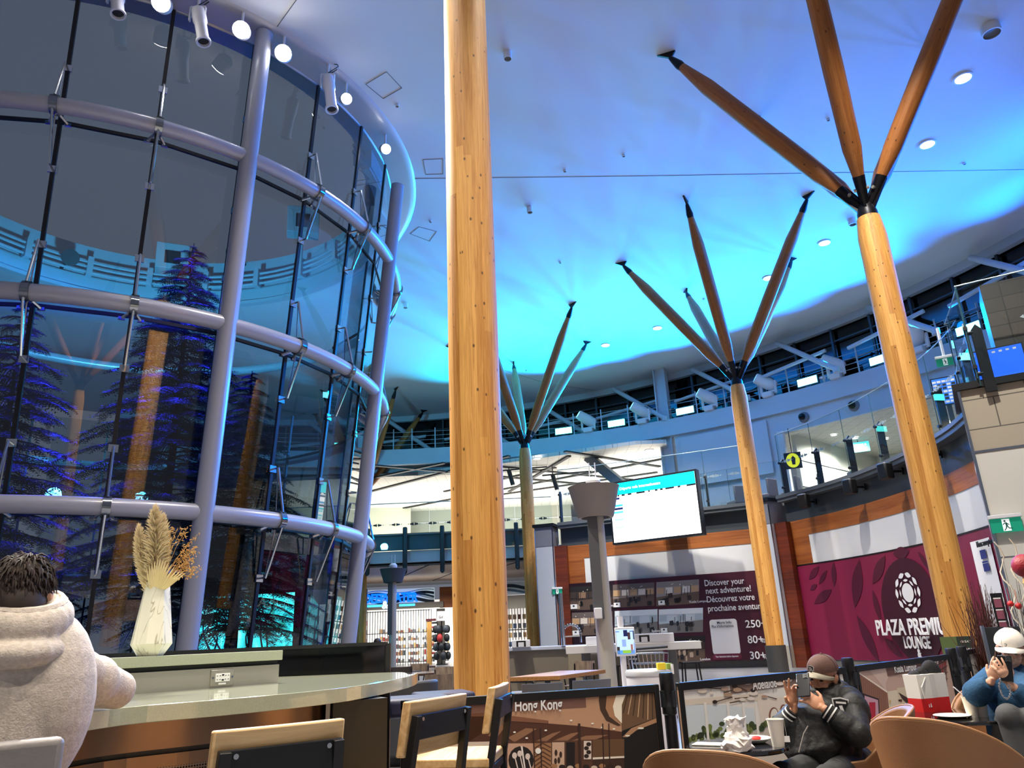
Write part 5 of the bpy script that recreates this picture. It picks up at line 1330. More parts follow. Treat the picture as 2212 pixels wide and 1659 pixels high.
# ------------------------------------------------------------------ queue barrier with printed boards
W_OAK = wood('stool_beech', '#c4975c', '#e8c690', scale=(0.8, 14, 14), rough=0.45)
W_OAKX = wood('stool_beech_edge', '#b07c40', '#d8a968', scale=(14, 0.8, 14), rough=0.5)
ZR = 1.0
def zq(ox, oy, s): return lambda x, y: (ox + x / s, oy + y / s)
zh_ = zq(1050, 1400, 4.916); za = zq(1440, 1380, 4.809); zk = zq(1840, 1340, 5.2)
def board(L, R, label):
    A, B = AZ(L[0], L[1], ZR), AZ(R[0], R[1], ZR); A.z = B.z = 0
    d = (B - A).normalized(); n = V((d.y, -d.x, 0)); w = (B - A).length
    t = wthing('barrier_board', label, 'barrier', A, 'printed barrier boards')
    b = MB(); b.bar(A + V((0, 0, ZR - 0.025)), B + V((0, 0, ZR - 0.025)), 0.035, 0.05); b.bar(A + V((0, 0, 0.13)), B + V((0, 0, 0.13)), 0.035, 0.05)
    for p in (A + d * 0.02, B - d * 0.02): b.bar(V((p.x, p.y, 0.11)), V((p.x, p.y, ZR)), 0.04, 0.035, up=d)
    for p in (A + d * 0.15, B - d * 0.15): b.box(V((p.x, p.y, 0.012)), (0.35, 0.06, 0.024), math.atan2(n.y, n.x)); b.bar(V((p.x, p.y, 0.02)), V((p.x, p.y, 0.13)), 0.03, 0.03)
    b.build('frame', M_BLACK, t, bev=0.004)
    b = MB(); b.bar(A + V((0, 0, 0.565)), B + V((0, 0, 0.565)), 0.012, 0.82); b.build('panel', tone('#caa080'), t, smooth=False)
    return t, Flat(A + n * 0.0075, d, (0, 0, 1), 0.0006), w
class Clip:                                        # keeps the print inside its board
    def __init__(s, fl, w): s.fl = fl; s.w = w
    def poly(s, z, pts, c, k):
        uv = [s.fl.px(*z(*p)) for p in pts]
        for ax, lo, hi in ((0, 0.04, s.w - 0.04), (1, 0.155, ZR - 0.05)):
            for sign, lim in ((1, lo), (-1, hi)):
                out = []
                for i in range(len(uv)):
                    a, b = uv[i - 1], uv[i]; fa, fb = sign * (a[ax] - lim), sign * (b[ax] - lim)
                    if (fa >= 0) != (fb >= 0):
                        q = fa / (fa - fb); out.append((a[0] + (b[0] - a[0]) * q, a[1] + (b[1] - a[1]) * q))
                    if fb >= 0: out.append(b)
                uv = out
                if len(uv) < 3: return
        s.fl.poly(uv, tone(c) if isinstance(c, str) else c, k)
    def ell(s, z, x, y, rx, ry, c, k, n=14): s.poly(z, [(x + rx * math.cos(2 * PI * i / n), y + ry * math.sin(2 * PI * i / n)) for i in range(n)], c, k)
    def line(s, z, x0, y0, x1, y1, w, c, k):
        dx, dy = x1 - x0, y1 - y0; L = math.hypot(dx, dy) or 1; nx, ny = -dy / L * w / 2, dx / L * w / 2
        s.poly(z, [(x0 + nx, y0 + ny), (x1 + nx, y1 + ny), (x1 - nx, y1 - ny), (x0 - nx, y0 - ny)], c, k)
def blabel(t, fl, z, body, x0, y0, x1, y1, size):
    a, b = fl.px(*z(x0, y0)), fl.px(*z(x1, y1)); A, B = fl.at(a[0], a[1], 14), fl.at(b[0], b[1], 14)
    text('lettering', body, size, A, B - A, (0, 0, 1), M_LET, t, bold=0.02, ext=0.0004, width=(B - A).length)
# board one
t, fl, w = board((866, 1514), (1421, 1478), 'barrier board printed with the words Hong Kong, brown bar interior')
c = Clip(fl, w); z = zh_; P = c.poly
P(z, [(-1000, 300), (1900, 300), (1900, 1500), (-1000, 1500)], '#c59775', 1)
P(z, [(-1000, 660), (190, 560), (190, 760), (-1000, 1500)], '#74492f', 2)
P(z, [(-1000, 560), (1055, 505), (1062, 628), (-1000, 745)], '#7d574a', 3)
P(z, [(190, 720), (660, 775), (660, 800), (985, 826), (1440, 888), (1440, 985), (-900, 1010), (-900, 740)], '#54301f', 2)
for q in ([(230, 950), (420, 850), (540, 856), (300, 1000)], [(520, 990), (700, 905), (800, 880), (640, 990)], [(700, 990), (900, 905), (1000, 890), (860, 985)], [(20, 930), (150, 780), (230, 790), (110, 960)], [(900, 985), (1060, 930), (1300, 920), (1150, 975)]): P(z, q, '#9a6d4f', 3)
P(z, [(235, 715), (660, 770), (650, 800), (190, 770)], '#8a5a40', 4)
P(z, [(1205, 460), (1285, 460), (1268, 640), (1310, 730), (1432, 818), (1400, 826), (1275, 770), (1212, 660), (1196, 560)], '#47301f', 3)
P(z, [(1270, 460), (1400, 455), (1345, 600), (1440, 800), (1320, 735), (1268, 640)], '#b98660', 2)
P(z, [(1395, 450), (1500, 445), (1440, 600), (1440, 800), (1365, 720), (1345, 620)], '#fff2da', 4)
P(z, [(1500, 440), (1800, 425), (1820, 745), (1440, 890), (1430, 640)], '#71543a', 3)
for i in range(7): c.line(z, 1510 + i * 42, 452, 1455 + i * 52, 690 + i * 14, 9, '#d7b38a' if i % 2 else '#3c2a1c', 4)
P(z, [(1440, 880), (1540, 840), (1820, 735), (1850, 1300), (1440, 1300)], '#140e0b', 4)
P(z, [(1445, 945), (1540, 850), (1820, 738), (1820, 785), (1600, 870), (1500, 945)], '#b68864', 5)
c.ell(z, 1640, 850, 34, 10, '#fff4e0', 6); c.ell(z, 1500, 930, 26, 8, '#fff4e0', 6)
P(z, [(-1000, 1010), (1460, 965), (1470, 1500), (-1000, 1500)], '#5a3826', 3)
P(z, [(225, 1012), (505, 1010), (505, 1300), (225, 1300)], '#d2a589', 5); P(z, [(505, 1010), (690, 1005), (690, 1300), (505, 1300)], '#a4744e', 5); P(z, [(700, 1000), (830, 998), (830, 1300), (700, 1300)], '#d6b196', 5)
c.ell(z, 370, 1190, 135, 150, '#1d1310', 6, 18)
for x, y in ((300, 1140), (355, 1120), (440, 1150)): c.line(z, x, y, x + 40, 1300, 12, '#ead8cc', 7); c.ell(z, x, y, 26, 34, '#ead8cc', 8)
P(z, [(365, 1040), (385, 1040), (420, 1290), (405, 1290)], '#f2e6dc', 7)
for i in range(6): c.line(z, 600, 1010 + i * 45, 515, 1060 + i * 48, 12, '#5a3622', 6); c.line(z, 600, 1010 + i * 45, 685, 1055 + i * 48, 12, '#5a3622', 6)
P(z, [(850, 1000), (940, 1000), (940, 1300), (850, 1300)], '#150d0a', 6); P(z, [(1035, 985), (1115, 985), (1115, 1180), (1035, 1180)], '#e8d5c4', 6)
for i in range(4): c.ell(z, 1075 + 12 * (-1) ** i, 1020 + i * 42, 26, 22, '#2c1c14', 7)
for x, y in ((740, 1110), (790, 1130), (770, 1190), (735, 1200)): c.ell(z, x, y, 15, 34, '#3b241a', 7)
P(z, [(1130, 970), (1465, 962), (1465, 1150), (1130, 1165)], '#6b4b31', 6); P(z, [(1130, 1160), (1465, 1145), (1465, 1165), (1130, 1182)], '#f4e6d2', 7); P(z, [(1130, 1182), (1465, 1165), (1465, 1300), (1130, 1300)], '#3d2618', 6)
for x in (185, 500, 575, 985, 1235, 1300): c.line(z, x, 850 if x in (500, 575) else 800, x + 12, 1300, 12 if x != 985 else 26, '#3a2118', 9)
for x, y in ((900, 768), (1128, 800), (1230, 842), (1355, 857), (300, 892), (632, 873), (430, 955), (200, 955)): c.ell(z, x, y, 15, 9, '#fff6e6', 6)
c.ell(z, 550, 1090, 30, 32, '#fffaf0', 10)
for i in range(9): c.ell(z, 720 + i * 85, 1250 + 10 * (i % 3), 34, 24, ['#a97a52', '#2a1a12', '#d8c2ac'][i % 3], 8)
P(z, [(-900, 1010), (100, 990), (100, 1090), (-900, 1110)], '#e6d2bd', 5)
for i in range(14): c.line(z, -890 + i * 60, 1115, -870 + i * 60, 1300, 22, ['#b87a4e', '#8a5636', '#6a3c26'][i % 3], 5)
P(z, [(-880, 700), (-420, 690), (-420, 990), (-880, 1010)], '#6b412d', 4)
blabel(t, fl, z, 'Hong Kong', 298, 668, 800, 645, 0.09)
blabel(t, fl, z, 'imo', -395, 912, -205, 905, 0.07)
fl.b.build('print', None, t, smooth=False)
# board two
t, fl, w = board((1462, 1475), (1822, 1441), 'barrier board printed with the word Adelaide, bright room with garden windows')
c = Clip(fl, w); z = za; P = c.poly
P(z, [(-100, 200), (2200, 200), (2200, 1500), (-100, 1500)], '#f3efe7', 1)
P(z, [(650, 460), (1335, 385), (1350, 480), (668, 572)], '#8d7367', 4)
P(z, [(100, 640), (1000, 560), (1000, 640), (110, 700)], '#e9dccb', 2)
for q in ([(125, 705), (385, 672), (425, 1060), (160, 1110)], [(415, 690), (618, 684), (648, 1030), (455, 1050)], [(640, 694), (778, 706), (800, 985), (665, 1010)], [(805, 712), (905, 722), (932, 950), (830, 965)]): P(z, q, '#dde8ee', 2)
rnd = random.Random(5)
for i in range(60):
    x = rnd.uniform(150, 930); y = 1075 - (x - 150) * 0.16 - abs(rnd.gauss(0, 45)); c.ell(z, x, y, rnd.uniform(16, 36), rnd.uniform(20, 42), rnd.choice(['#5d6d3a', '#3d4d2a', '#7d8d4a', '#2b3820', '#8d9a5c']), 3 + i % 3, 9)
for x in (395, 628, 790, 920): c.line(z, x, 660, x + 38, 1100, 26, '#f6f3ec', 7)
P(z, [(940, 640), (1330, 590), (1330, 900), (985, 905)], '#efe3d4', 3); P(z, [(90, 1105), (1000, 940), (1330, 900), (1330, 1400), (90, 1400)], '#d8cdbf', 2)
for x, y, rx, ry in ((1110, 800, 52, 90), (1210, 740, 36, 60)):
    c.ell(z, x, y, rx, ry, '#8a5a42', 5, 22); c.ell(z, x + 5, y, rx - 13, ry - 14, '#f6efe4', 6, 22)
for x, y, c_ in ((1000, 900, '#4a5a2e'), (1030, 880, '#6a7a42'), (980, 930, '#39492a'), (1115, 830, '#8a9a6a')): c.ell(z, x, y, 32, 34, c_, 7, 10)
for q in ((355, 505, 600, 520), (480, 660, 680, 605), (700, 620, 900, 605), (590, 560, 720, 520), (1010, 590, 1140, 625), (640, 455, 830, 540), (1150, 400, 1250, 450), (960, 425, 1150, 440), (650, 665, 780, 640)): c.line(z, *q, 10, '#4f3626', 8)
for x, y, r_ in ((365, 540, 50), (460, 560, 22), (600, 520, 40), (630, 578, 46), (730, 530, 46), (895, 565, 48), (1010, 600, 34), (780, 630, 34), (870, 620, 40), (830, 450, 50), (1170, 465, 40), (1260, 430, 38)): c.ell(z, x, y, r_, r_ * 0.5, rnd.choice(['#e4d6c4', '#b99a84', '#f0e6da']), 9, 14)
for x, y in ((495, 655), (890, 535), (1200, 420), (700, 490)): c.ell(z, x, y, 26, 20, '#2a1c14', 10, 12)
for x in (455, 560, 830, 1105, 690): c.line(z, x, 430, x, 560, 2.5, '#8a7a6c', 8)
P(z, [(940, 1005), (1000, 1005), (1000, 1040), (940, 1040)], '#d8491f', 8); P(z, [(1045, 1005), (1075, 1005), (1075, 1040), (1045, 1040)], '#d8491f', 8); c.line(z, 770, 1040, 920, 1010, 8, '#2a221c', 8)
blabel(t, fl, z, 'Adelaide', 890, 528, 1140, 498, 0.09)
fl.b.build('print', None, t, smooth=False)
# board three
t, fl, w = board((1844, 1438), (2046, 1413), 'barrier board printed with the words Kuala Lumpur, pink-brown corridor')
c = Clip(fl, w); z = zk; P = c.poly
P(z, [(-100, 300), (1300, 300), (1300, 1800), (-100, 1800)], '#d8b5a1', 1)
P(z, [(15, 560), (395, 800), (430, 1100), (15, 1400)], '#9d6c55', 2)
P(z, [(150, 500), (520, 430), (380, 700), (385, 790)], '#e6c9b8', 2)
P(z, [(10, 552), (30, 552), (400, 795), (395, 815)], '#fff0dc', 3)
for i in range(16): c.line(z, 40 + i * 22, 590 + i * 14, 60 + i * 22, 1500, 3, '#7d5240', 3)
P(z, [(110, 815), (300, 880), (325, 1300), (110, 1300)], '#2c1c1c', 4); P(z, [(140, 845), (290, 895), (312, 1300), (140, 1300)], '#d8a8b8', 5); P(z, [(190, 920), (260, 920), (265, 1300), (200, 1300)], '#c02038', 6)
P(z, [(400, 800), (560, 770), (600, 1200), (440, 1250)], '#f3e3c6', 3); P(z, [(500, 760), (650, 740), (700, 1150), (540, 1000)], '#ead6b4', 4)
P(z, [(520, 810), (640, 880), (700, 990), (640, 960), (560, 880)], '#4a2a1c', 6)
for i in range(26): c.ell(z, rnd.uniform(420, 720), rnd.uniform(890, 1060), rnd.uniform(7, 20), rnd.uniform(10, 24), rnd.choice(['#7a4a2c', '#c98a4a', '#f6e2c0', '#a8281e', '#e8c070', '#3a2218']), 7, 8)
P(z, [(380, 530), (790, 470), (802, 558), (400, 628)], '#78564b', 5)
P(z, [(860, 540), (1060, 400), (1080, 1300), (1000, 1300)], '#8a5a50', 4)
for i in range(9):
    y = 430 + i * 75; c.line(z, 900 + i * 2, y + 110, 1075, y, 6, '#3a2420', 6)
    for k in range(6): c.line(z, 905 + k * 28, y + 95 - k * 17, 905 + k * 28, y + 45 - k * 17, 13, rnd.choice(['#f4f0ea', '#f4f0ea', '#a02c30', '#6a4a40']), 5)
blabel(t, fl, z, 'Kuala Lumpur', 472, 590, 722, 556, 0.085)
fl.b.build('print', None, t, smooth=False)
# board four
t, fl, w = board((2086, 1404), (2236, 1377), 'barrier board printed with the word Orlando behind the woman in blue')
c = Clip(fl, w); z = zk; P = c.poly
P(z, [(1100, 200), (2300, 200), (2300, 1500), (1100, 1500)], '#e9e4da', 1)
for i in range(70): c.ell(z, rnd.uniform(1230, 1560), rnd.uniform(400, 720), 6, 9, rnd.choice(['#b9ae9c', '#8f8a80', '#cfc6b4']), 2, 7)
P(z, [(1360, 385), (1990, 290), (1990, 470), (1580, 520)], '#8a5a42', 3); P(z, [(1360, 385), (1420, 375), (1580, 520), (1560, 560)], '#5a3624', 4); P(z, [(1530, 520), (1990, 480), (1990, 900), (1600, 620)], '#c98a58', 3)
c.line(z, 1230, 440, 1480, 560, 6, '#5a5048', 5); c.line(z, 1410, 400, 1440, 700, 5, '#8a8276', 3)
P(z, [(1260, 480), (1300, 490), (1330, 720), (1270, 720)], '#a9b7cc', 3)
blabel(t, fl, z, 'Orlando', 1478, 440, 1560, 424, 0.085)
fl.b.build('print', None, t, smooth=False)
# stanchion posts
for i, (px, top, r, lab) in enumerate(((1438, 1453, 0.047, 'black barrier post between the Hong Kong and Adelaide boards'), (1829, 1421, 0.047, 'black barrier post just behind the man in the brown cap'), (2052, 1400, 0.05, 'left of the two black barrier posts beside the Kuala Lumpur board'), (2075, 1396, 0.05, 'right of the two black barrier posts beside the Kuala Lumpur board'))):
    A = AZ(px, (1477, 1440, 1412, 1407)[i], ZR); rng = math.hypot(A.x, A.y) + (0.0, 0.05, 0.0, 0.18)[i]; T = AR(px, top, rng)
    t = wthing('barrier_post', lab, 'barrier post', (T.x, T.y, 0), 'barrier posts')
    b = MB(); b.lathe([(0.17, 0), (0.17, 0.015), (0.06, 0.03), (r * 0.8, 0.04)], (T.x, T.y, 0), 24); b.build('foot', M_BLACK, t)
    b = MB(); b.lathe([(r * 0.8, 0.03), (r * 0.8, T.z - 0.26), (r, T.z - 0.25), (r, T.z - 0.2), (r * 0.86, T.z - 0.19), (r * 0.86, T.z - 0.13), (r * 1.0, T.z - 0.12), (r * 1.0, T.z - 0.01), (r * 0.9, T.z)], (T.x, T.y, 0), 20); b.build('post', M_BLACK, t)
    b = MB()
    for k in range(4): a = k * PI / 2 + 0.6; b.box((T.x + r * math.cos(a), T.y + r * math.sin(a), T.z - 0.16), (0.02, 0.03, 0.1), a)
    b.build('belt_slot', M_DARK, t, smooth=False)

# ------------------------------------------------------------------ bar counter
ZT = 1.15
M_QUARTZ = mat('quartz', '#a8ad96', 0.12, var=0.10, vscale=240, coat=0.5)
M_PERF = None
def perf():
    m = bpy.data.materials.new('perforated_bronze'); m.use_nodes = True; nt = m.node_tree; bs = nt.nodes['Principled BSDF']
    bs.inputs['Metallic'].default_value = 0.9; bs.inputs['Roughness'].default_value = 0.35
    tc = nt.nodes.new('ShaderNodeTexCoord'); mp = nt.nodes.new('ShaderNodeMapping'); mp.inputs['Scale'].default_value = (95, 95, 1)
    vo = nt.nodes.new('ShaderNodeTexVoronoi'); vo.voronoi_dimensions = '2D'; vo.inputs['Randomness'].default_value = 0.0; vo.inputs['Scale'].default_value = 1.0
    r = nt.nodes.new('ShaderNodeValToRGB'); e = r.color_ramp.elements; e[0].position = 0.30; e[0].color = (0.006, 0.005, 0.005, 1); e[1].position = 0.34; e[1].color = (0.20, 0.145, 0.11, 1)
    nt.links.new(tc.outputs['UV'], mp.inputs[0]); nt.links.new(mp.outputs[0], vo.inputs['Vector']); nt.links.new(vo.outputs['Distance'], r.inputs[0]); nt.links.new(r.outputs[0], bs.inputs['Base Color'])
    return m
fr_px = [(-260, 1592), (-100, 1572), (60, 1552), (165, 1541), (290, 1526), (450, 1513), (600, 1500), (700, 1490), (780, 1480), (850, 1468), (890, 1459)]
FR = [AZ(x, y, ZT) for x, y in fr_px]
tipR = AZ(903, 1452.5, ZT)
end = V((-0.95, 5.27, 0))
back = [V((-1.63, 5.30, 0)), V((-3.4, 5.36, 0)), V((-4.2, 5.4, 0)), V((-4.2, 1.6, 0))]
poly = smooth_path(FR + [tipR, V((tipR.x - 0.02, 4.75, 0)), V((-0.78, 5.12, 0)), end], 5) + back
t = wthing('bar_counter', 'curved pale green quartz bar counter with perforated bronze front', 'counter', (FR[6].x, FR[6].y, 0))
# plan is clockwise seen from above; keep it counter-clockwise
area_ = sum(poly[i - 1].x * poly[i].y - poly[i].x * poly[i - 1].y for i in range(len(poly)))
PL = poly if area_ > 0 else poly[::-1]
b = MB(); b.prism([(p.x, p.y) for p in PL], ZT - 0.06, ZT); b.build('worktop', M_QUARTZ, t, smooth=False, bev=0.004)
fpath = smooth_path(FR[:9], 5)
inner = offset(fpath, 0.0)
def inset(path, d):
    out = []
    for i, p in enumerate(path):
        tt = (path[min(len(path) - 1, i + 1)] - path[max(0, i - 1)]).normalized(); out.append(V((p.x, p.y, 0)) + V((-tt.y, tt.x, 0)) * d)
    return out
ip = inset(fpath, 0.16)
b = MB(); b.wall(ip, ZT - 0.17, ZT - 0.06, 0.04); b.build('steel_fascia', mat('bronze_steel', '#7d6350', 0.3, 1.0, bump=0.03, bscale=300), t)
b = MB(); b.wall(inset(fpath, 0.19), 0.0, ZT - 0.06, 0.5); b.build('black_carcass', M_BLACK, t, smooth=False)
# perforated front with holes by arc length
pp = inset(fpath, 0.175); acc = 0; vs = []; fs = []; uv = []
for i, p in enumerate(pp):
    if i: acc += (p - pp[i - 1]).length
    for zz in (0.12, ZT - 0.235): vs.append((p.x, p.y, zz)); uv.append((acc, zz))
for i in range(len(pp) - 1): fs.append((2 * i, 2 * i + 2, 2 * i + 3, 2 * i + 1))
b = MB(); b.add(vs, fs); o = b.build('perforated_front', perf(), t, smooth=True)
ul = o.data.uv_layers.new(name='uv')
for poly_ in o.data.polygons:
    for li, vi in zip(poly_.loop_indices, poly_.vertices): ul.data[li].uv = uv[vi]
b = MB(); b.wall(inset(fpath, 0.17), ZT - 0.235, ZT - 0.19, 0.01); b.wall(inset(fpath, 0.17), 0.0, 0.12, 0.01); b.build('bronze_trim', mat('bronze_steel'), t, smooth=False)
e_ = ip[-1]
b = MB(); b.box((e_.x + 0.06, e_.y + 0.12, (ZT - 0.06) / 2), (0.26, 0.35, ZT - 0.07), 0.5); b.build('end_panel', M_BLACK, t, smooth=False)
b = MB(); b.bar(V((e_.x, e_.y - 0.06, 0)), V((e_.x, e_.y - 0.06, ZT - 0.06)), 0.02, 0.02); b.build('end_trim', M_STEEL, t, smooth=False)
# raised shelf with steel riser and sockets
rp_px = [(-150, 1533), (100, 1514), (300, 1499), (450, 1487), (601, 1475)]
RS = [AZ(x, y, ZT) for x, y in rp_px]; RS = [V((p.x, p.y, 0)) for p in RS]
u = wthing('raised_shelf', 'raised quartz shelf on a brushed steel riser at the back of the bar', 'shelf', (RS[3].x, RS[3].y, ZT))
b = MB(); b.wall(RS, ZT, ZT + 0.095, 0.36); b.build('steel_riser', M_STEEL, u, smooth=False)
b = MB(); b.wall(inset(RS, 0.02), ZT + 0.095, ZT + 0.118, 0.30); b.build('shadow_gap', M_BLACK, u, smooth=False)
dlast = (RS[-1] - RS[-2]).normalized()
RS2 = inset(RS[:-1] + [RS[-1] + dlast * 0.01], -0.015)
b = MB(); b.wall(RS2, ZT + 0.118, ZT + 0.168, 0.40); b.build('shelf_top', M_QUARTZ, u, smooth=False, bev=0.003)
so, sd = AZ(486, 1485, ZT), (RS[-1] - RS[-2]).normalized(); sn = V((sd.y, -sd.x, 0)); so = V((RS[3].x, RS[3].y, 0)) + sd * (so - RS[3]).dot(sd); so.z = ZT + 0.048
s_ = wthing('power_outlet', 'white double power outlet in a steel plate on the bar riser', 'outlet', so)
a_ = math.atan2(sd.y, sd.x)
b = MB(); b.box(so + sn * 0.003, (0.125, 0.008, 0.078), a_); b.build('plate', M_STEEL, s_, bev=0.003)
b = MB(); b.box(so + sn * 0.008, (0.078, 0.006, 0.040), a_); b.box(so + sn * 0.008 - V((0, 0, 0.030)), (0.04, 0.004, 0.008), a_); b.build('insert', mat('outlet_white', '#f4f4f2', 0.3), s_, bev=0.001)
b = MB()
for du in (-0.03, -0.015, 0.015, 0.03):
    for dv in (-0.009, 0.009): b.box(so + sn * 0.0115 + sd * du + V((0, 0, dv)), (0.006, 0.002, 0.003), a_)
for dv in (-0.012, 0.012): b.box(so + sn * 0.0115 + V((0, 0, dv)), (0.012, 0.002, 0.007), a_)
b.build('slots', M_BLACK, s_, smooth=False)
b = MB()
for du in (-0.052, 0.052): b.tube([so + sn * 0.006 + sd * du, so + sn * 0.01 + sd * du], 0.006, 10)
b.build('screw', M_CHROME, s_)
# black glossy screen behind the bar
bA, bB = V((-7.5, 5.62, 0)), V((-0.93, 5.33, 0))
t = wthing('black_screen', 'low glossy black screen wall behind the bar', 'screen wall', (-0.93, 5.33, 0))
b = MB(); b.bar(bA + V((0, 0, 0.66)), bB + V((0, 0, 0.66)), 0.05, 1.32); b.build('panel', M_BLACKG, t, smooth=False)
b = MB(); b.bar(bA + V((0, 0, 1.33)), bB + V((0.01, 0, 1.33)), 0.07, 0.022); b.bar(bB, bB + V((0, 0, 1.33)), 0.03, 0.07, up=(1, 0, 0)); b.build('trim', mat('black_trim', '#161616', 0.3), t, smooth=False)

# ------------------------------------------------------------------ bar stools
def stool(label, pos, rz, seat=0.76, top=1.10, w=0.44):
    """faces +Y in its own frame; backrest at -Y"""
    t = thing('bar_stool', label, 'stool', pos, rz, 'bar stools')
    b = MB(); b.box((0, 0.0, seat - 0.02), (w, 0.42, 0.045)); b.build('seat', W_OAK, t, bev=0.008)
    b = MB()
    for s in (-1, 1): b.bar((s * (w / 2 - 0.02), -0.2, seat - 0.06), (s * (w / 2 - 0.02), 0.2, seat - 0.06), 0.028, 0.035)
    for y in (-0.2, 0.2): b.bar((-w / 2 + 0.02, y, seat - 0.06), (w / 2 - 0.02, y, seat - 0.06), 0.028, 0.035)
    for s in (-1, 1): b.bar((s * (w / 2 - 0.02), -0.24, 0.28), (s * (w / 2 - 0.02), 0.22, 0.28), 0.025, 0.025)
    b.bar((-w / 2 + 0.02, 0.22, 0.24), (w / 2 - 0.02, 0.22, 0.24), 0.025, 0.025); b.bar((-w / 2 + 0.02, -0.24, 0.28), (w / 2 - 0.02, -0.24, 0.28), 0.025, 0.025)
    b.build('seat_frame', M_BLACK, t, smooth=False, bev=0.003)
    for sx in (-1, 1):
        b = MB(); b.bar((sx * (w / 2 - 0.02), 0.22, 0), (sx * (w / 2 - 0.02), 0.2, seat - 0.05), 0.032, 0.032); b.build('leg', M_BLACK, t, smooth=False, bev=0.003)
        b = MB(); b.bar((sx * (w / 2 - 0.02), -0.27, 0), (sx * (w / 2 - 0.02), -0.205, seat - 0.05), 0.032, 0.032); b.bar((sx * (w / 2 - 0.02), -0.205, seat - 0.06), (sx * (w / 2 - 0.03), -0.265, top - 0.055), 0.034, 0.034); b.build('leg', M_BLACK, t, smooth=False, bev=0.003)
    yb = lambda z: -0.205 - 0.06 * (z - seat + 0.06) / (top - 0.055 - seat + 0.06)
    b = MB(); b.bar((-w / 2 + 0.02, yb(top - 0.10), top - 0.10), (w / 2 - 0.02, yb(top - 0.10), top - 0.10), 0.018, 0.095); b.build('back_plate', M_BLACK, t, smooth=False, bev=0.004)
    b = MB(); n = 8                                                  # slightly curved wooden board, thicker than the plate
    vs = []
    for i in range(n + 1):
        x = -w / 2 + w * i / n; cv = 0.022 * (1 - (2 * i / n - 1) ** 2)
        for y, z in ((0.024, top - 0.21), (0.062, top - 0.21), (0.062, top), (0.024, top)): vs.append((x, yb(z) + y - 0.0 - cv * 0.5, z))
    fs = [(3, 2, 1, 0), (4 * n, 4 * n + 1, 4 * n + 2, 4 * n + 3)]
    for i in range(n):
        for k in range(4): fs.append((4 * i + k, 4 * i + (k + 1) % 4, 4 * i + 4 + (k + 1) % 4, 4 * i + 4 + k))
    b.add(vs, fs); b.build('backrest', W_OAK, t, bev=0.006)
    for x in (-w / 2 + 0.06, w / 2 - 0.06):
        for z in (top - 0.07, top - 0.125): b = MB(); b.tube([(x, yb(z) - 0.012, z), (x, yb(z) - 0.003, z)], 0.008, 8); b.build('bolt', M_CHROME, t)
    return t
def stool_at(label, pl, pr, top=1.10, seat=0.76):
    A, B = AZ(pl[0], pl[1], top), AZ(pr[0], pr[1], top); w = math.hypot(B.x - A.x, B.y - A.y); a = math.atan2(B.y - A.y, B.x - A.x)
    c = (A + B) / 2; q = Quaternion((0, 0, 1), a); c = c + q @ V((0, 0.23, 0)); c.z = 0
    return stool(label, c, a, seat, top, min(0.47, max(0.40, w)))
stool_at('nearest bar stool, its wooden backrest standing in front of the perforated bar front', (482, 1577), (722, 1553), 1.11)
def stool_on(label, px, py, top, a, seat):                 # backrest centre seen at px, py
    c = AZ(px, py, top) + Quaternion((0, 0, 1), a) @ V((0, 0.23, 0)); c.z = 0
    return stool(label, c, a, seat, top)
stool_on('bar stool with slanting backrest at the rounded end of the bar', 943, 1506, 1.10, math.radians(62), 0.76)
stool_on('bar stool seen edge-on in front of the huge timber column', 1077, 1479, 1.10, math.radians(82), 0.78)

# ------------------------------------------------------------------ vase with dried plants
vp = AR(325, 1408, 4.32); vp.z = ZT + 0.168
t = wthing('vase', 'tall faceted white marbled vase on the raised shelf', 'vase', vp)
m = bpy.data.materials.new('marble'); m.use_nodes = True; nt = m.node_tree; bs = nt.nodes['Principled BSDF']; bs.inputs['Roughness'].default_value = 0.3
tc = nt.nodes.new('ShaderNodeTexCoord'); mp = nt.nodes.new('ShaderNodeMapping'); mp.inputs['Scale'].default_value = (9, 9, 2.2); mp.inputs['Rotation'].default_value = (0.3, 0.5, 0)
n1 = nt.nodes.new('ShaderNodeTexNoise'); n1.inputs['Scale'].default_value = 1.0; n1.inputs['Detail'].default_value = 2; n1.inputs['Distortion'].default_value = 1.5
r1 = nt.nodes.new('ShaderNodeValToRGB'); e = r1.color_ramp.elements; e[0].position = 0.487; e[0].color = (*lin('#ece8d6'), 1); e[1].position = 0.51; e[1].color = (*lin('#ece8d6'), 1)
x = e.new(0.498); x.color = (*lin('#a8a088'), 1)
nt.links.new(tc.outputs['Object'], mp.inputs[0]); nt.links.new(mp.outputs[0], n1.inputs[0]); nt.links.new(n1.outputs['Fac'], r1.inputs[0]); nt.links.new(r1.outputs[0], bs.inputs['Base Color'])
sc = 4.32 / F_PX * 1.02
HV = 130 * sc
prof = [(22 * sc, 0.0), (36 * sc, 0.16 * HV), (21 * sc, HV), (18.5 * sc, HV), (18 * sc, 0.9 * HV)]
b = MB(); b.lathe(prof, vp, 8, a0=0.2); o = b.build('body', m, t, smooth=False, bev=0.002)
top = vp + V((0, 0, HV))
random.seed(77)
M_PLUME = mat('pampas', '#e2cfa6', 0.9); M_OAT = mat('oat', '#b98f52', 0.9); M_PALM = mat('dried_palm', '#dcc794', 0.7)
rv_ = V((RAY(330, 1300).y, -RAY(330, 1300).x, 0)).normalized(); dv_ = V((-rv_.y, rv_.x, 0))
def vpx(px, py, depth=0.0): p = AR(px, py, math.hypot(vp.x, vp.y)); return p + dv_ * depth
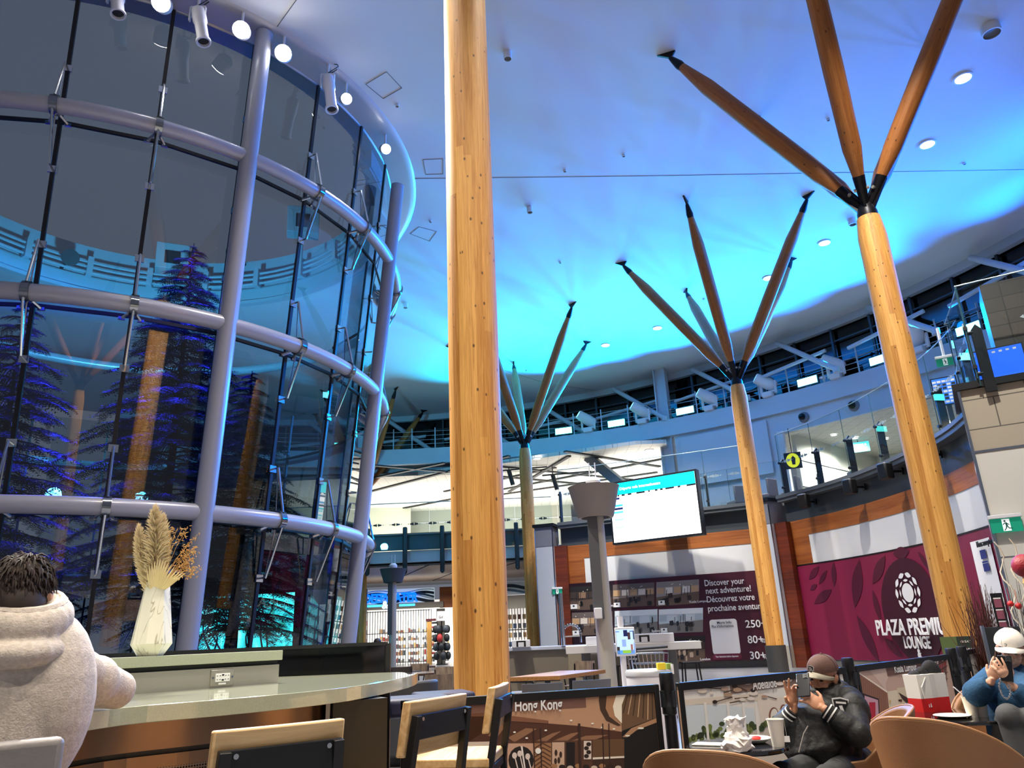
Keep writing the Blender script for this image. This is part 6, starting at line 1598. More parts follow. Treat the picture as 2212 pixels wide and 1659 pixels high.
for i, (pth, wd_, lab) in enumerate((([(325, 1290), (333, 1230), (337, 1160), (334, 1108)], 0.075, 'tallest fluffy cream pampas plume in the marbled vase'), ([(320, 1290), (312, 1240), (305, 1195), (298, 1150)], 0.05, 'shorter fluffy pampas plume leaning left in the vase'), ([(330, 1290), (345, 1230), (352, 1180), (352, 1125)], 0.05, 'fluffy pampas plume leaning slightly right in the vase'), ([(318, 1290), (311, 1262), (303, 1240), (298, 1222)], 0.03, 'small ragged plume low on the left of the vase'))):
    g = wthing('pampas_plume', lab, 'dried plant', top, 'pampas plumes in the vase')
    pts = [vpx(x, y, 0.02 * (i - 1)) for x, y in pth]; path = [p for p in smooth_path([V((p.x, p.y, 0)) for p in pts], 6)]
    zs = [pts[0].z + (pts[-1].z - pts[0].z) * k / (len(path) - 1) for k in range(len(path))]; path = [V((p.x, p.y, z_)) for p, z_ in zip(path, zs)]
    b = MB(); b.tube(path, 0.003, 5); b.build('stem', M_OAT, g)
    b = MB(); L = len(path)
    for k in range(1500 if i < 3 else 420):
        s = random.random() ** 0.75; j = min(L - 2, int(s * (L - 1))); c = path[j].lerp(path[j + 1], s * (L - 1) - j)
        env = math.sin(PI * min(1, 0.10 + 0.90 * s)) ** 0.6 * wd_ * random.uniform(0.4, 1.1)
        a = random.uniform(0, 2 * PI); d = V((math.cos(a), math.sin(a), 0)) * env; up = V((0, 0, random.uniform(0.015, 0.06)))
        tip = c + d + up; mid2 = c + d * 0.55 + up * 0.75; sd_ = V((-d.y, d.x, 0)); sd_ = (sd_.normalized() if sd_.length > 1e-6 else V((1, 0, 0))) * 0.0012
        b.add([c - sd_, c + sd_, mid2 + sd_ * 1.3, tip, mid2 - sd_ * 1.3], [(0, 1, 2, 3, 4)])
        for q in range(2): e2 = mid2 + V((random.uniform(-1, 1), random.uniform(-1, 1), random.uniform(0, 1))) * 0.014; b.add([mid2 - sd_, mid2 + sd_, e2], [(0, 1, 2)])
    o = b.build('fluff', M_PLUME, g, smooth=False)
g = wthing('oat_spray', 'golden dried oat spray reaching right out of the vase', 'dried plant', top)
b = MB(); s2 = MB()
for k in range(26):
    x1, y1 = random.uniform(352, 428), random.uniform(1135, 1245); y1 = max(y1, 1128 + (428 - x1) * 0.2); p0 = vpx(330 + random.uniform(-4, 6), 1290); p3 = vpx(x1, y1, random.uniform(-0.06, 0.06)); pm = p0.lerp(p3, 0.6) + V((0, 0, 0.03))
    b.tube([p0, pm, p3], 0.0011, 4)
    for q in range(15):
        c = pm.lerp(p3, random.uniform(0.2, 1.05)) + V((random.uniform(-1, 1), random.uniform(-1, 1), random.uniform(-1, 0.6))) * 0.016; d = V((random.uniform(-1, 1), random.uniform(-1, 1), random.uniform(-1.2, 0.4))).normalized()
        s2.tube([c, c + d * 0.009, c + d * 0.02], [0.0006, 0.0028, 0.0004], 5, caps=False)
b.build('stem', M_OAT, g); s2.build('seeds', M_OAT, g)
g = wthing('dried_palm', 'fan of pale dried palm leaves at the mouth of the vase', 'dried plant', top)
for k in range(15):
    f_ = k / 14; x1 = 316 + 84 * f_; y1 = 1228 - 18 * math.sin(PI * min(1, f_ * 1.25)) + 12 * f_ * f_; p0 = vpx(332 + 10 * (f_ - 0.3), 1286, -0.03); p1 = vpx(x1, y1, -0.05 - 0.05 * math.sin(PI * f_)); ax = p1 - p0; sd_ = ax.cross(dv_).normalized(); b = MB(); P = []
    for j in range(8): u_ = j / 7; P.append((p0 + ax * u_ - dv_ * 0.02 * math.sin(PI * u_), 0.006 * math.sin(PI * min(1, 0.12 + 0.88 * u_)) + 0.0006))
    vs = []; 
    for p, w_ in P: vs += [p - sd_ * w_, p - dv_ * 0.003, p + sd_ * w_, p + dv_ * 0.0015]
    fs = [q for j in range(7) for q in ((4 * j, 4 * j + 4, 4 * j + 5, 4 * j + 1), (4 * j + 1, 4 * j + 5, 4 * j + 6, 4 * j + 2), (4 * j + 2, 4 * j + 6, 4 * j + 7, 4 * j + 3), (4 * j + 3, 4 * j + 7, 4 * j + 4, 4 * j))]
    b.add(vs, fs); b.build('leaf', M_PALM, g)
# ------------------------------------------------------------------ brown tub chairs
M_BROWN = mat('brown_leather', '#8a5f3c', 0.5, var=0.06, vscale=8, bump=0.06, bscale=120)
def tub_chair(label, pos, rz, top=0.87, w=0.34, group='brown tub chairs'):
    """shell chair facing +Y"""
    t = thing('tub_chair', label, 'chair', pos, rz, group)
    n = 28; vo = []; vi = []; rows = 7
    b = MB(); vs = []
    for i in range(n + 1):
        a = math.radians(-205 + 230 * i / n)                    # open towards +Y
        f = math.cos(a + PI / 2)                                 # 1 at the back
        h = top - 0.24 * (1 - max(0, f)) ** 1.3 - (0.06 if f < 0 else 0.0) * (-f)
        for j in range(rows + 1):
            u = j / rows; z = 0.36 + (h - 0.36) * u; R = w * (0.86 + 0.20 * u)
            for th in (0, 0.045): vs.append(((R - th) * math.cos(a), (R - th) * math.sin(a) * 0.98, z - 0.015 * (th > 0) * u))
    def id_(i, j, k): return (i * (rows + 1) + j) * 2 + k
    fs = []
    for i in range(n):
        for j in range(rows): fs += [(id_(i, j, 0), id_(i + 1, j, 0), id_(i + 1, j + 1, 0), id_(i, j + 1, 0)), (id_(i + 1, j, 1), id_(i, j, 1), id_(i, j + 1, 1), id_(i + 1, j + 1, 1))]
        fs += [(id_(i, rows, 0), id_(i + 1, rows, 0), id_(i + 1, rows, 1), id_(i, rows, 1)), (id_(i, 0, 1), id_(i + 1, 0, 1), id_(i + 1, 0, 0), id_(i, 0, 0))]
    for i in (0, n):
        for j in range(rows): q = (id_(i, j, 0), id_(i, j + 1, 0), id_(i, j + 1, 1), id_(i, j, 1)); fs.append(q if i == 0 else q[::-1])
    b.add(vs, fs); o = b.build('shell', M_BROWN, t, bev=0.012)
    b = MB(); b.tube([(vs[id_(i, rows, 0)][0] * 0.975, vs[id_(i, rows, 0)][1] * 0.975, vs[id_(i, rows, 0)][2] - 0.004) for i in range(n + 1)], 0.008, 8); b.build('piping', mat('brown_piping', '#9c7048', 0.5), t)
    b = MB(); b.lathe([(0.02, 0.34), (w * 0.84, 0.35), (w * 0.84, 0.42), (w * 0.7, 0.45), (0.02, 0.455)], n=28); b.build('seat', M_BROWN, t)
    for k in range(4):
        a = PI / 4 + k * PI / 2; b = MB(); b.tube([(0.18 * math.cos(a), 0.18 * math.sin(a), 0.35), (0.26 * math.cos(a), 0.26 * math.sin(a), 0)], [0.018, 0.013], 8); b.build('leg', M_BLACK, t)
    return t
def on_floor(px, r): q = AR(px, 1400, r); return V((q.x, q.y, 0))
tub_chair('brown leather tub chair back cut by the bottom edge, nearest, below the round cafe table', on_floor(1538, 3.62), math.radians(-32), 0.885, 0.335)
tub_chair('tall brown leather tub chair back in front of the shopping bag table', on_floor(2014, 4.6), math.radians(-55), 0.895, 0.345)
MAN_C = on_floor(1812, 5.25)
tub_chair('brown leather tub chair in which the man in the brown cap sits', MAN_C, math.radians(75), 0.86, 0.34)
tub_chair('brown tub chair of the woman in blue, its back showing by the black barrier posts', on_floor(2135, 6.55), math.radians(150), 0.87, 0.32)
# ------------------------------------------------------------------ small round tables and what stands on them
def round_table(label, px, py, r, z=0.72):
    c = AZ(px, py, z); t = wthing('cafe_table', label, 'table', (c.x, c.y, 0), 'round cafe tables')
    b = MB(); b.lathe([(0.01, z - 0.025), (r - 0.01, z - 0.025), (r, z - 0.018), (r, z - 0.006), (r - 0.006, z), (0.01, z)], (c.x, c.y, 0), 48); b.build('table_top', mat('table_black', '#141414', 0.08, coat=0.4), t)
    b = MB(); b.tube([(c.x, c.y, 0.02), (c.x, c.y, z - 0.02)], 0.03, 12); b.build('stem', M_BLACK, t)
    b = MB(); b.lathe([(0.22, 0), (0.22, 0.012), (0.05, 0.03)], (c.x, c.y, 0), 28); b.build('foot', M_BLACK, t)
    return c
c1 = round_table('black round cafe table with cup and crumpled bag, before the Adelaide board', 1592, 1609, 0.275)
c2 = round_table('black round cafe table with shopping bag and two cups, before the Kuala Lumpur board', 2072, 1544, 0.40)
M_PAPER = mat('paper_cream', '#f1ead8', 0.7)
def cup(label, px, py, z, h, r, tagged=False):
    c = AZ(px, py, z); t = wthing('paper_cup', label, 'cup', c, 'paper cups')
    b = MB(); b.lathe([(r * 0.7, 0), (r * 0.95, h * 0.9), (r, h * 0.97), (r * 1.03, h), (r * 0.93, h), (r * 0.66, 0.01)], c, 24); b.build('cup', M_PAPER, t)
    if tagged:
        d = V((1, -0.3, 0)).normalized(); b = MB(); b.box(c + d * (r * 1.05) + V((0, 0, 0.035)), (0.03, 0.002, 0.03), -0.3); b.build('tea_tag', mat('tag_white', '#fbfbf8', 0.6), t, smooth=False)
        b = MB(); b.tube([c + d * r + V((0, 0, h)), c + d * (r * 1.08) + V((0, 0, 0.05))], 0.0008, 4); b.build('string', M_PAPER, t)
    return t
cup('white paper cup with tea tag on the round table before the man in the cap', 1682, 1612, 0.72, 0.135, 0.045, True)
cup('left of the two cream paper cups beside the shopping bag, with spoon leaning in', 2102, 1549, 0.72, 0.125, 0.046)
cup('right of the two cream paper cups beside the shopping bag', 2123, 1548, 0.72, 0.125, 0.046)
cq = AZ(2102, 1549, 0.72)
t = wthing('plastic_spoon', 'white plastic spoon handle sticking out of the left cream cup', 'spoon', cq); b = MB(); b.tube([cq + V((0, 0, 0.10)), cq + V((-0.075, 0.02, 0.185))], [0.004, 0.006], 6, flat=0.5); b.build('handle', M_WHITE, t)
p = AZ(1625, 1604, 0.72)
t = wthing('plate', 'white plate of leftovers beside the tagged cup on the round table', 'plate', p); b = MB(); b.lathe([(0.02, 0.002), (0.075, 0.004), (0.105, 0.022), (0.106, 0.026), (0.07, 0.012), (0.02, 0.01)], p, 32); b.build('dish', M_PAPER, t)
b = MB(); b.ell(p + V((0.03, 0.02, 0.02)), (0.03, 0.02, 0.012), 10, 6); b.build('leftovers', tone('#b0241c'), t)
p = AZ(1532, 1609, 0.72)
t = wthing('folded_napkin', 'folded white napkin lying left on the round cafe table', 'napkin', p); b = MB(); b.box(p + V((0, 0, 0.004)), (0.17, 0.1, 0.007), -0.5); b.build('sheet', M_PAPER, t, bev=0.002)
p = AZ(2098, 1547, 0.72) + V((-0.14, -0.03, 0))
t = wthing('paper_plate', 'flat white paper plate between the shopping bag and the cream cups', 'plate', p); b = MB(); b.lathe([(0.01, 0.002), (0.085, 0.003), (0.112, 0.016), (0.108, 0.018), (0.07, 0.008), (0.01, 0.006)], p, 28); b.build('dish', M_PAPER, t)
random.seed(8)
p = AZ(1596, 1622, 0.72)
t = wthing('crumpled_bag', 'crumpled white paper bag on the round cafe table', 'paper bag', p)
b = MB(); n, k = 18, 12; vs = []
for i in range(k + 1):
    u = i / k
    for j in range(n):
        a = 2 * PI * j / n; R = (0.062 + 0.012 * math.sin(u * 7) - 0.018 * u) * (1 + random.uniform(-0.24, 0.24)); vs.append(p + V((R * math.cos(a) * 1.1, R * math.sin(a), 0.002 + 0.158 * u + (random.uniform(-0.012, 0.012) if 0 < i else 0))))
fs = [(i * n + j, i * n + (j + 1) % n, (i + 1) * n + (j + 1) % n, (i + 1) * n + j) for i in range(k) for j in range(n)] + [tuple(range(n))[::-1], tuple(k * n + j for j in range(n))]
b.add(vs, fs); b.build('paper', mat('bag_white', '#f5f2ec', 0.6), t, smooth=False)
# shopping bag
p = AZ(2011, 1535, 0.72)
t = wthing('shopping_bag', 'white and red paper shopping bag full of dark clothes on the round table', 'bag', p)
dx = V((0.93, 0.36, 0)).normalized(); dy = V((-dx.y, dx.x, 0)); Wb, Db, Hb = 0.27, 0.12, 0.245
def bagbox(z0, z1, f0, f1, m_, name):
    b = MB(); vs = []
    for z_, f_ in ((z0, f0), (z1, f1)):
        for x_, y_ in ((-1, -1), (-0.2, -1.1), (0.25, -0.92), (1, -1), (1, 1), (-1, 1)): vs.append(p + dx * (x_ * Wb / 2 * f_) + dy * (y_ * Db / 2 * f_) + V((0, 0, z_)))
    b.add(vs, [(i, (i + 1) % 6, 6 + (i + 1) % 6, 6 + i) for i in range(6)] + ([tuple(range(6))[::-1]] if z0 == 0 else [tuple(range(6, 12))])); b.build(name, m_, t, smooth=False)
bagbox(0, 0.088, 0.97, 0.985, mat('bag_red', '#d3201c', 0.5), 'red_base'); bagbox(0.088, Hb, 0.985, 1.02, mat('bag_paper', '#e9e4da', 0.55), 'white_body')
b = MB(); b.tube([p - dx * 0.06 - dy * 0.064 + V((0, 0, Hb - 0.02)), p - dx * 0.13 - dy * 0.08 + V((0, 0, Hb - 0.08)), p - dx * 0.12 - dy * 0.08 + V((0, 0, 0.09))], 0.004, 6); b.build('handle', mat('bag_paper'), t)
fl = Flat(p - dy * (Db / 2 * 1.02) - dx * Wb / 2, dx, (0, 0, 1), 0.001); fl.rect(0.055, 0.03, 0.062, 0.05, M_LET, 4); fl.poly([(0.07, 0.03), (0.084, 0.03), (0.08, 0.055), (0.074, 0.055)], M_LET, 4); fl.b.build('printed_mark', None, t, smooth=False)
for i, (u, h, r, lab) in enumerate(((-0.09, 0.03, (0.04, 0.04, 0.03), 'left'), (-0.02, 0.04, (0.035, 0.04, 0.045), 'middle'), (0.075, 0.05, (0.065, 0.045, 0.075), 'big right'))):
    g = wthing('dark_garment', 'black garment bulging from the top of the shopping bag, %s one' % lab, 'garment', p + V((0, 0, Hb)), 'garments in the shopping bag'); b = MB(); b.ell(p + dx * u + V((0, 0, Hb + h - 0.035)), r, 14, 9); b.ell(p + dx * (u + 0.02) + V((0, 0, Hb + h - 0.05)), (r[0] * 0.9, r[1], r[2]), 12, 8); b.build('cloth', mat('cloth_black', '#17181a', 0.85, bump=0.5, bscale=18), g)

# ------------------------------------------------------------------ middle ground: lamp poles, kitchen counter, tables, chairs
def lamp_pole(label, px_c, r, wide, ytop, ybot, pole_w, mcol):
    sc = r / F_PX; c = AR(px_c, ybot, r); t = wthing('lamp_pole', label, 'lamp', (c.x, c.y, 0), 'lamp poles')
    zt_, zb_ = AR(px_c, ytop, r).z, c.z; R = wide * sc / 2
    b = MB(); b.lathe([(R, zt_), (R * 0.97, zt_ - 0.02), (R * 0.70, zb_ + 0.04), (R * 0.66, zb_), (R * 0.55, zb_), (R * 0.55, zb_ + 0.05), (R * 0.9, zt_ - 0.02)], (c.x, c.y, 0), 40); b.build('shade', mcol, t)
    b = MB(); b.lathe([(R * 0.95, zt_ - 0.03), (0.01, zt_ - 0.03)], (c.x, c.y, 0), 32, caps=False); b.build('top_cover', M_WHITE, t)
    rp_ = pole_w * sc / 2
    b = MB(); b.lathe([(rp_ * 1.06, 0), (rp_, 0.6), (rp_ * 0.92, zb_ + 0.1)], (c.x, c.y, 0), 24); b.build('pole', mat('pole_cream', '#b9b3a6', 0.45), t)
    b = MB(); b.box((c.x - rp_ * 0.55, c.y - rp_ * 0.95, zb_ - (zb_ - 1.6) / 2), (rp_ * 1.15, rp_ * 0.5, zb_ - 1.6)); b.build('speaker_column', mat('pole_grey', '#59595a', 0.45), t, smooth=False)
    b = MB(); b.lathe([(0.14, zt_ - 0.03), (0.15, zt_ + 0.12), (0.08, zt_ + 0.2)], (c.x, c.y, 0), 18)
    for s in (-1, 1): b.tube([(c.x + 0.06 * s, c.y, zt_ + 0.18), (c.x + 0.06 * s, c.y, zt_ + 0.5)], 0.012, 6)
    b.build('dome', mat('dome_white', '#e6e6e4', 0.4), t)
    return c, rp_
c, rp_ = lamp_pole('near grey lamp pole with a conical fabric shade, in front of the travel poster', 1287, 15.0, 112, 1052, 1119, 36, mat('shade_linen', '#9b938a', 0.8, bump=0.3, bscale=160))
t = wthing('wall_sensor', 'small white box fixed on the near lamp pole', 'sensor', (c.x, c.y - rp_, 1.9)); q = AR(1292, 1325, 14.75); b = MB(); b.box((q.x, q.y, q.z), (0.15, 0.08, 0.2)); b.build('case', M_WHITE, t, bev=0.015)
lamp_pole('far lamp pole with a conical grey shade before the blue shop sign', 849, 28.0, 56, 1229, 1259, 16, mat('shade_grey', '#4d4d50', 0.7))
# kitchen counter with beige cupboards
kA, kB = AR(1098, 1398, 17.2), AR(1345, 1398, 16.6)
def seg(A, B): d = B - A; d.z = 0; return (A + B) / 2, d.length, math.atan2(d.y, d.x)
zk1 = 1.13
t = wthing('kitchen_counter', 'beige service counter with a pale worktop and cupboard doors', 'counter', (kA.x, kA.y, 0))
m_, L, a = seg(kA, kB); dk = V((math.cos(a), math.sin(a), 0)); nk = V((dk.y, -dk.x, 0))
b = MB(); b.box((m_.x - nk.x * 0.3, m_.y - nk.y * 0.3, 0.53), (L, 0.6, 1.06), a); b.build('carcass', mat('counter_taupe', '#857a68', 0.5), t, smooth=False)
b = MB(); b.box((m_.x - nk.x * 0.3, m_.y - nk.y * 0.3, zk1 - 0.035), (L + 0.08, 0.72, 0.07), a); b.build('worktop', mat('worktop_pale', '#c9ccd6', 0.25), t, bev=0.008)
for i in range(2):
    q = kA + dk * (L * (0.62 + 0.19 * i)); b = MB(); b.box((q.x + nk.x * 0.01, q.y + nk.y * 0.01, 0.56), (L * 0.18, 0.02, 0.98), a); o = b.build('door', M_BEIGE, t, bev=0.004)
    k = MB(); k.tube([q + dk * 0.18 + nk * 0.02 + V((0, 0, 0.92)), q + dk * 0.18 + nk * 0.045 + V((0, 0, 0.92))], 0.018, 8); k2 = k.build('lock', M_BLACK, o, org=t.location)
q = kA + dk * (L * 0.50); b = MB(); b.tube([q + nk * 0.05, q + nk * 0.05 + V((0, 0, 1.06))], 0.05, 10); b.build('corner_post', M_CHROME, t)
fq = kA + dk * (L * 0.49) + nk * 0.0; fq.z = zk1
t = wthing('faucet', 'high arched spring faucet on the pale counter', 'faucet', fq)
P = [fq]; Rf = 0.2
for k in range(13): a2 = PI - PI * k / 12; P.append(fq + dk * (Rf + Rf * math.cos(a2)) + V((0, 0, 0.22 + Rf * math.sin(a2))))
b = MB(); b.tube(P + [fq + dk * 2 * Rf + V((0, 0, 0.05))], 0.022, 8); b.build('spout', M_CHROME, t)
b = MB()
for k in range(1, len(P)): b.tube([P[k] - (P[k] - P[k - 1]) * 0.3, P[k]], 0.03, 8)
b.tube([fq + dk * 0.02 + V((0, 0, 0.18)), fq + dk * 0.4 + V((0, 0, 0.18))], 0.012, 6); b.build('spring', M_STEEL, t)
def tray(label, px0, px1, y, r, h, mark=True):
    A, B = AR(px0, y, r), AR(px1, y, r); A.z = B.z = zk1; m2, L2, a2 = seg(A, B); n2 = V((math.sin(a2), -math.cos(a2), 0)); t = wthing('tray_box', label, 'box', (m2.x, m2.y, zk1), 'white boxes on the counters'); b = MB(); b.box((m2.x, m2.y, zk1 + h / 2), (L2, 0.5, h), a2); b.build('box', M_WHITE, t, bev=0.01)
    fl = Flat(V((m2.x, m2.y, zk1 + h / 2)) + n2 * 0.252, (math.cos(a2), math.sin(a2), 0), (0, 0, 1), 0.002)
    if mark: fl.rect(-0.1, -0.06, 0.1, 0.06, M_BLACK, 1); fl.rect(-0.06, -0.06, 0.06, 0.03, M_WHITE, 2); fl.b.build('printed_mark', None, t, smooth=False)
tray('pale box with a black mark at the left end of the beige counter', 1106, 1145, 1390, 16.95, 0.15)
tray('long white box with a black mark on the high white bar counter', 1330, 1456, 1388, 15.75, 0.17)
tray('plain white box beside the near lamp pole on the high white bar counter', 1266, 1292, 1392, 15.75, 0.16, False)
hA, hB = AR(1222, 1400, 15.7), AR(1508, 1390, 15.9); hA.z = hB.z = 0
t = wthing('high_bar_counter', 'long high white bar counter in front of the travel poster', 'counter', hA)
m_, L, a = seg(hA, hB)
b = MB(); b.box((m_.x, m_.y, zk1 - 0.07), (L, 0.7, 0.14), a); b.build('worktop', mat('bar_white', '#dedcd6', 0.35), t, bev=0.006)
dk2 = V((math.cos(a), math.sin(a), 0))
for f_ in (0.15, 0.80):
    q = hA + dk2 * (L * f_); b = MB(); b.tube([q, q + V((0, 0, zk1 - 0.1))], 0.09, 14); b.build('leg', mat('leg_grey', '#7c7b78', 0.4), t)
b = MB(); q = hA + dk2 * (L * 0.44) + V((dk2.y, -dk2.x, 0)) * -0.6; b.box((q.x, q.y, 0.5), (L * 0.62, 0.4, 1.0), a); b.build('cupboard', M_BEIGE, t, smooth=False)
for i, f_ in enumerate((0.42, 0.90)):
    q = hA + dk2 * (L * f_) + V((dk2.y, -dk2.x, 0)) * 0.45
    t = wthing('wire_stool', 'thin black wire stool at the high white bar counter, %s one' % ('left', 'right')[i], 'stool', q, 'wire stools')
    for sx in (-1, 1):
        for sy in (-1, 1): b = MB(); b.bar(q + V((0.17 * sx, 0.17 * sy, 0)), q + V((0.13 * sx, 0.13 * sy, 0.74)), 0.025, 0.025); b.build('leg', M_BLACK, t, smooth=False)
    b = MB(); b.box(q + V((0, 0, 0.755)), (0.36, 0.36, 0.03)); b.build('seat', M_BLACK, t, bev=0.005)
    b = MB(); b.bar(q + V((-0.17, -0.17, 0.02)), q + V((0.17, -0.17, 0.02)), 0.02, 0.02); b.bar(q + V((-0.16, -0.16, 0.4)), q + V((0.16, -0.16, 0.4)), 0.02, 0.02); b.build('stretcher', M_BLACK, t, smooth=False)
# touch screen stand, cart, bin, notice stand
sA, sB = AR(1327, 1356, 12.0), AR(1369, 1349, 12.0); zt_, zb_ = sA.z, AR(1335, 1418, 12).z
m_, L, a = seg(sA, sB); nn = V((math.sin(a), -math.cos(a), 0)); mm = V((m_.x, m_.y, (zt_ + zb_) / 2))
t = wthing('touch_screen_stand', 'white touch screen on a pole showing a pale blue store page', 'screen', (m_.x, m_.y, 0))
b = MB(); b.box(mm, (L, 0.06, zt_ - zb_), a); b.build('bezel', M_WHITE, t, bev=0.01)
b = MB(); b.tube([(m_.x - 0.05, m_.y + 0.04, 0.02), (m_.x - 0.05, m_.y + 0.04, zt_ + 0.16)], 0.045, 12); b.lathe([(0.25, 0), (0.25, 0.02)], (m_.x - 0.05, m_.y + 0.04, 0), 20); b.build('pole', M_WHITE, t)
hh = (zt_ - zb_) / 2
fl = Flat(mm + nn * 0.032, (math.cos(a), math.sin(a), 0), (0, 0, 1), 0.001); E_ = lambda h: mat('page_' + h[1:], h, 0.4, emit=h, es=0.8)
fl.rect(-L / 2 + 0.02, -hh + 0.03, L / 2 - 0.02, hh - 0.03, E_('#a9c6f4'), 1); fl.rect(-L / 2 + 0.02, -hh + 0.03, L / 2 - 0.02, -hh + 0.085, E_('#4f8ad0'), 2); fl.rect(-L / 6, -hh + 0.04, L / 4, -hh + 0.085, E_('#7aa83a'), 3)
fl.rect(-0.02, hh - 0.13, 0.04, hh - 0.04, E_('#141c48'), 2)
for u_, v_, w_, h_, c_ in ((0.06, 0.08, .02, .05, '#3a2a2a'), (0.13, 0.09, .012, .06, '#40506a'), (-0.02, -0.02, .03, .05, '#7a94c8'), (-0.11, -0.12, .02, .05, '#2a241e'), (0.09, -0.1, .015, .06, '#8a5a50'), (0.13, -0.08, .01, .06, '#7890c0'), (-0.11, hh - 0.06, .03, .006, '#5070b0'), (0.1, hh - 0.06, .03, .006, '#3a4a80')): fl.rect(u_ - w_, v_ - h_, u_ + w_, v_ + h_, E_(c_), 2)
fl.b.build('page', None, t, smooth=False)
q = AR(1404, 1440, 13.2); q.z = 0
t = wthing('shopping_cart', 'wire shopping cart behind the white bin', 'cart', q)
b = MB()
for k in range(9): f_ = k / 8; b.tube([q + V((-0.2 + 0.42 * f_, -0.2, 0.55)), q + V((-0.28 + 0.56 * f_, -0.22, 1.0))], 0.007, 5); b.tube([q + V((-0.2 + 0.42 * f_, 0.2, 0.55)), q + V((-0.28 + 0.56 * f_, 0.22, 1.0))], 0.007, 5)
for z_ in (0.55, 0.7, 0.85, 1.0):
    f_ = (z_ - 0.55) / 0.45; w_ = 0.21 + 0.07 * f_; P = [q + V((-w_, -0.21, z_)), q + V((w_, -0.21, z_)), q + V((w_, 0.21, z_)), q + V((-w_, 0.21, z_)), q + V((-w_, -0.21, z_))]; b.tube(P, 0.009, 5)
b.build('basket', M_CHROME, t)
b = MB(); b.tube([q + V((-0.34, 0, 1.07)), q + V((0.32, 0, 1.09))], 0.02, 8); b.build('handle', M_BLACK, t)
b = MB()
for s in (-1, 1): b.tube([q + V((-0.32, 0.2 * s, 1.0)), q + V((-0.25, 0.2 * s, 0.1)), q + V((0.3, 0.2 * s, 0.1))], 0.014, 6)
b.build('frame', M_CHROME, t)
b = MB()
for x_ in (-0.25, 0.28):
    for s in (-1, 1): b.tube([q + V((x_, 0.2 * s - 0.015, 0.05)), q + V((x_, 0.2 * s + 0.015, 0.05))], 0.05, 10)
b.build('wheel', M_BLACK, t)
q = AR(1401, 1446, 9.0); R = 0.255; zb_ = q.z; q.z = 0
t = wthing('waste_bin', 'round white waste bin standing behind the barrier', 'bin', q)
b = MB(); b.lathe([(R * 0.93, 0), (R, 0.05), (R, zb_ - 0.05)], q, 36); b.build('body', mat('bin_white', '#dcdce2', 0.4), t)
b = MB(); b.lathe([(R * 1.03, zb_ - 0.06), (R * 1.03, zb_ - 0.02), (R * 0.97, zb_), (0.01, zb_)], q, 36); b.build('lid', mat('bin_lid', '#c5c8cc', 0.3, 0.4), t)
t = wthing('juice_box', 'yellow carton on the lid of the white bin', 'carton', q + V((0.11, -0.18, zb_))); b = MB(); b.box(q + V((0.11, -0.18, zb_ + 0.035)), (0.09, 0.05, 0.07), 0.1); b.build('carton', tone('#e8cc30'), t, bev=0.004)
t = wthing('juice_box', 'green carton with white flap on the lid of the white bin', 'carton', q + V((0.2, -0.12, zb_))); b = MB(); b.box(q + V((0.2, -0.12, zb_ + 0.03)), (0.07, 0.05, 0.06), 0.5); b.build('carton', tone('#8aa040'), t, bev=0.004); b = MB(); b.box(q + V((0.235, -0.15, zb_ + 0.0)), (0.025, 0.02, 0.1), 0.5); b.build('flap', M_WHITE, t, smooth=False)
q = AR(1367, 1425, 13.8); z_ = q.z; q.z = 0
t = wthing('notice_stand', 'small black notice stand beside the wire shopping cart', 'sign', q); b = MB(); b.box(q + V((0, 0, z_)), (0.16, 0.03, 0.36)); b.build('board', M_BLACK, t, smooth=False); b = MB(); b.tube([q, q + V((0, 0, z_))], 0.015, 6); b.lathe([(0.15, 0), (0.15, 0.015)], q, 16); b.build('foot', M_BLACK, t); text('lettering', 'Great savings', 0.05, q + V((-0.07, -0.017, z_)), (1, 0, 0), (0, 0, 1), M_LET, t, width=0.14)
# wooden table and grey wooden chairs
W_TAB = wood('table_wood', '#8a5c38', '#bd8d60', scale=(0.8, 12, 12), rough=0.3)
M_OSB = mat('table_edge', '#9a6a34', 0.7, var=0.5, vscale=90)
W_CH = wood('chair_wood', '#5a4a3c', '#8d7a66', scale=(10, 10, 0.9), rough=0.5)
tz = 0.74
TP = [AZ(x, y, tz) for x, y in ((1098, 1458), (1150, 1459), (1290, 1445), (1215, 1444))]
t = wthing('wooden_table', 'wooden table with a chipboard edge right of the huge timber column', 'table', ((TP[0].x + TP[2].x) / 2, (TP[0].y + TP[2].y) / 2, 0))
cc = sum(TP, V()) / 4; cc.z = 0
TQ = [V((-0.25, 12.7, 0)), V((0.55, 12.55, 0)), V((1.42, 14.0, 0)), V((0.62, 14.3, 0))]
b = MB(); b.prism([(p.x, p.y) for p in TQ], tz - 0.012, tz); b.build('table_top', W_TAB, t, smooth=False)
b = MB(); b.prism([(p.x, p.y) for p in TQ], tz - 0.06, tz - 0.012); b.build('edge', M_OSB, t, smooth=False)
ctr = sum(TQ, V()) / 4; ax_ = ((TQ[2] - TQ[1])).normalized()
for s in (-0.42, 0.42): q = ctr + ax_ * s; b = MB(); b.box((q.x, q.y, 0.36), (0.09, 0.09, 0.66)); b.box((q.x, q.y, 0.02), (0.5, 0.5, 0.04)); b.box((q.x, q.y, 0.665), (0.4, 0.3, 0.03)); b.build('pedestal', M_BLACK, t, smooth=False)
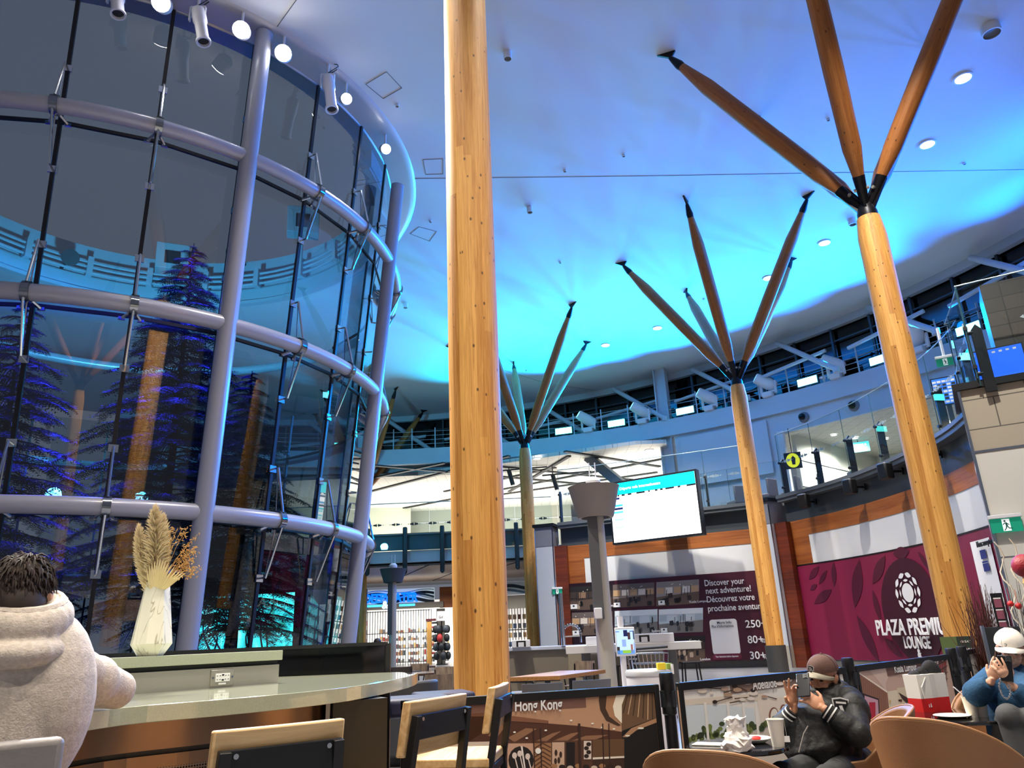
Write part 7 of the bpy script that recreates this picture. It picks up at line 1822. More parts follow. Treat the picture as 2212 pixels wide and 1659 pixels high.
def side_chair(label, pos, rz, col=None):
    t = thing('side_chair', label, 'chair', pos, rz, 'grey wooden chairs'); m_ = col or W_CH
    b = MB(); b.box((0, 0, 0.45), (0.44, 0.42, 0.03)); b.build('seat', m_, t, bev=0.01)
    b = MB(); n = 8; vs = []
    for i in range(n + 1):
        x = -0.22 + 0.44 * i / n; cv = 0.04 * (1 - (2 * i / n - 1) ** 2)
        for y, z in ((-0.21, 0.60), (-0.195, 0.60), (-0.245, 0.86), (-0.26, 0.86)): vs.append((x, y - cv, z))
    fs = [(3, 2, 1, 0), (4 * n, 4 * n + 1, 4 * n + 2, 4 * n + 3)] + [(4 * i + k, 4 * i + (k + 1) % 4, 4 * i + 4 + (k + 1) % 4, 4 * i + 4 + k) for i in range(n) for k in range(4)]
    b.add(vs, fs); b.build('backrest', m_, t)
    for sx in (-1, 1):
        b = MB(); b.bar((0.2 * sx, 0.19, 0), (0.2 * sx, 0.19, 0.44), 0.022, 0.022); b.build('leg', M_BLACK, t, smooth=False)
        b = MB(); b.bar((0.2 * sx, -0.22, 0), (0.2 * sx, -0.2, 0.45), 0.022, 0.022); b.bar((0.2 * sx, -0.2, 0.45), (0.2 * sx, -0.225, 0.82), 0.022, 0.022); b.build('leg', M_BLACK, t, smooth=False)
        b = MB(); b.bar((0.23 * sx, -0.21, 0.64), (0.23 * sx, 0.18, 0.62), 0.02, 0.03); b.bar((0.23 * sx, 0.18, 0.62), (0.2 * sx, 0.19, 0.44), 0.02, 0.02); b.build('armrest', M_BLACK, t, smooth=False)
    return t
def ch(px, r, rz, label, col=None): return side_chair(label, on_floor(px, r), math.radians(rz), col)
ch(1248, 14.9, 150, 'grey-brown wooden chair behind the chipboard-edged table'); ch(1118, 13.6, -75, 'wooden chair seen edge-on between the huge column and the table')
ch(1158, 8.8, 10, 'grey chair back in front of the chipboard-edged table, left one', mat('chair_greyblue', '#5d6068', 0.5)); ch(1258, 9.1, 14, 'grey chair back in front of the chipboard-edged table, right one', mat('chair_greyblue')); ch(1345, 10.6, 60, 'grey chair beyond the Hong Kong board, under the touch screen', mat('chair_greyblue')) if False else None
ch(948, 12.3, 8, 'dark wooden armchair left of the huge timber column'); ch(900, 18.0, 170, 'brown wooden chair behind the long dark tables, near the shop'); ch(868, 16.2, 190, 'dark wooden chair between the two long dark tables', mat('chair_black', '#231a16', 0.5)); ch(962, 15.0, 185, 'brown chair back beyond the nearer long dark table')
def long_table(label, px0, px1, r, w, col):
    A, B = on_floor(px0, r), on_floor(px1, r + 0.6); m_, L, a = seg(A, B); t = wthing('long_table', label, 'table', (m_.x, m_.y, 0), 'long dark tables')
    b = MB(); b.box((m_.x, m_.y, 0.74), (L, w, 0.04), a); b.build('table_top', col, t, bev=0.005)
    d = V((math.cos(a), math.sin(a), 0))
    for f_ in (-0.3, 0.3): q = m_ + d * (L * f_); b = MB(); b.box((q.x, q.y, 0.36), (0.08, 0.08, 0.72)); b.box((q.x, q.y, 0.015), (0.45, 0.4, 0.03)); b.build('pedestal', M_BLACK, t, smooth=False)
long_table('long dark table furthest left, near the shop', 822, 921, 19.5, 0.9, mat('dark_table', '#4d3a30', 0.15)); long_table('long dark table reaching to the huge timber column', 868, 1000, 15.6, 0.9, mat('dark_table')); long_table('long dark table half behind the black screen', 800, 885, 16.6, 0.8, mat('dark_table'))
p = on_floor(866, 9.3)
t = wthing('curved_lounge_back', 'dark grey curved lounge seat back behind the rounded bar end', 'seat', p); b = MB(); b.wall(arc((p.x, p.y + 0.5), 0.40, 190, 350, 16), 0.1, 0.90, 0.08); b.build('backrest', mat('lounge_dark', '#34363a', 0.6), t, bev=0.03); b = MB(); b.lathe([(0.36, 0.1), (0.36, 0.42), (0.3, 0.46), (0.01, 0.46)], (p.x, p.y + 0.5, 0), 28); b.build('seat', mat('lounge_dark'), t); b = MB(); b.lathe([(0.3, 0), (0.3, 0.12)], (p.x, p.y + 0.5, 0), 24); b.build('plinth', M_BLACK, t)
M_NAVY = mat('navy_leather', '#121a3c', 0.6)
for px, r, lab in ((900, 5.7, 'navy upholstered bar seat just behind the slanting stool backrest'), (955, 6.6, 'navy upholstered bar seat against the huge timber column')):
    p = on_floor(px, r); t = wthing('navy_stool', lab, 'stool', p, 'navy bar seats'); zs_ = AR(px, 1504 if r < 6 else 1494, r).z
    b = MB(); b.box((p.x, p.y, zs_ - 0.06), (0.46, 0.42, 0.12), 0.3); b.build('cushion', M_NAVY, t, bev=0.03, seg=3); b = MB(); b.tube([(p.x, p.y, 0.02), (p.x, p.y, zs_ - 0.1)], 0.035, 10); b.lathe([(0.22, 0), (0.22, 0.02)], (p.x, p.y, 0), 24); b.build('stem', M_CHROME, t)
# plants and small signs at the right
random.seed(14)
p = on_floor(2128, 10.4)
t = wthing('twig_bundle', 'tall bundle of dark red-brown twigs in front of the right timber column', 'dried plant', p)
b = MB(); b.lathe([(0.14, 0), (0.19, 0.55), (0.17, 0.55), (0.13, 0.05)], p, 20); b.build('pot', M_BLACK, t)
b = MB()
for k in range(120):
    x1 = random.gauss(2112, 26); y1 = random.uniform(1245, 1330) + abs(x1 - 2108) * 0.6; e2 = AR(x1, y1, 10.4 + random.uniform(-0.3, 0.3)); s2_ = p + V((random.uniform(-0.1, 0.1), random.uniform(-0.1, 0.1), 0.4)); mm = s2_.lerp(e2, 0.55) + V((random.uniform(-0.05, 0.05), 0, 0.05)); b.tube([s2_, mm, e2], [0.006, 0.004, 0.0015], 4, caps=False)
b.build('twigs', mat('twig_brown', '#4a2015', 0.8), t)
p = on_floor(2222, 9.0)
t = wthing('curly_branch_bunch', 'white curly branches and dark twigs hung with red balls at the right edge', 'dried plant', p)
b = MB(); b.lathe([(0.14, 0), (0.19, 0.55), (0.17, 0.55), (0.13, 0.05)], p, 20); b.build('pot', M_BLACK, t)
for x1, y1 in ((2151, 1170), (2182, 1163), (2205, 1180)):
    e2 = AR(x1, y1, 9.0); s2_ = p + V((0, 0, 0.5)); P = []
    for k in range(22): u_ = k / 21; P.append(s2_.lerp(e2, u_) + V((math.sin(k * 1.3 + x1) * 0.03, math.cos(k * 1.1) * 0.03, 0)) * min(1, 4 * u_))
    b = MB(); b.tube(P, [0.011 - 0.005 * k / 21 for k in range(22)], 6); b.build('curly_branch', mat('branch_cream', '#dcd2ba', 0.7), t)
b = MB()
for k in range(34):
    e2 = AR(random.uniform(2160, 2230), random.uniform(1210, 1330), 9 + random.uniform(-0.3, 0.3)); s2_ = p + V((random.uniform(-0.08, 0.08), random.uniform(-0.08, 0.08), 0.45)); b.tube([s2_, s2_.lerp(e2, 0.5) + V((random.uniform(-0.06, 0.06), 0, 0.03)), e2], [0.005, 0.003, 0.0012], 4, caps=False)
b.build('twigs', mat('twig_dark', '#231713', 0.8), t)
for x1, y1, r_ in ((2183, 1304, 0.028), (2200, 1309, 0.03)): q = AR(x1, y1, 8.9); b = MB(); b.ell(q, r_, 14, 9); b.tube([q + V((0, 0, r_)), q + V((0, 0, r_ + 0.12))], 0.002, 4); b.build('red_ball', tone('#c4201c'), t)
q = AR(2213, 1222, 8.8); b = MB(); b.ell(q, 0.11, 18, 12); b.build('red_lantern', mat('lantern_red', '#8a1420', 0.5, bump=0.5, bscale=60), t); b = MB(); b.lathe([(0.05, -0.16), (0.04, -0.1), (0.05, -0.09)], q, 12); b.build('tassel_cap', tone('#c8a050'), t)
p = on_floor(2056, 10.9); q = AR(2070, 1394, 10.9)
t = wthing('green_shop_sign', 'dark green two-part sign card at the foot of the right timber column', 'sign', (q.x, q.y, 0)); n = V((C0.x - q.x, C0.y - q.y, 0)).normalized(); a = math.atan2(n.y, n.x) + PI / 2; r_ = V((-n.y, n.x, 0))
b = MB(); b.box(q, (0.36, 0.03, 0.20), a); b.build('board', tone('#24352a'), t, smooth=False); b = MB(); b.tube([(q.x, q.y, 0), (q.x, q.y, q.z - 0.1)], 0.02, 8); b.lathe([(0.16, 0), (0.16, 0.02)], (q.x, q.y, 0), 20); b.build('stand', M_BLACK, t)
fl = Flat(q + n * 0.016, r_, (0, 0, 1), 0.001); fl.rect(-0.18, -0.10, -0.005, 0.10, tone('#566b3c'), 1); fl.b.build('left_half', None, t, smooth=False); text('lettering', 'TREATS', 0.05, fl.at(0.03, -0.07, 2), r_, (0, 0, 1), M_LET, t, bold=0.01); text('lettering', 'GREAT', 0.035, fl.at(0.03, 0.03, 2), r_, (0, 0, 1), M_LET, t); text('lettering', 'WINGS', 0.035, fl.at(0.03, -0.02, 2), r_, (0, 0, 1), M_LET, t) if False else None
p = on_floor(2178, 10.0); q = AR(2160, 1350, 10.0)
t = wthing('card_rack', 'dark leaflet stand with pale maroon cards behind the white-capped woman', 'rack', (q.x, q.y, 0)); n = V((C0.x - q.x, C0.y - q.y, 0)).normalized(); a = math.atan2(n.y, n.x) + PI / 2; r_ = V((-n.y, n.x, 0))
b = MB(); b.box(V((q.x, q.y, q.z / 2 - 0.02)), (0.34, 0.2, q.z), a); b.build('cabinet', M_DARK, t, smooth=False); b = MB(); b.box(q + r_ * 0.03 + V((0, 0, 0.12)), (0.11, 0.04, 0.42), a); b.build('card_holder', M_BLACK, t, smooth=False); b = MB(); b.bar(V((q.x, q.y, 0)) - r_ * 0.17 + n * 0.1, q - r_ * 0.17 + n * 0.1, 0.03, 0.03); b.build('edge', M_CHROME, t, smooth=False)
fl = Flat(q + r_ * 0.03 + n * 0.021, r_, (0, 0, 1), 0.001)
for k in range(3): fl.rect(-0.035, -0.06 + 0.12 * k, 0.035, 0.03 + 0.12 * k, tone('#8c4a5c'), 1); fl.rect(-0.035, 0.03 + 0.12 * k, 0.035, 0.042 + 0.12 * k, M_LET, 2)
fl.b.build('cards', None, t, smooth=False)
# ------------------------------------------------------------------ people
M_SKIN = mat('skin', '#c48d6b', 0.5, var=0.05, vscale=20)
M_SKIN2 = mat('skin_light', '#d0a083', 0.5, var=0.04, vscale=20)
M_JACK = mat('jacket_black', '#121314', 0.7, bump=1.0, bscale=16)
M_HAIRD = mat('hair_dark', '#241810', 0.55); M_HAIRB = mat('hair_brown', '#5a4232', 0.6)
def frame(fwd, up=(0, 0, 1)):
    f = V(fwd).normalized(); u = V(up); u = (u - f * u.dot(f)).normalized(); return f, u, f.cross(u)      # forward, up, right
def qframe(f, u): r = f.cross(u); return Matrix((r, f, u)).transposed().to_quaternion()                  # x right, y forward, z up
def add_head(b, c, f, u, s=1.0):
    q = qframe(f, u); r = f.cross(u); P = lambda x, y, z: c + (r * x + f * y + u * z) * s
    b.ell(P(0, -0.012, 0.025), (0.074 * s, 0.093 * s, 0.088 * s), 20, 14, q)
    b.ell(P(0, 0.022, -0.045), (0.056 * s, 0.064 * s, 0.070 * s), 18, 12, q)
    b.ell(P(0, 0.055, -0.088), (0.028 * s, 0.024 * s, 0.022 * s), 12, 8, q)
    b.ell(P(0, 0.074, 0.020), (0.050 * s, 0.018 * s, 0.012 * s), 12, 8, q)
    b.tube([P(0, 0.080, 0.008), P(0, 0.098, -0.022), P(0, 0.100, -0.034)], [0.008 * s, 0.012 * s, 0.013 * s], 10)
    for k in (-1, 1): b.ell(P(0.014 * k, 0.088, -0.034), (0.010 * s, 0.010 * s, 0.008 * s), 8, 6, q); b.ell(P(0.040 * k, 0.058, -0.028), (0.022 * s, 0.02 * s, 0.018 * s), 10, 7, q)
    b.ell(P(0, 0.082, -0.058), (0.022 * s, 0.010 * s, 0.006 * s), 10, 6, q); b.ell(P(0, 0.080, -0.068), (0.020 * s, 0.010 * s, 0.007 * s), 10, 6, q)
    for k in (-1, 1): b.ell(P(0.074 * k, -0.008, -0.006), (0.010 * s, 0.020 * s, 0.032 * s), 10, 8, q); b.ell(P(0.080 * k, -0.014, 0.004), (0.008 * s, 0.020 * s, 0.024 * s), 10, 8, q)
    return P
def face_marks(t, P, s=1.0):
    b = MB()
    for k in (-1, 1): b.ell(P(0.030 * k, 0.074, 0.000), (0.011 * s, 0.006 * s, 0.006 * s), 10, 6)
    b.build('eyes', mat('eye_dark', '#1a1210', 0.2), t)
    b = MB()
    for k in (-1, 1): b.tube([P(0.014 * k, 0.088, 0.018), P(0.034 * k, 0.086, 0.024), P(0.052 * k, 0.074, 0.018)], [0.003, 0.004, 0.002], 6)
    b.build('eyebrows', M_HAIRD, t)
def add_hand(b, w, d, n, side, curl=(0.5, 0.6, 0.7, 0.8), thumb=0.6, s=1.0, spread=0.10):
    """w wrist, d towards the fingers, n out of the back of the hand, side +1 thumb on the right of d"""
    d = V(d).normalized(); n = V(n); n = (n - d * n.dot(d)).normalized(); r = d.cross(n) * side      # r points to the thumb side
    q = Matrix((r, d, n)).transposed().to_quaternion()
    P = lambda x, y, z: V(w) + (r * x + d * y + n * z) * s
    b.ell(P(0.002, 0.048, 0), (0.040 * s, 0.050 * s, 0.014 * s), 16, 10, q); b.ell(P(0.0, 0.078, 0.002), (0.038 * s, 0.020 * s, 0.012 * s), 14, 8, q); b.ell(P(0.024, 0.035, -0.006), (0.018 * s, 0.034 * s, 0.015 * s), 12, 8, q)
    b.tube([P(0, -0.03, 0), P(0, 0.02, 0)], [0.026 * s, 0.024 * s], 12, flat=0.75)
    for i, (x, L) in enumerate(((0.028, 0.074), (0.0095, 0.082), (-0.0095, 0.076), (-0.027, 0.060))):
        p = P(x, 0.088 - 0.004 * abs(i - 1), 0); a = curl[i]; pts = [p]; ang = 0; sp = (1.5 - i) * spread
        for seg_, fr in ((0.45, 0.7), (0.30, 1.0), (0.25, 0.8)):
            ang += a * fr; dirv = (d * math.cos(ang) - n * math.sin(ang)) + r * sp * math.cos(ang); pts.append(pts[-1] + dirv.normalized() * (L * seg_ * s))
        b.tube(pts, [0.0088 * s, 0.0082 * s, 0.0076 * s, 0.0062 * s], 9); b.ell(pts[-1], 0.0064 * s, 8, 6)
    p = P(0.030, 0.026, -0.006); d1 = (r * math.cos(thumb) * 0.9 + d * 0.65 - n * math.sin(thumb)).normalized(); p1 = p + d1 * 0.036 * s; d2 = (d1 * 0.5 + d * 0.7 - n * 0.25).normalized(); p2 = p1 + d2 * 0.026 * s
    b.tube([p, p1, p2, p2 + d2 * 0.010 * s], [0.0125 * s, 0.0105 * s, 0.0095 * s, 0.0065 * s], 9)
    return P
def limb(b, a, m, c, ra, rm, rc, n=14):
    a, m, c = V(a), V(m), V(c); b.tube([a, a.lerp(m, 0.5), m, m.lerp(c, 0.45), c], [ra, (ra + rm) / 2, rm, (rm * 1.02 + rc) / 2 + 0.004, rc], n); b.ell(a, ra * 1.02, 12, 8); b.ell(m, rm * 1.03, 12, 8)

# --- man at the bar seen from behind
R0_ = 2.78
hc = AR(42, 1296, R0_); f, u, r = frame(V((-0.50, 0.86, -0.34)))
pel = AR(15, 1400, R0_ - 0.03); pel.z = 0.84
t = wthing('person', 'person in an oatmeal hoodie seen from behind, leaning on the bar', 'person', (pel.x, pel.y, 0))
neck = AR(44, 1385, R0_ - 0.03); chest = AR(40, 1500, R0_ + 0.0)
shR, shL = AR(138, 1428, R0_ + 0.04), AR(-75, 1436, R0_ + 0.02)
elR, elL = AR(250, 1498, 3.06), AR(-160, 1530, 3.0)
wrR, wrL = AR(135, 1498, 3.42), AR(-40, 1500, 3.4)
wrR.z = wrL.z = 1.195; elR.z = max(elR.z, 1.20)
fw = V((-0.50, 0.86, 0)); rt = V((0.86, 0.50, 0))
hipR, hipL = pel + rt * 0.10, pel - rt * 0.10; knR, knL = hipR + fw * 0.36 + V((0, 0, -0.02)), hipL + fw * 0.36 + V((0, 0, -0.02)); anR, anL = knR + fw * 0.02 + V((0, 0, -0.44)), knL + fw * 0.02 + V((0, 0, -0.44))
b = MB(); add_head(b, hc, f, u, 1.0); b.tube([neck - V((0, 0, 0.06)), neck + V((0, 0, 0.02)), hc - u * 0.05 - f * 0.02], [0.068, 0.058, 0.056], 14)
b.tube([pel, chest, neck - V((0, 0, 0.08))], [0.11, 0.12, 0.09], 14); limb(b, shR - rt * 0.03, elR, wrR, 0.045, 0.036, 0.024); limb(b, shL + rt * 0.03, elL, wrL, 0.045, 0.036, 0.024)
limb(b, hipR, knR, anR, 0.07, 0.05, 0.036); limb(b, hipL, knL, anL, 0.07, 0.05, 0.036)
add_hand(b, wrR, (-0.9, 0.3, 0), (0, 0, 1), 1); add_hand(b, wrL, (0.9, 0.3, 0), (0, 0, 1), -1)
for an in (anR, anL): b.ell(an + fw * 0.08 - V((0, 0, 0.05)), (0.05, 0.05, 0.04), 12, 8); b.tube([an, an + fw * 0.17 - V((0, 0, 0.07))], [0.04, 0.03], 10)
b.build('body', M_SKIN2, t, remesh=0.006, relax=3)
b = MB(); ms = (shR + shL) / 2
b.tube([pel - V((0, 0, 0.06)), pel.lerp(chest, 0.5), chest, chest.lerp(ms, 0.6), neck - V((0, 0, 0.05))], [0.150, 0.155, 0.160, 0.140, 0.080], 20, flat=1.0)
b.ell(chest - rt * 0.05 + V((0, 0, 0.0)), (0.155, 0.15, 0.26), 18, 12, Quaternion((0, 0, 1), math.atan2(rt.y, rt.x))); b.ell(chest + rt * 0.05 + V((0, 0, -0.02)), (0.155, 0.15, 0.26), 18, 12, Quaternion((0, 0, 1), math.atan2(rt.y, rt.x)))
b.tube([shL, ms - V((0, 0, 0.0)) + V((0, 0, 0.035)), shR], [0.075, 0.088, 0.075], 16)
limb(b, shR - rt * 0.02, elR + V((0, 0, 0.012)), wrR + V((0, 0, 0.01)), 0.076, 0.062, 0.045, 18); limb(b, shL + rt * 0.02, elL, wrL + V((0, 0, 0.01)), 0.076, 0.062, 0.045, 18)
b.ell(elR.lerp(shR, 0.42), (0.074, 0.074, 0.08), 14, 9)
M_HOOD = mat('oatmeal_fleece', '#c2b6a8', 0.95, var=0.16, vscale=75, bump=0.25, bscale=190)
o = b.build('hoodie', M_HOOD, t, remesh=0.010, relax=4)
b = MB()                                                   # hood lying round the neck
hn = neck + V((0, 0, 0.045))
for i in range(17):
    a = -2.75 + 5.5 * i / 16; b.ell(hn + rt * (0.086 * math.sin(a)) - fw * (0.078 * math.cos(a)) + V((0, 0, 0.018 - 0.035 * math.cos(a))), (0.048, 0.048, 0.058), 12, 8)
for i in range(11):
    a = -1.5 + 3.0 * i / 10; b.ell(hn + rt * (0.098 * math.sin(a)) - fw * (0.112 * math.cos(a)) + V((0, 0, -0.065 - 0.02 * math.cos(a))), (0.045, 0.045, 0.04), 12, 8)
b.build('hood', M_HOOD, t, remesh=0.008, relax=2)
b = MB(); b.tube([hn + rt * (0.094 * math.sin(a_)) - fw * (0.086 * math.cos(a_)) + V((0, 0, 0.066 - 0.035 * math.cos(a_))) for a_ in [-2.3 + 4.6 * i / 16 for i in range(17)]], 0.016, 8); b.build('hood_hem', M_HOOD, t)
b = MB(); limb(b, hipR, knR, anR, 0.098, 0.075, 0.06); limb(b, hipL, knL, anL, 0.098, 0.075, 0.06); b.ell(pel, (0.17, 0.15, 0.12), 14, 9); b.build('trousers', mat('trousers_dark', '#22252c', 0.9), t, remesh=0.014, relax=2)
random.seed(5)
b = MB(); P = lambda x, y, z: hc + r * x + f * y + u * z
b.ell(P(0, -0.018, 0.040), (0.078, 0.097, 0.090), 20, 14, qframe(f, u)); b.ell(P(0, -0.032, -0.03), (0.074, 0.080, 0.085), 18, 12, qframe(f, u)); crown = V((0.01, -0.055, 0.115))
for k in range(1250):
    th, ph = random.uniform(0, 2 * PI), math.acos(random.uniform(-0.85, 1)); d = V((math.sin(ph) * math.cos(th), math.sin(ph) * math.sin(th), math.cos(ph)))
    if d.y > 0.62 and d.z < 0.55: continue
    if d.z < -0.05 and d.y > -0.1: continue
    base = V((0.074 * d.x, 0.093 * d.y - 0.018 - 0.016 * max(0, -d.z), 0.090 * d.z * (1.25 if d.z < 0 else 1) + 0.036)); away = (base - crown); away = (away - d * away.dot(d)); away = away.normalized() if away.length > 1e-4 else V((1, 0, 0))
    swirl = d.cross(away) * 0.55; fl_ = (away + swirl + d * random.uniform(0.25, 0.7) + V((random.uniform(-.25, .25), random.uniform(-.25, .25), random.uniform(-.2, .2)))).normalized(); L = random.uniform(0.018, 0.046) * (0.7 if d.z < 0 else 1)
    p1 = base + fl_ * L * 0.55; p2 = base + (fl_ + V((0, 0, -0.35)) + away * 0.3).normalized() * L
    b.tube([P(*base), P(*p1), P(*p2)], [0.0042, 0.0034, 0.0006], 5, caps=False)
b.build('hair', mat('hair_brownblack', '#2b1d14', 0.75, var=0.4, vscale=40), t)
# grey padded chair behind him
p = AR(-12, 1500, 2.42); q = V((p.x, p.y, 0)); n2 = V((rt.y, -rt.x, 0))
t = thing('grey_bar_chair', 'grey padded chair back behind the person in the oatmeal hoodie', 'chair', q, math.atan2(rt.y, rt.x) + 0.10)
zt_ = AR(60, 1597, 2.42).z
b = MB(); b.box((0, 0, zt_ - 0.17), (0.34, 0.05, 0.34)); b.build('backrest', mat('grey_leather', '#7c7672', 0.45, bump=0.25, bscale=25, var=0.08, vscale=9), t, bev=0.018, seg=3)
b = MB(); b.box((0, 0.25, zt_ - 0.42), (0.40, 0.42, 0.08)); b.build('seat', mat('grey_leather'), t, bev=0.02)
for sx in (-1, 1):
    b = MB(); b.bar((0.16 * sx, 0.02, zt_ - 0.4), (0.17 * sx, -0.02, 0), 0.03, 0.03); b.bar((0.16 * sx, 0.02, zt_ - 0.42), (0.15 * sx, 0.01, zt_ - 0.2), 0.025, 0.02); b.build('leg', M_BLACK, t, smooth=False)
    b = MB(); b.bar((0.16 * sx, 0.44, zt_ - 0.45), (0.17 * sx, 0.47, 0), 0.03, 0.03); b.build('leg', M_BLACK, t, smooth=False)

# --- man in the brown cap, photographing with his phone
def zm(x, y): return (1440 + x / 4.809, 1380 + y / 4.809)
def M1(x, y, rr): return AR(*zm(x, y), rr)
hc = M1(1622, 400, 5.20); f, u, r = frame(V((-0.80, -0.66, -0.16)), (0.20, 0, 1))
pel = V((MAN_C.x - 0.02, MAN_C.y - 0.02, 0.50)); 
t = wthing('person', 'person in a brown cap and black puffer jacket holding up a phone', 'person', (pel.x, pel.y, 0))
neck = hc - u * 0.125 - f * 0.085; shL = M1(1935, 640, 5.16); shR = M1(1450, 700, 5.34)
elL = M1(1985, 985, 4.92); elR = M1(1215, 905, 5.06); wrL = M1(1625, 720, 4.93); wrR = M1(1330, 730, 5.02)
chest = M1(1650, 830, 5.17); belly = M1(1560, 1060, 5.10)
pel = belly.lerp(pel, 0.7); pel.z = 0.56
kn1, kn2 = AR(1690, 1668, 4.72), AR(1790, 1690, 4.70); an1, an2 = AR(1668, 1800, 4.65), AR(1775, 1800, 4.6)
kn1.z = 0.56; kn2.z = 0.55; an1.z = an2.z = 0.09
b = MB(); PH = add_head(b, hc, f, u, 1.0); b.tube([neck - V((0, 0, 0.08)), neck, hc - u * 0.05 - f * 0.02], [0.062, 0.054, 0.052], 14); b.tube([pel, belly, chest, neck - V((0, 0, 0.07))], [0.11, 0.12, 0.12, 0.07], 14)
limb(b, shL, elL, wrL, 0.045, 0.036, 0.024); limb(b, shR, elR, wrR, 0.045, 0.036, 0.024); limb(b, pel + V((0.09, 0.03, 0)), kn2, an2, 0.07, 0.05, 0.036); limb(b, pel - V((0.09, -0.03, 0)), kn1, an1, 0.07, 0.05, 0.036)
dL = (M1(1400, 560, 4.95) - wrL).normalized(); nC = (C0 - wrL).normalized()
add_hand(b, wrL, dL, nC + V((0.1, 0, 0.35)), 1, curl=(0.30, 0.38, 0.45, 0.52), thumb=0.3, s=1.0, spread=0.16)
dR = (M1(1285, 500, 5.0) - wrR).normalized(); add_hand(b, wrR + dR * 0.01, dR, -nC + V((-0.55, 0, 0)), 1, curl=(0.14, 0.22, 0.60, 0.85), thumb=0.5, s=1.0, spread=0.14)
for an in (an1, an2): b.tube([an, an + V((-0.16, -0.10, -0.05))], [0.04, 0.03], 10)
b.build('body', M_SKIN, t, remesh=0.0042, relax=2); face_marks(t, PH)
b = MB()                                                       # puffer jacket with quilted rings
ax = [pel + V((0, 0, 0.02)), pel.lerp(belly, 0.5), belly, belly.lerp(chest, 0.5), chest, chest.lerp(neck, 0.45), neck - V((0, 0, 0.085))]
path = smooth_path([V((p.x, p.y, 0)) for p in ax], 4); zs = []
for i in range(len(ax) - 1): zs += [ax[i].z + (ax[i + 1].z - ax[i].z) * k / 4 for k in range(4)]
zs.append(ax[-1].z); path = [V((p.x, p.y, z_)) for p, z_ in zip(path, zs)]
rr_ = [0.150 + 0.045 * math.sin(PI * min(1, i / 17)) + (0.011 if i % 3 else -0.009) for i in range(len(path))]; rr_[-5:] = [0.165, 0.142, 0.110, 0.082, 0.060]
b.tube(path, rr_, 22); b.tube([shR, chest.lerp(neck, 0.35), shL], [0.080, 0.10, 0.082], 16)
limb(b, shL - V((0.02, 0, 0)), elL, wrL + (elL - wrL).normalized() * 0.07, 0.082, 0.074, 0.052, 18); limb(b, shR, elR, wrR + (elR - wrR).normalized() * 0.06, 0.085, 0.070, 0.050, 18)
b.ell(shL.lerp(elL, 0.35), (0.088, 0.088, 0.11), 14, 9)
b.build('puffer_jacket', M_JACK, t, remesh=0.009, relax=2)
b = MB(); b.ell(neck + V((0.075, 0.075, -0.005)), (0.085, 0.075, 0.09), 16, 10); b.ell(neck + V((0.095, 0.04, -0.06)), (0.09, 0.085, 0.075), 16, 10); b.tube([neck + V((-0.07, -0.06, -0.085)), neck + V((0.03, -0.080, -0.055)), neck + V((0.11, -0.01, 0.0))], [0.026, 0.032, 0.036], 10); b.build('hood', M_JACK, t, remesh=0.008, relax=2)
b = MB(); limb(b, pel + V((0.09, 0.03, 0)), kn2, an2, 0.095, 0.078, 0.06); limb(b, pel - V((0.09, -0.03, 0)), kn1, an1, 0.095, 0.078, 0.06); b.ell(pel, (0.16, 0.16, 0.11), 14, 9); b.build('trousers', mat('trousers_black', '#17191b', 0.85), t, remesh=0.012, relax=2)
M_RIB = mat('cuff_white', '#d8d8d4', 0.8)
for wr, el in ((wrL, elL), (wrR, elR)):
    d = (el - wr).normalized(); b = MB()
    b.tube([wr + d * 0.012, wr + d * 0.075], [0.042, 0.050], 18); o = b.build('knit_cuff', mat('cuff_black', '#0d0d0e', 0.9), t)
    b = MB()
    for a_ in (0.022, 0.050): b.tube([wr + d * a_, wr + d * (a_ + 0.008)], [0.0445 + a_ * 0.1, 0.0450 + a_ * 0.1], 18)
    b.build('cuff_stripe', M_RIB, t)
b = MB(); zp_ = [M1(1470, 905, 4.90), M1(1425, 985, 4.90), M1(1400, 1080, 4.89), M1(1375, 1180, 4.88)]; zp_ = [p.lerp(C0, 0.004) for p in zp_]; b.tube(zp_, 0.0035, 6); b.build('zip', M_STEEL, t)
# chest patch: shield outline
cen = M1(1815, 720, 4.98); fl = Flat(cen + (C0 - cen).normalized() * 0.012, V((0.93, 0.30, -0.12)), V((-0.05, 0.1, 1)), 0.001); g = 0.058
SH = [(-1, 0.85), (0, 1.0), (1, 0.85), (0.9, -0.3), (0, -1.1), (-0.9, -0.3)]
fl.poly([(x * g, y * g) for x, y in SH], M_RIB, 1); fl.poly([(x * g * 0.86, y * g * 0.86) for x, y in SH], M_JACK, 2); fl.rect(-0.6 * g, 0.40 * g, 0.6 * g, 0.58 * g, M_RIB, 3); fl.poly([(-0.3 * g, 0.2 * g), (0.1 * g, 0.25 * g), (0.3 * g, -0.4 * g), (0.0, -0.6 * g)], M_RIB, 3); fl.b.build('chest_patch', None, t, smooth=False)
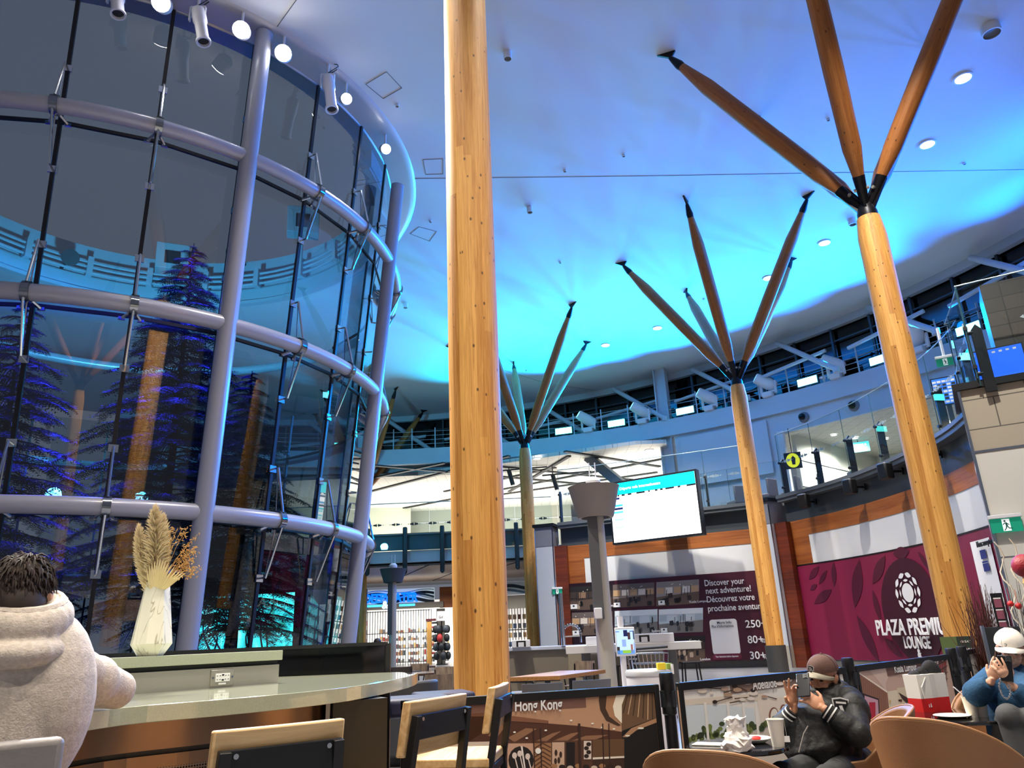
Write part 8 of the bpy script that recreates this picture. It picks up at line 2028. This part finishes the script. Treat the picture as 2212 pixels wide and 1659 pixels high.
# cap
q = qframe(f, u); P = lambda x, y, z: hc + r * x + f * y + u * z
M_CAP = mat('cap_brown', '#5a4038', 0.85, bump=0.2, bscale=150)
def cap(t, P, q, mcol, mbrim, s=1.0):
    b = MB(); n, k = 28, 9; vs = []
    for i in range(k + 1):
        ph = PI / 2 * i / k
        for j in range(n):
            a = 2 * PI * j / n; y = math.sin(a); vs.append(P(0.087 * s * math.cos(ph) * math.cos(a), (0.107 * math.cos(ph) * y - 0.012) * s, (0.046 + 0.088 * math.sin(ph) + 0.010 * max(0, y) * math.cos(ph) * math.sin(ph)) * s))
    fs = [(i * n + j, i * n + (j + 1) % n, (i + 1) * n + (j + 1) % n, (i + 1) * n + j) for i in range(k) for j in range(n)]
    b.add(vs, fs); b.build('crown', mcol, t)
    b = MB(); m_ = 14; vs = []
    for j in range(m_ + 1):
        a = math.radians(18 + 144 * j / m_); c_ = math.cos(a); s2 = math.sin(a)
        for rad, z in ((1.0, 0.050), (1.35, 0.047), (1.62, 0.036)):
            for dz in (0, -0.004): vs.append(P(0.087 * s * c_ * min(rad, 1.05 + 0.0 * rad), (0.107 * s2 * (1 + (rad - 1) * s2 * 0.95) - 0.012) * s, (z - 0.034 * (abs(c_) ** 2) + dz) * s))
    fs = []
    for j in range(m_):
        for i in range(2): a0 = j * 6 + i * 2; fs += [(a0, a0 + 2, a0 + 8, a0 + 6), (a0 + 7, a0 + 9, a0 + 3, a0 + 1)]
        a0 = j * 6 + 4; fs.append((a0, a0 + 1, a0 + 7, a0 + 6))
    b.add(vs, fs); b.build('brim', mbrim, t)
    b = MB(); b.ell(P(0, -0.012 * s, 0.134 * s), 0.008 * s, 10, 6)
    b.build('button', mcol, t)
    b = MB()
    for j in range(6):
        a = PI / 2 + PI / 6 + j * PI / 3; pts = [P(0.0885 * s * math.cos(ph) * math.cos(a), (0.1085 * math.cos(ph) * math.sin(a) - 0.012) * s, (0.046 + 0.0895 * math.sin(ph)) * s) for ph in [PI / 2 * i / 8 for i in range(9)]]; b.tube(pts, 0.0012 * s, 5)
    b.build('seam', mcol, t)
cap(t, P, q, M_CAP, mat('brim_grey', '#8d8676', 0.8, bump=0.2, bscale=150))
cq_ = P(0.012, 0.098, 0.066); nrm = (f * 0.9 + u * 0.42 + r * 0.1).normalized(); fl = Flat(cq_ + nrm * 0.006, r * -1 if (r * -1).cross(u).dot(nrm) > 0 else r, u, 0.0012)
g = 0.021; fl.poly([(x * g, y * g) for x, y in SH], M_RIB, 1); fl.poly([(x * g * 0.82, y * g * 0.82) for x, y in SH], M_BLACK, 2); fl.ell(0, 0.05 * g, 0.42 * g, 0.5 * g, M_RIB, 3, 12); fl.poly([(-0.7 * g, 0.5 * g), (-0.6 * g, 0.62 * g), (0.7 * g, -0.3 * g), (0.6 * g, -0.42 * g)], M_RIB, 3); fl.rect(-0.3 * g, -0.02 * g, 0.3 * g, 0.2 * g, M_BLACK, 4); fl.b.build('cap_badge', None, t, smooth=False)
b = MB()
random.seed(2)
for k in range(140):
    th = random.choice((-1, 1)); y = random.uniform(-0.10, 0.035); z = random.uniform(-0.035, 0.03); x = 0.078 * math.sqrt(max(0.05, 1 - ((y + 0.012) / 0.105) ** 2)); p0 = P(th * x, y, z); b.tube([p0, P(th * (x + 0.004), y - 0.012, z - 0.016)], [0.003, 0.0006], 4, caps=False)
b.build('hair', M_HAIRD, t)
def phone(label, c, f_, u_, w=0.076, h=0.155, cam_=True):
    t = wthing('mobile_phone', label, 'phone', c); f_ = V(f_).normalized(); u_ = V(u_); u_ = (u_ - f_ * u_.dot(f_)).normalized(); r_ = f_.cross(u_); q_ = Matrix((r_, f_, u_)).transposed().to_quaternion()
    b = MB(); b.box(c, (w, 0.009, h), q=q_); b.build('case', mat('phone_black', '#0c0c0e', 0.18, coat=0.4), t, bev=0.004)
    b = MB(); b.box(c - f_ * 0.0055, (w - 0.008, 0.001, h - 0.010), q=q_); b.build('display', mat('phone_glow', '#8fa0b8', 0.2, emit='#8fa0b8', es=0.3), t, smooth=False)
    b = MB(); b.box(c + f_ * 0.006 + u_ * (h / 2 - 0.022) - r_ * (w / 2 - 0.02), (0.03, 0.004, 0.03), q=q_)
    for k in (-1, 1): b.tube([c + f_ * 0.006 + u_ * (h / 2 - 0.022 + 0.007 * k) - r_ * (w / 2 - 0.02), c + f_ * 0.0105 + u_ * (h / 2 - 0.022 + 0.007 * k) - r_ * (w / 2 - 0.02)], 0.006, 10)
    b.build('camera_lens', M_DARK, t, smooth=False)
    return t
pc_ = M1(1418, 480, 4.97)
phone('black phone held up in front of the face of the man in the brown cap', pc_, V((-0.45, -0.62, 0.62)), V((0.2, 0.45, 0.75)))

# --- woman in blue, white cap
def zw(x, y): return (1840 + x / 5.2, 1340 + y / 5.2)
def W1_(x, y, rr): return AR(*zw(x, y), rr)
RW = 6.25
hc = W1_(1785, 330, RW); f, u, r = frame(V((-0.55, -0.75, -0.30)), (0.12, 0, 1))
ch_ = W1_(1790, 850, RW + 0.05); pel = W1_(1850, 1100, RW + 0.1); pel.z = 0.56
t = wthing('person', 'person with long hair in a white cap and blue sweater, hands at a phone', 'person', (pel.x, pel.y, 0))
neck = hc - u * 0.115 - f * 0.03; shR = W1_(1600, 660, RW + 0.08); shL = W1_(1975, 700, RW - 0.02)
elR = W1_(1400, 820, RW - 0.18); elL = W1_(2010, 900, RW - 0.30); wrR = W1_(1578, 672, RW - 0.30); wrL = W1_(1765, 712, RW - 0.36)
kn1 = W1_(1770, 1080, RW - 0.42); kn1.z = max(kn1.z, 0.62); kn2 = W1_(1990, 1120, RW - 0.40); an1, an2 = kn1 + V((0.02, -0.02, -0.5)), kn2 + V((0.02, 0, -0.5))
b = MB(); PH = add_head(b, hc, f, u, 0.97); b.tube([neck - V((0, 0, 0.08)), neck, hc - u * 0.05 - f * 0.01], [0.055, 0.045, 0.044], 14); b.tube([pel, ch_, neck - V((0, 0, 0.07))], [0.11, 0.10, 0.06], 14)
limb(b, shL, elL, wrL, 0.038, 0.032, 0.022); limb(b, shR, elR, wrR, 0.038, 0.032, 0.022); limb(b, pel + V((0.09, 0.02, 0)), kn2, an2, 0.07, 0.05, 0.034); limb(b, pel - V((0.09, 0, 0)), kn1, an1, 0.07, 0.05, 0.034)
nC = (C0 - wrL).normalized()
add_hand(b, wrL, W1_(1700, 590, RW - 0.38) - wrL, nC + V((0.2, 0, 0.2)), 1, curl=(0.25, 0.3, 0.36, 0.42), thumb=0.3, s=0.95, spread=0.14); add_hand(b, wrR, W1_(1610, 540, RW - 0.32) - wrR, nC + V((-0.5, 0, 0.1)), -1, curl=(0.35, 0.5, 0.7, 0.85), thumb=0.5, s=0.93)
for an in (an1, an2): b.tube([an, an + V((-0.1, -0.16, -0.04))], [0.038, 0.03], 10)
b.build('body', M_SKIN2, t, remesh=0.0045, relax=2); face_marks(t, PH, 0.97)
b = MB(); M_SWE = mat('sweater_blue', '#1f4a6b', 0.9, var=0.12, vscale=30, bump=0.35, bscale=70)
b.tube([pel + V((0, 0, 0.03)), pel.lerp(ch_, 0.5), ch_, ch_.lerp(neck, 0.6), neck - V((0, 0, 0.04))], [0.19, 0.185, 0.175, 0.15, 0.075], 20); b.tube([shR, ch_.lerp(neck, 0.72), shL], [0.085, 0.10, 0.085], 14)
limb(b, shR, elR, wrR + (elR - wrR).normalized() * 0.03, 0.088, 0.082, 0.044, 16); limb(b, shL, elL, wrL + (elL - wrL).normalized() * 0.04, 0.088, 0.078, 0.044, 16)
b.build('sweater', M_SWE, t, remesh=0.010, relax=3)
b = MB(); limb(b, pel + V((0.09, 0.02, 0)), kn2, an2, 0.095, 0.072, 0.05); limb(b, pel - V((0.09, 0, 0)), kn1, an1, 0.095, 0.075, 0.05); b.ell(pel, (0.17, 0.15, 0.11), 14, 9); b.build('leggings', mat('leggings_grey', '#3f4042', 0.8), t, remesh=0.011, relax=2)
q = qframe(f, u); P = lambda x, y, z: hc + r * x + f * y + u * z
cap(t, P, q, mat('cap_white', '#ece6da', 0.8, bump=0.1, bscale=120), mat('cap_white'), 1.02)
cq_ = P(0.02, 0.096, 0.064); nrm = (f * 0.9 + u * 0.42).normalized(); b = MB(); b.tube([cq_ + nrm * 0.008 + (r * math.cos(a_) + u * math.sin(a_)) * 0.008 for a_ in [PI * 0.25 + i * PI * 1.5 / 8 for i in range(9)]], 0.0018, 6); b.build('cap_mark', M_BLACK, t)
b = MB(); random.seed(12)
for k in range(420):
    th = random.uniform(-1.0, 1.0); sgn = -1 if th < -0.35 else 1; x = 0.082 * math.copysign(min(1, abs(th) + 0.35), th); y0 = -0.09 + 0.08 * abs(th); p0 = P(x * 0.95, y0, random.uniform(0.0, 0.03)); p1 = P(x * 1.25, y0 - 0.01, -0.10); fr_ = random.random()
    p2 = P(x * (1.3 + 0.3 * random.random()), y0 + 0.04 * fr_ + 0.03, -0.22); p3 = p2 + V((random.uniform(-0.02, 0.02), random.uniform(-0.02, 0.01), -random.uniform(0.06, 0.16))); b.tube([p0, p1, p2, p3], [0.004, 0.0055, 0.005, 0.001], 5, caps=False)
b.build('hair', mat('hair_light_brown', '#6b503c', 0.5, var=0.35, vscale=25), t)
phone('dark phone in the hands of the woman in the blue sweater', W1_(1725, 540, RW - 0.37), V((-0.40, -0.88, 0.2)), V((0.16, 0, 1)))
b = MB(); ring_ = [W1_(1660 + 8 * math.sin(i * 2), 690, RW - 0.40).lerp(W1_(1730, 885, RW - 0.36), 0) for i in range(1)]
P_ = [W1_(x, y, RW - 0.40) for x, y in ((1668, 660), (1655, 730), (1672, 800), (1705, 862), (1745, 885), (1775, 850), (1780, 790), (1762, 730))]
g = wthing('phone_strap', 'silver chain wrist strap looping below the woman in blue\'s phone', 'strap', P_[0])
Pc = smooth_path(P_, 4); Pc = [V((p.x, p.y, 0)) for p in Pc]; Z = []
for i in range(len(P_) - 1): Z += [P_[i].z + (P_[i + 1].z - P_[i].z) * k / 4 for k in range(4)]
Z.append(P_[-1].z)
for i, (p, z_) in enumerate(zip(Pc, Z)): b.ell((p.x, p.y, z_), (0.0085, 0.006, 0.007) if i % 2 else (0.005, 0.006, 0.008), 8, 6)
b.build('chain', M_CHROME, g)
# --- distant person at a table beyond the black screen
hc = AR(817, 1391, 20.5); t = wthing('person', 'small distant person with dark hair sitting beyond the black screen', 'person', (hc.x, hc.y, 0))
f, u, r = frame(V((0.9, -0.2, -0.25))); b = MB(); add_head(b, hc, f, u, 1.0); b.tube([hc - V((0, 0, 0.26)), hc - u * 0.05], [0.06, 0.05], 10); b.tube([V((hc.x, hc.y, 0.5)), hc - V((0, 0, 0.3))], [0.15, 0.12], 12); limb(b, V((hc.x, hc.y, 0.5)), V((hc.x + 0.4, hc.y - 0.05, 0.5)), V((hc.x + 0.4, hc.y, 0.08)), 0.08, 0.06, 0.04); limb(b, hc + V((0, -0.16, -0.28)), hc + V((0.1, -0.2, -0.5)), hc + V((0.35, -0.12, -0.45)), 0.05, 0.04, 0.025); b.build('body', M_SKIN, t, remesh=0.012, relax=2)
b = MB(); b.ell(hc + V((-0.02, 0, 0.04)), (0.105, 0.095, 0.105), 14, 10); b.ell(hc + V((-0.1, 0, -0.1)), (0.06, 0.09, 0.16), 12, 8); b.build('hair', M_HAIRD, t)
b = MB(); b.tube([V((hc.x, hc.y, 0.5)), hc - V((0, 0, 0.38)), hc - V((0, 0, 0.24))], [0.19, 0.19, 0.09], 14); limb(b, hc + V((0, -0.16, -0.28)), hc + V((0.1, -0.2, -0.5)), hc + V((0.3, -0.12, -0.45)), 0.07, 0.06, 0.05); b.build('pink_top', mat('top_pink', '#b0487a', 0.8), t, remesh=0.014, relax=2)
q = V((hc.x - 0.02, hc.y + 0.04, 0)); side_chair('dark chair on which the small distant person sits', q, math.radians(-80), mat('chair_black', '#231a16', 0.5))
for o in bpy.data.objects:
    if '_w' in o: del o['_w']
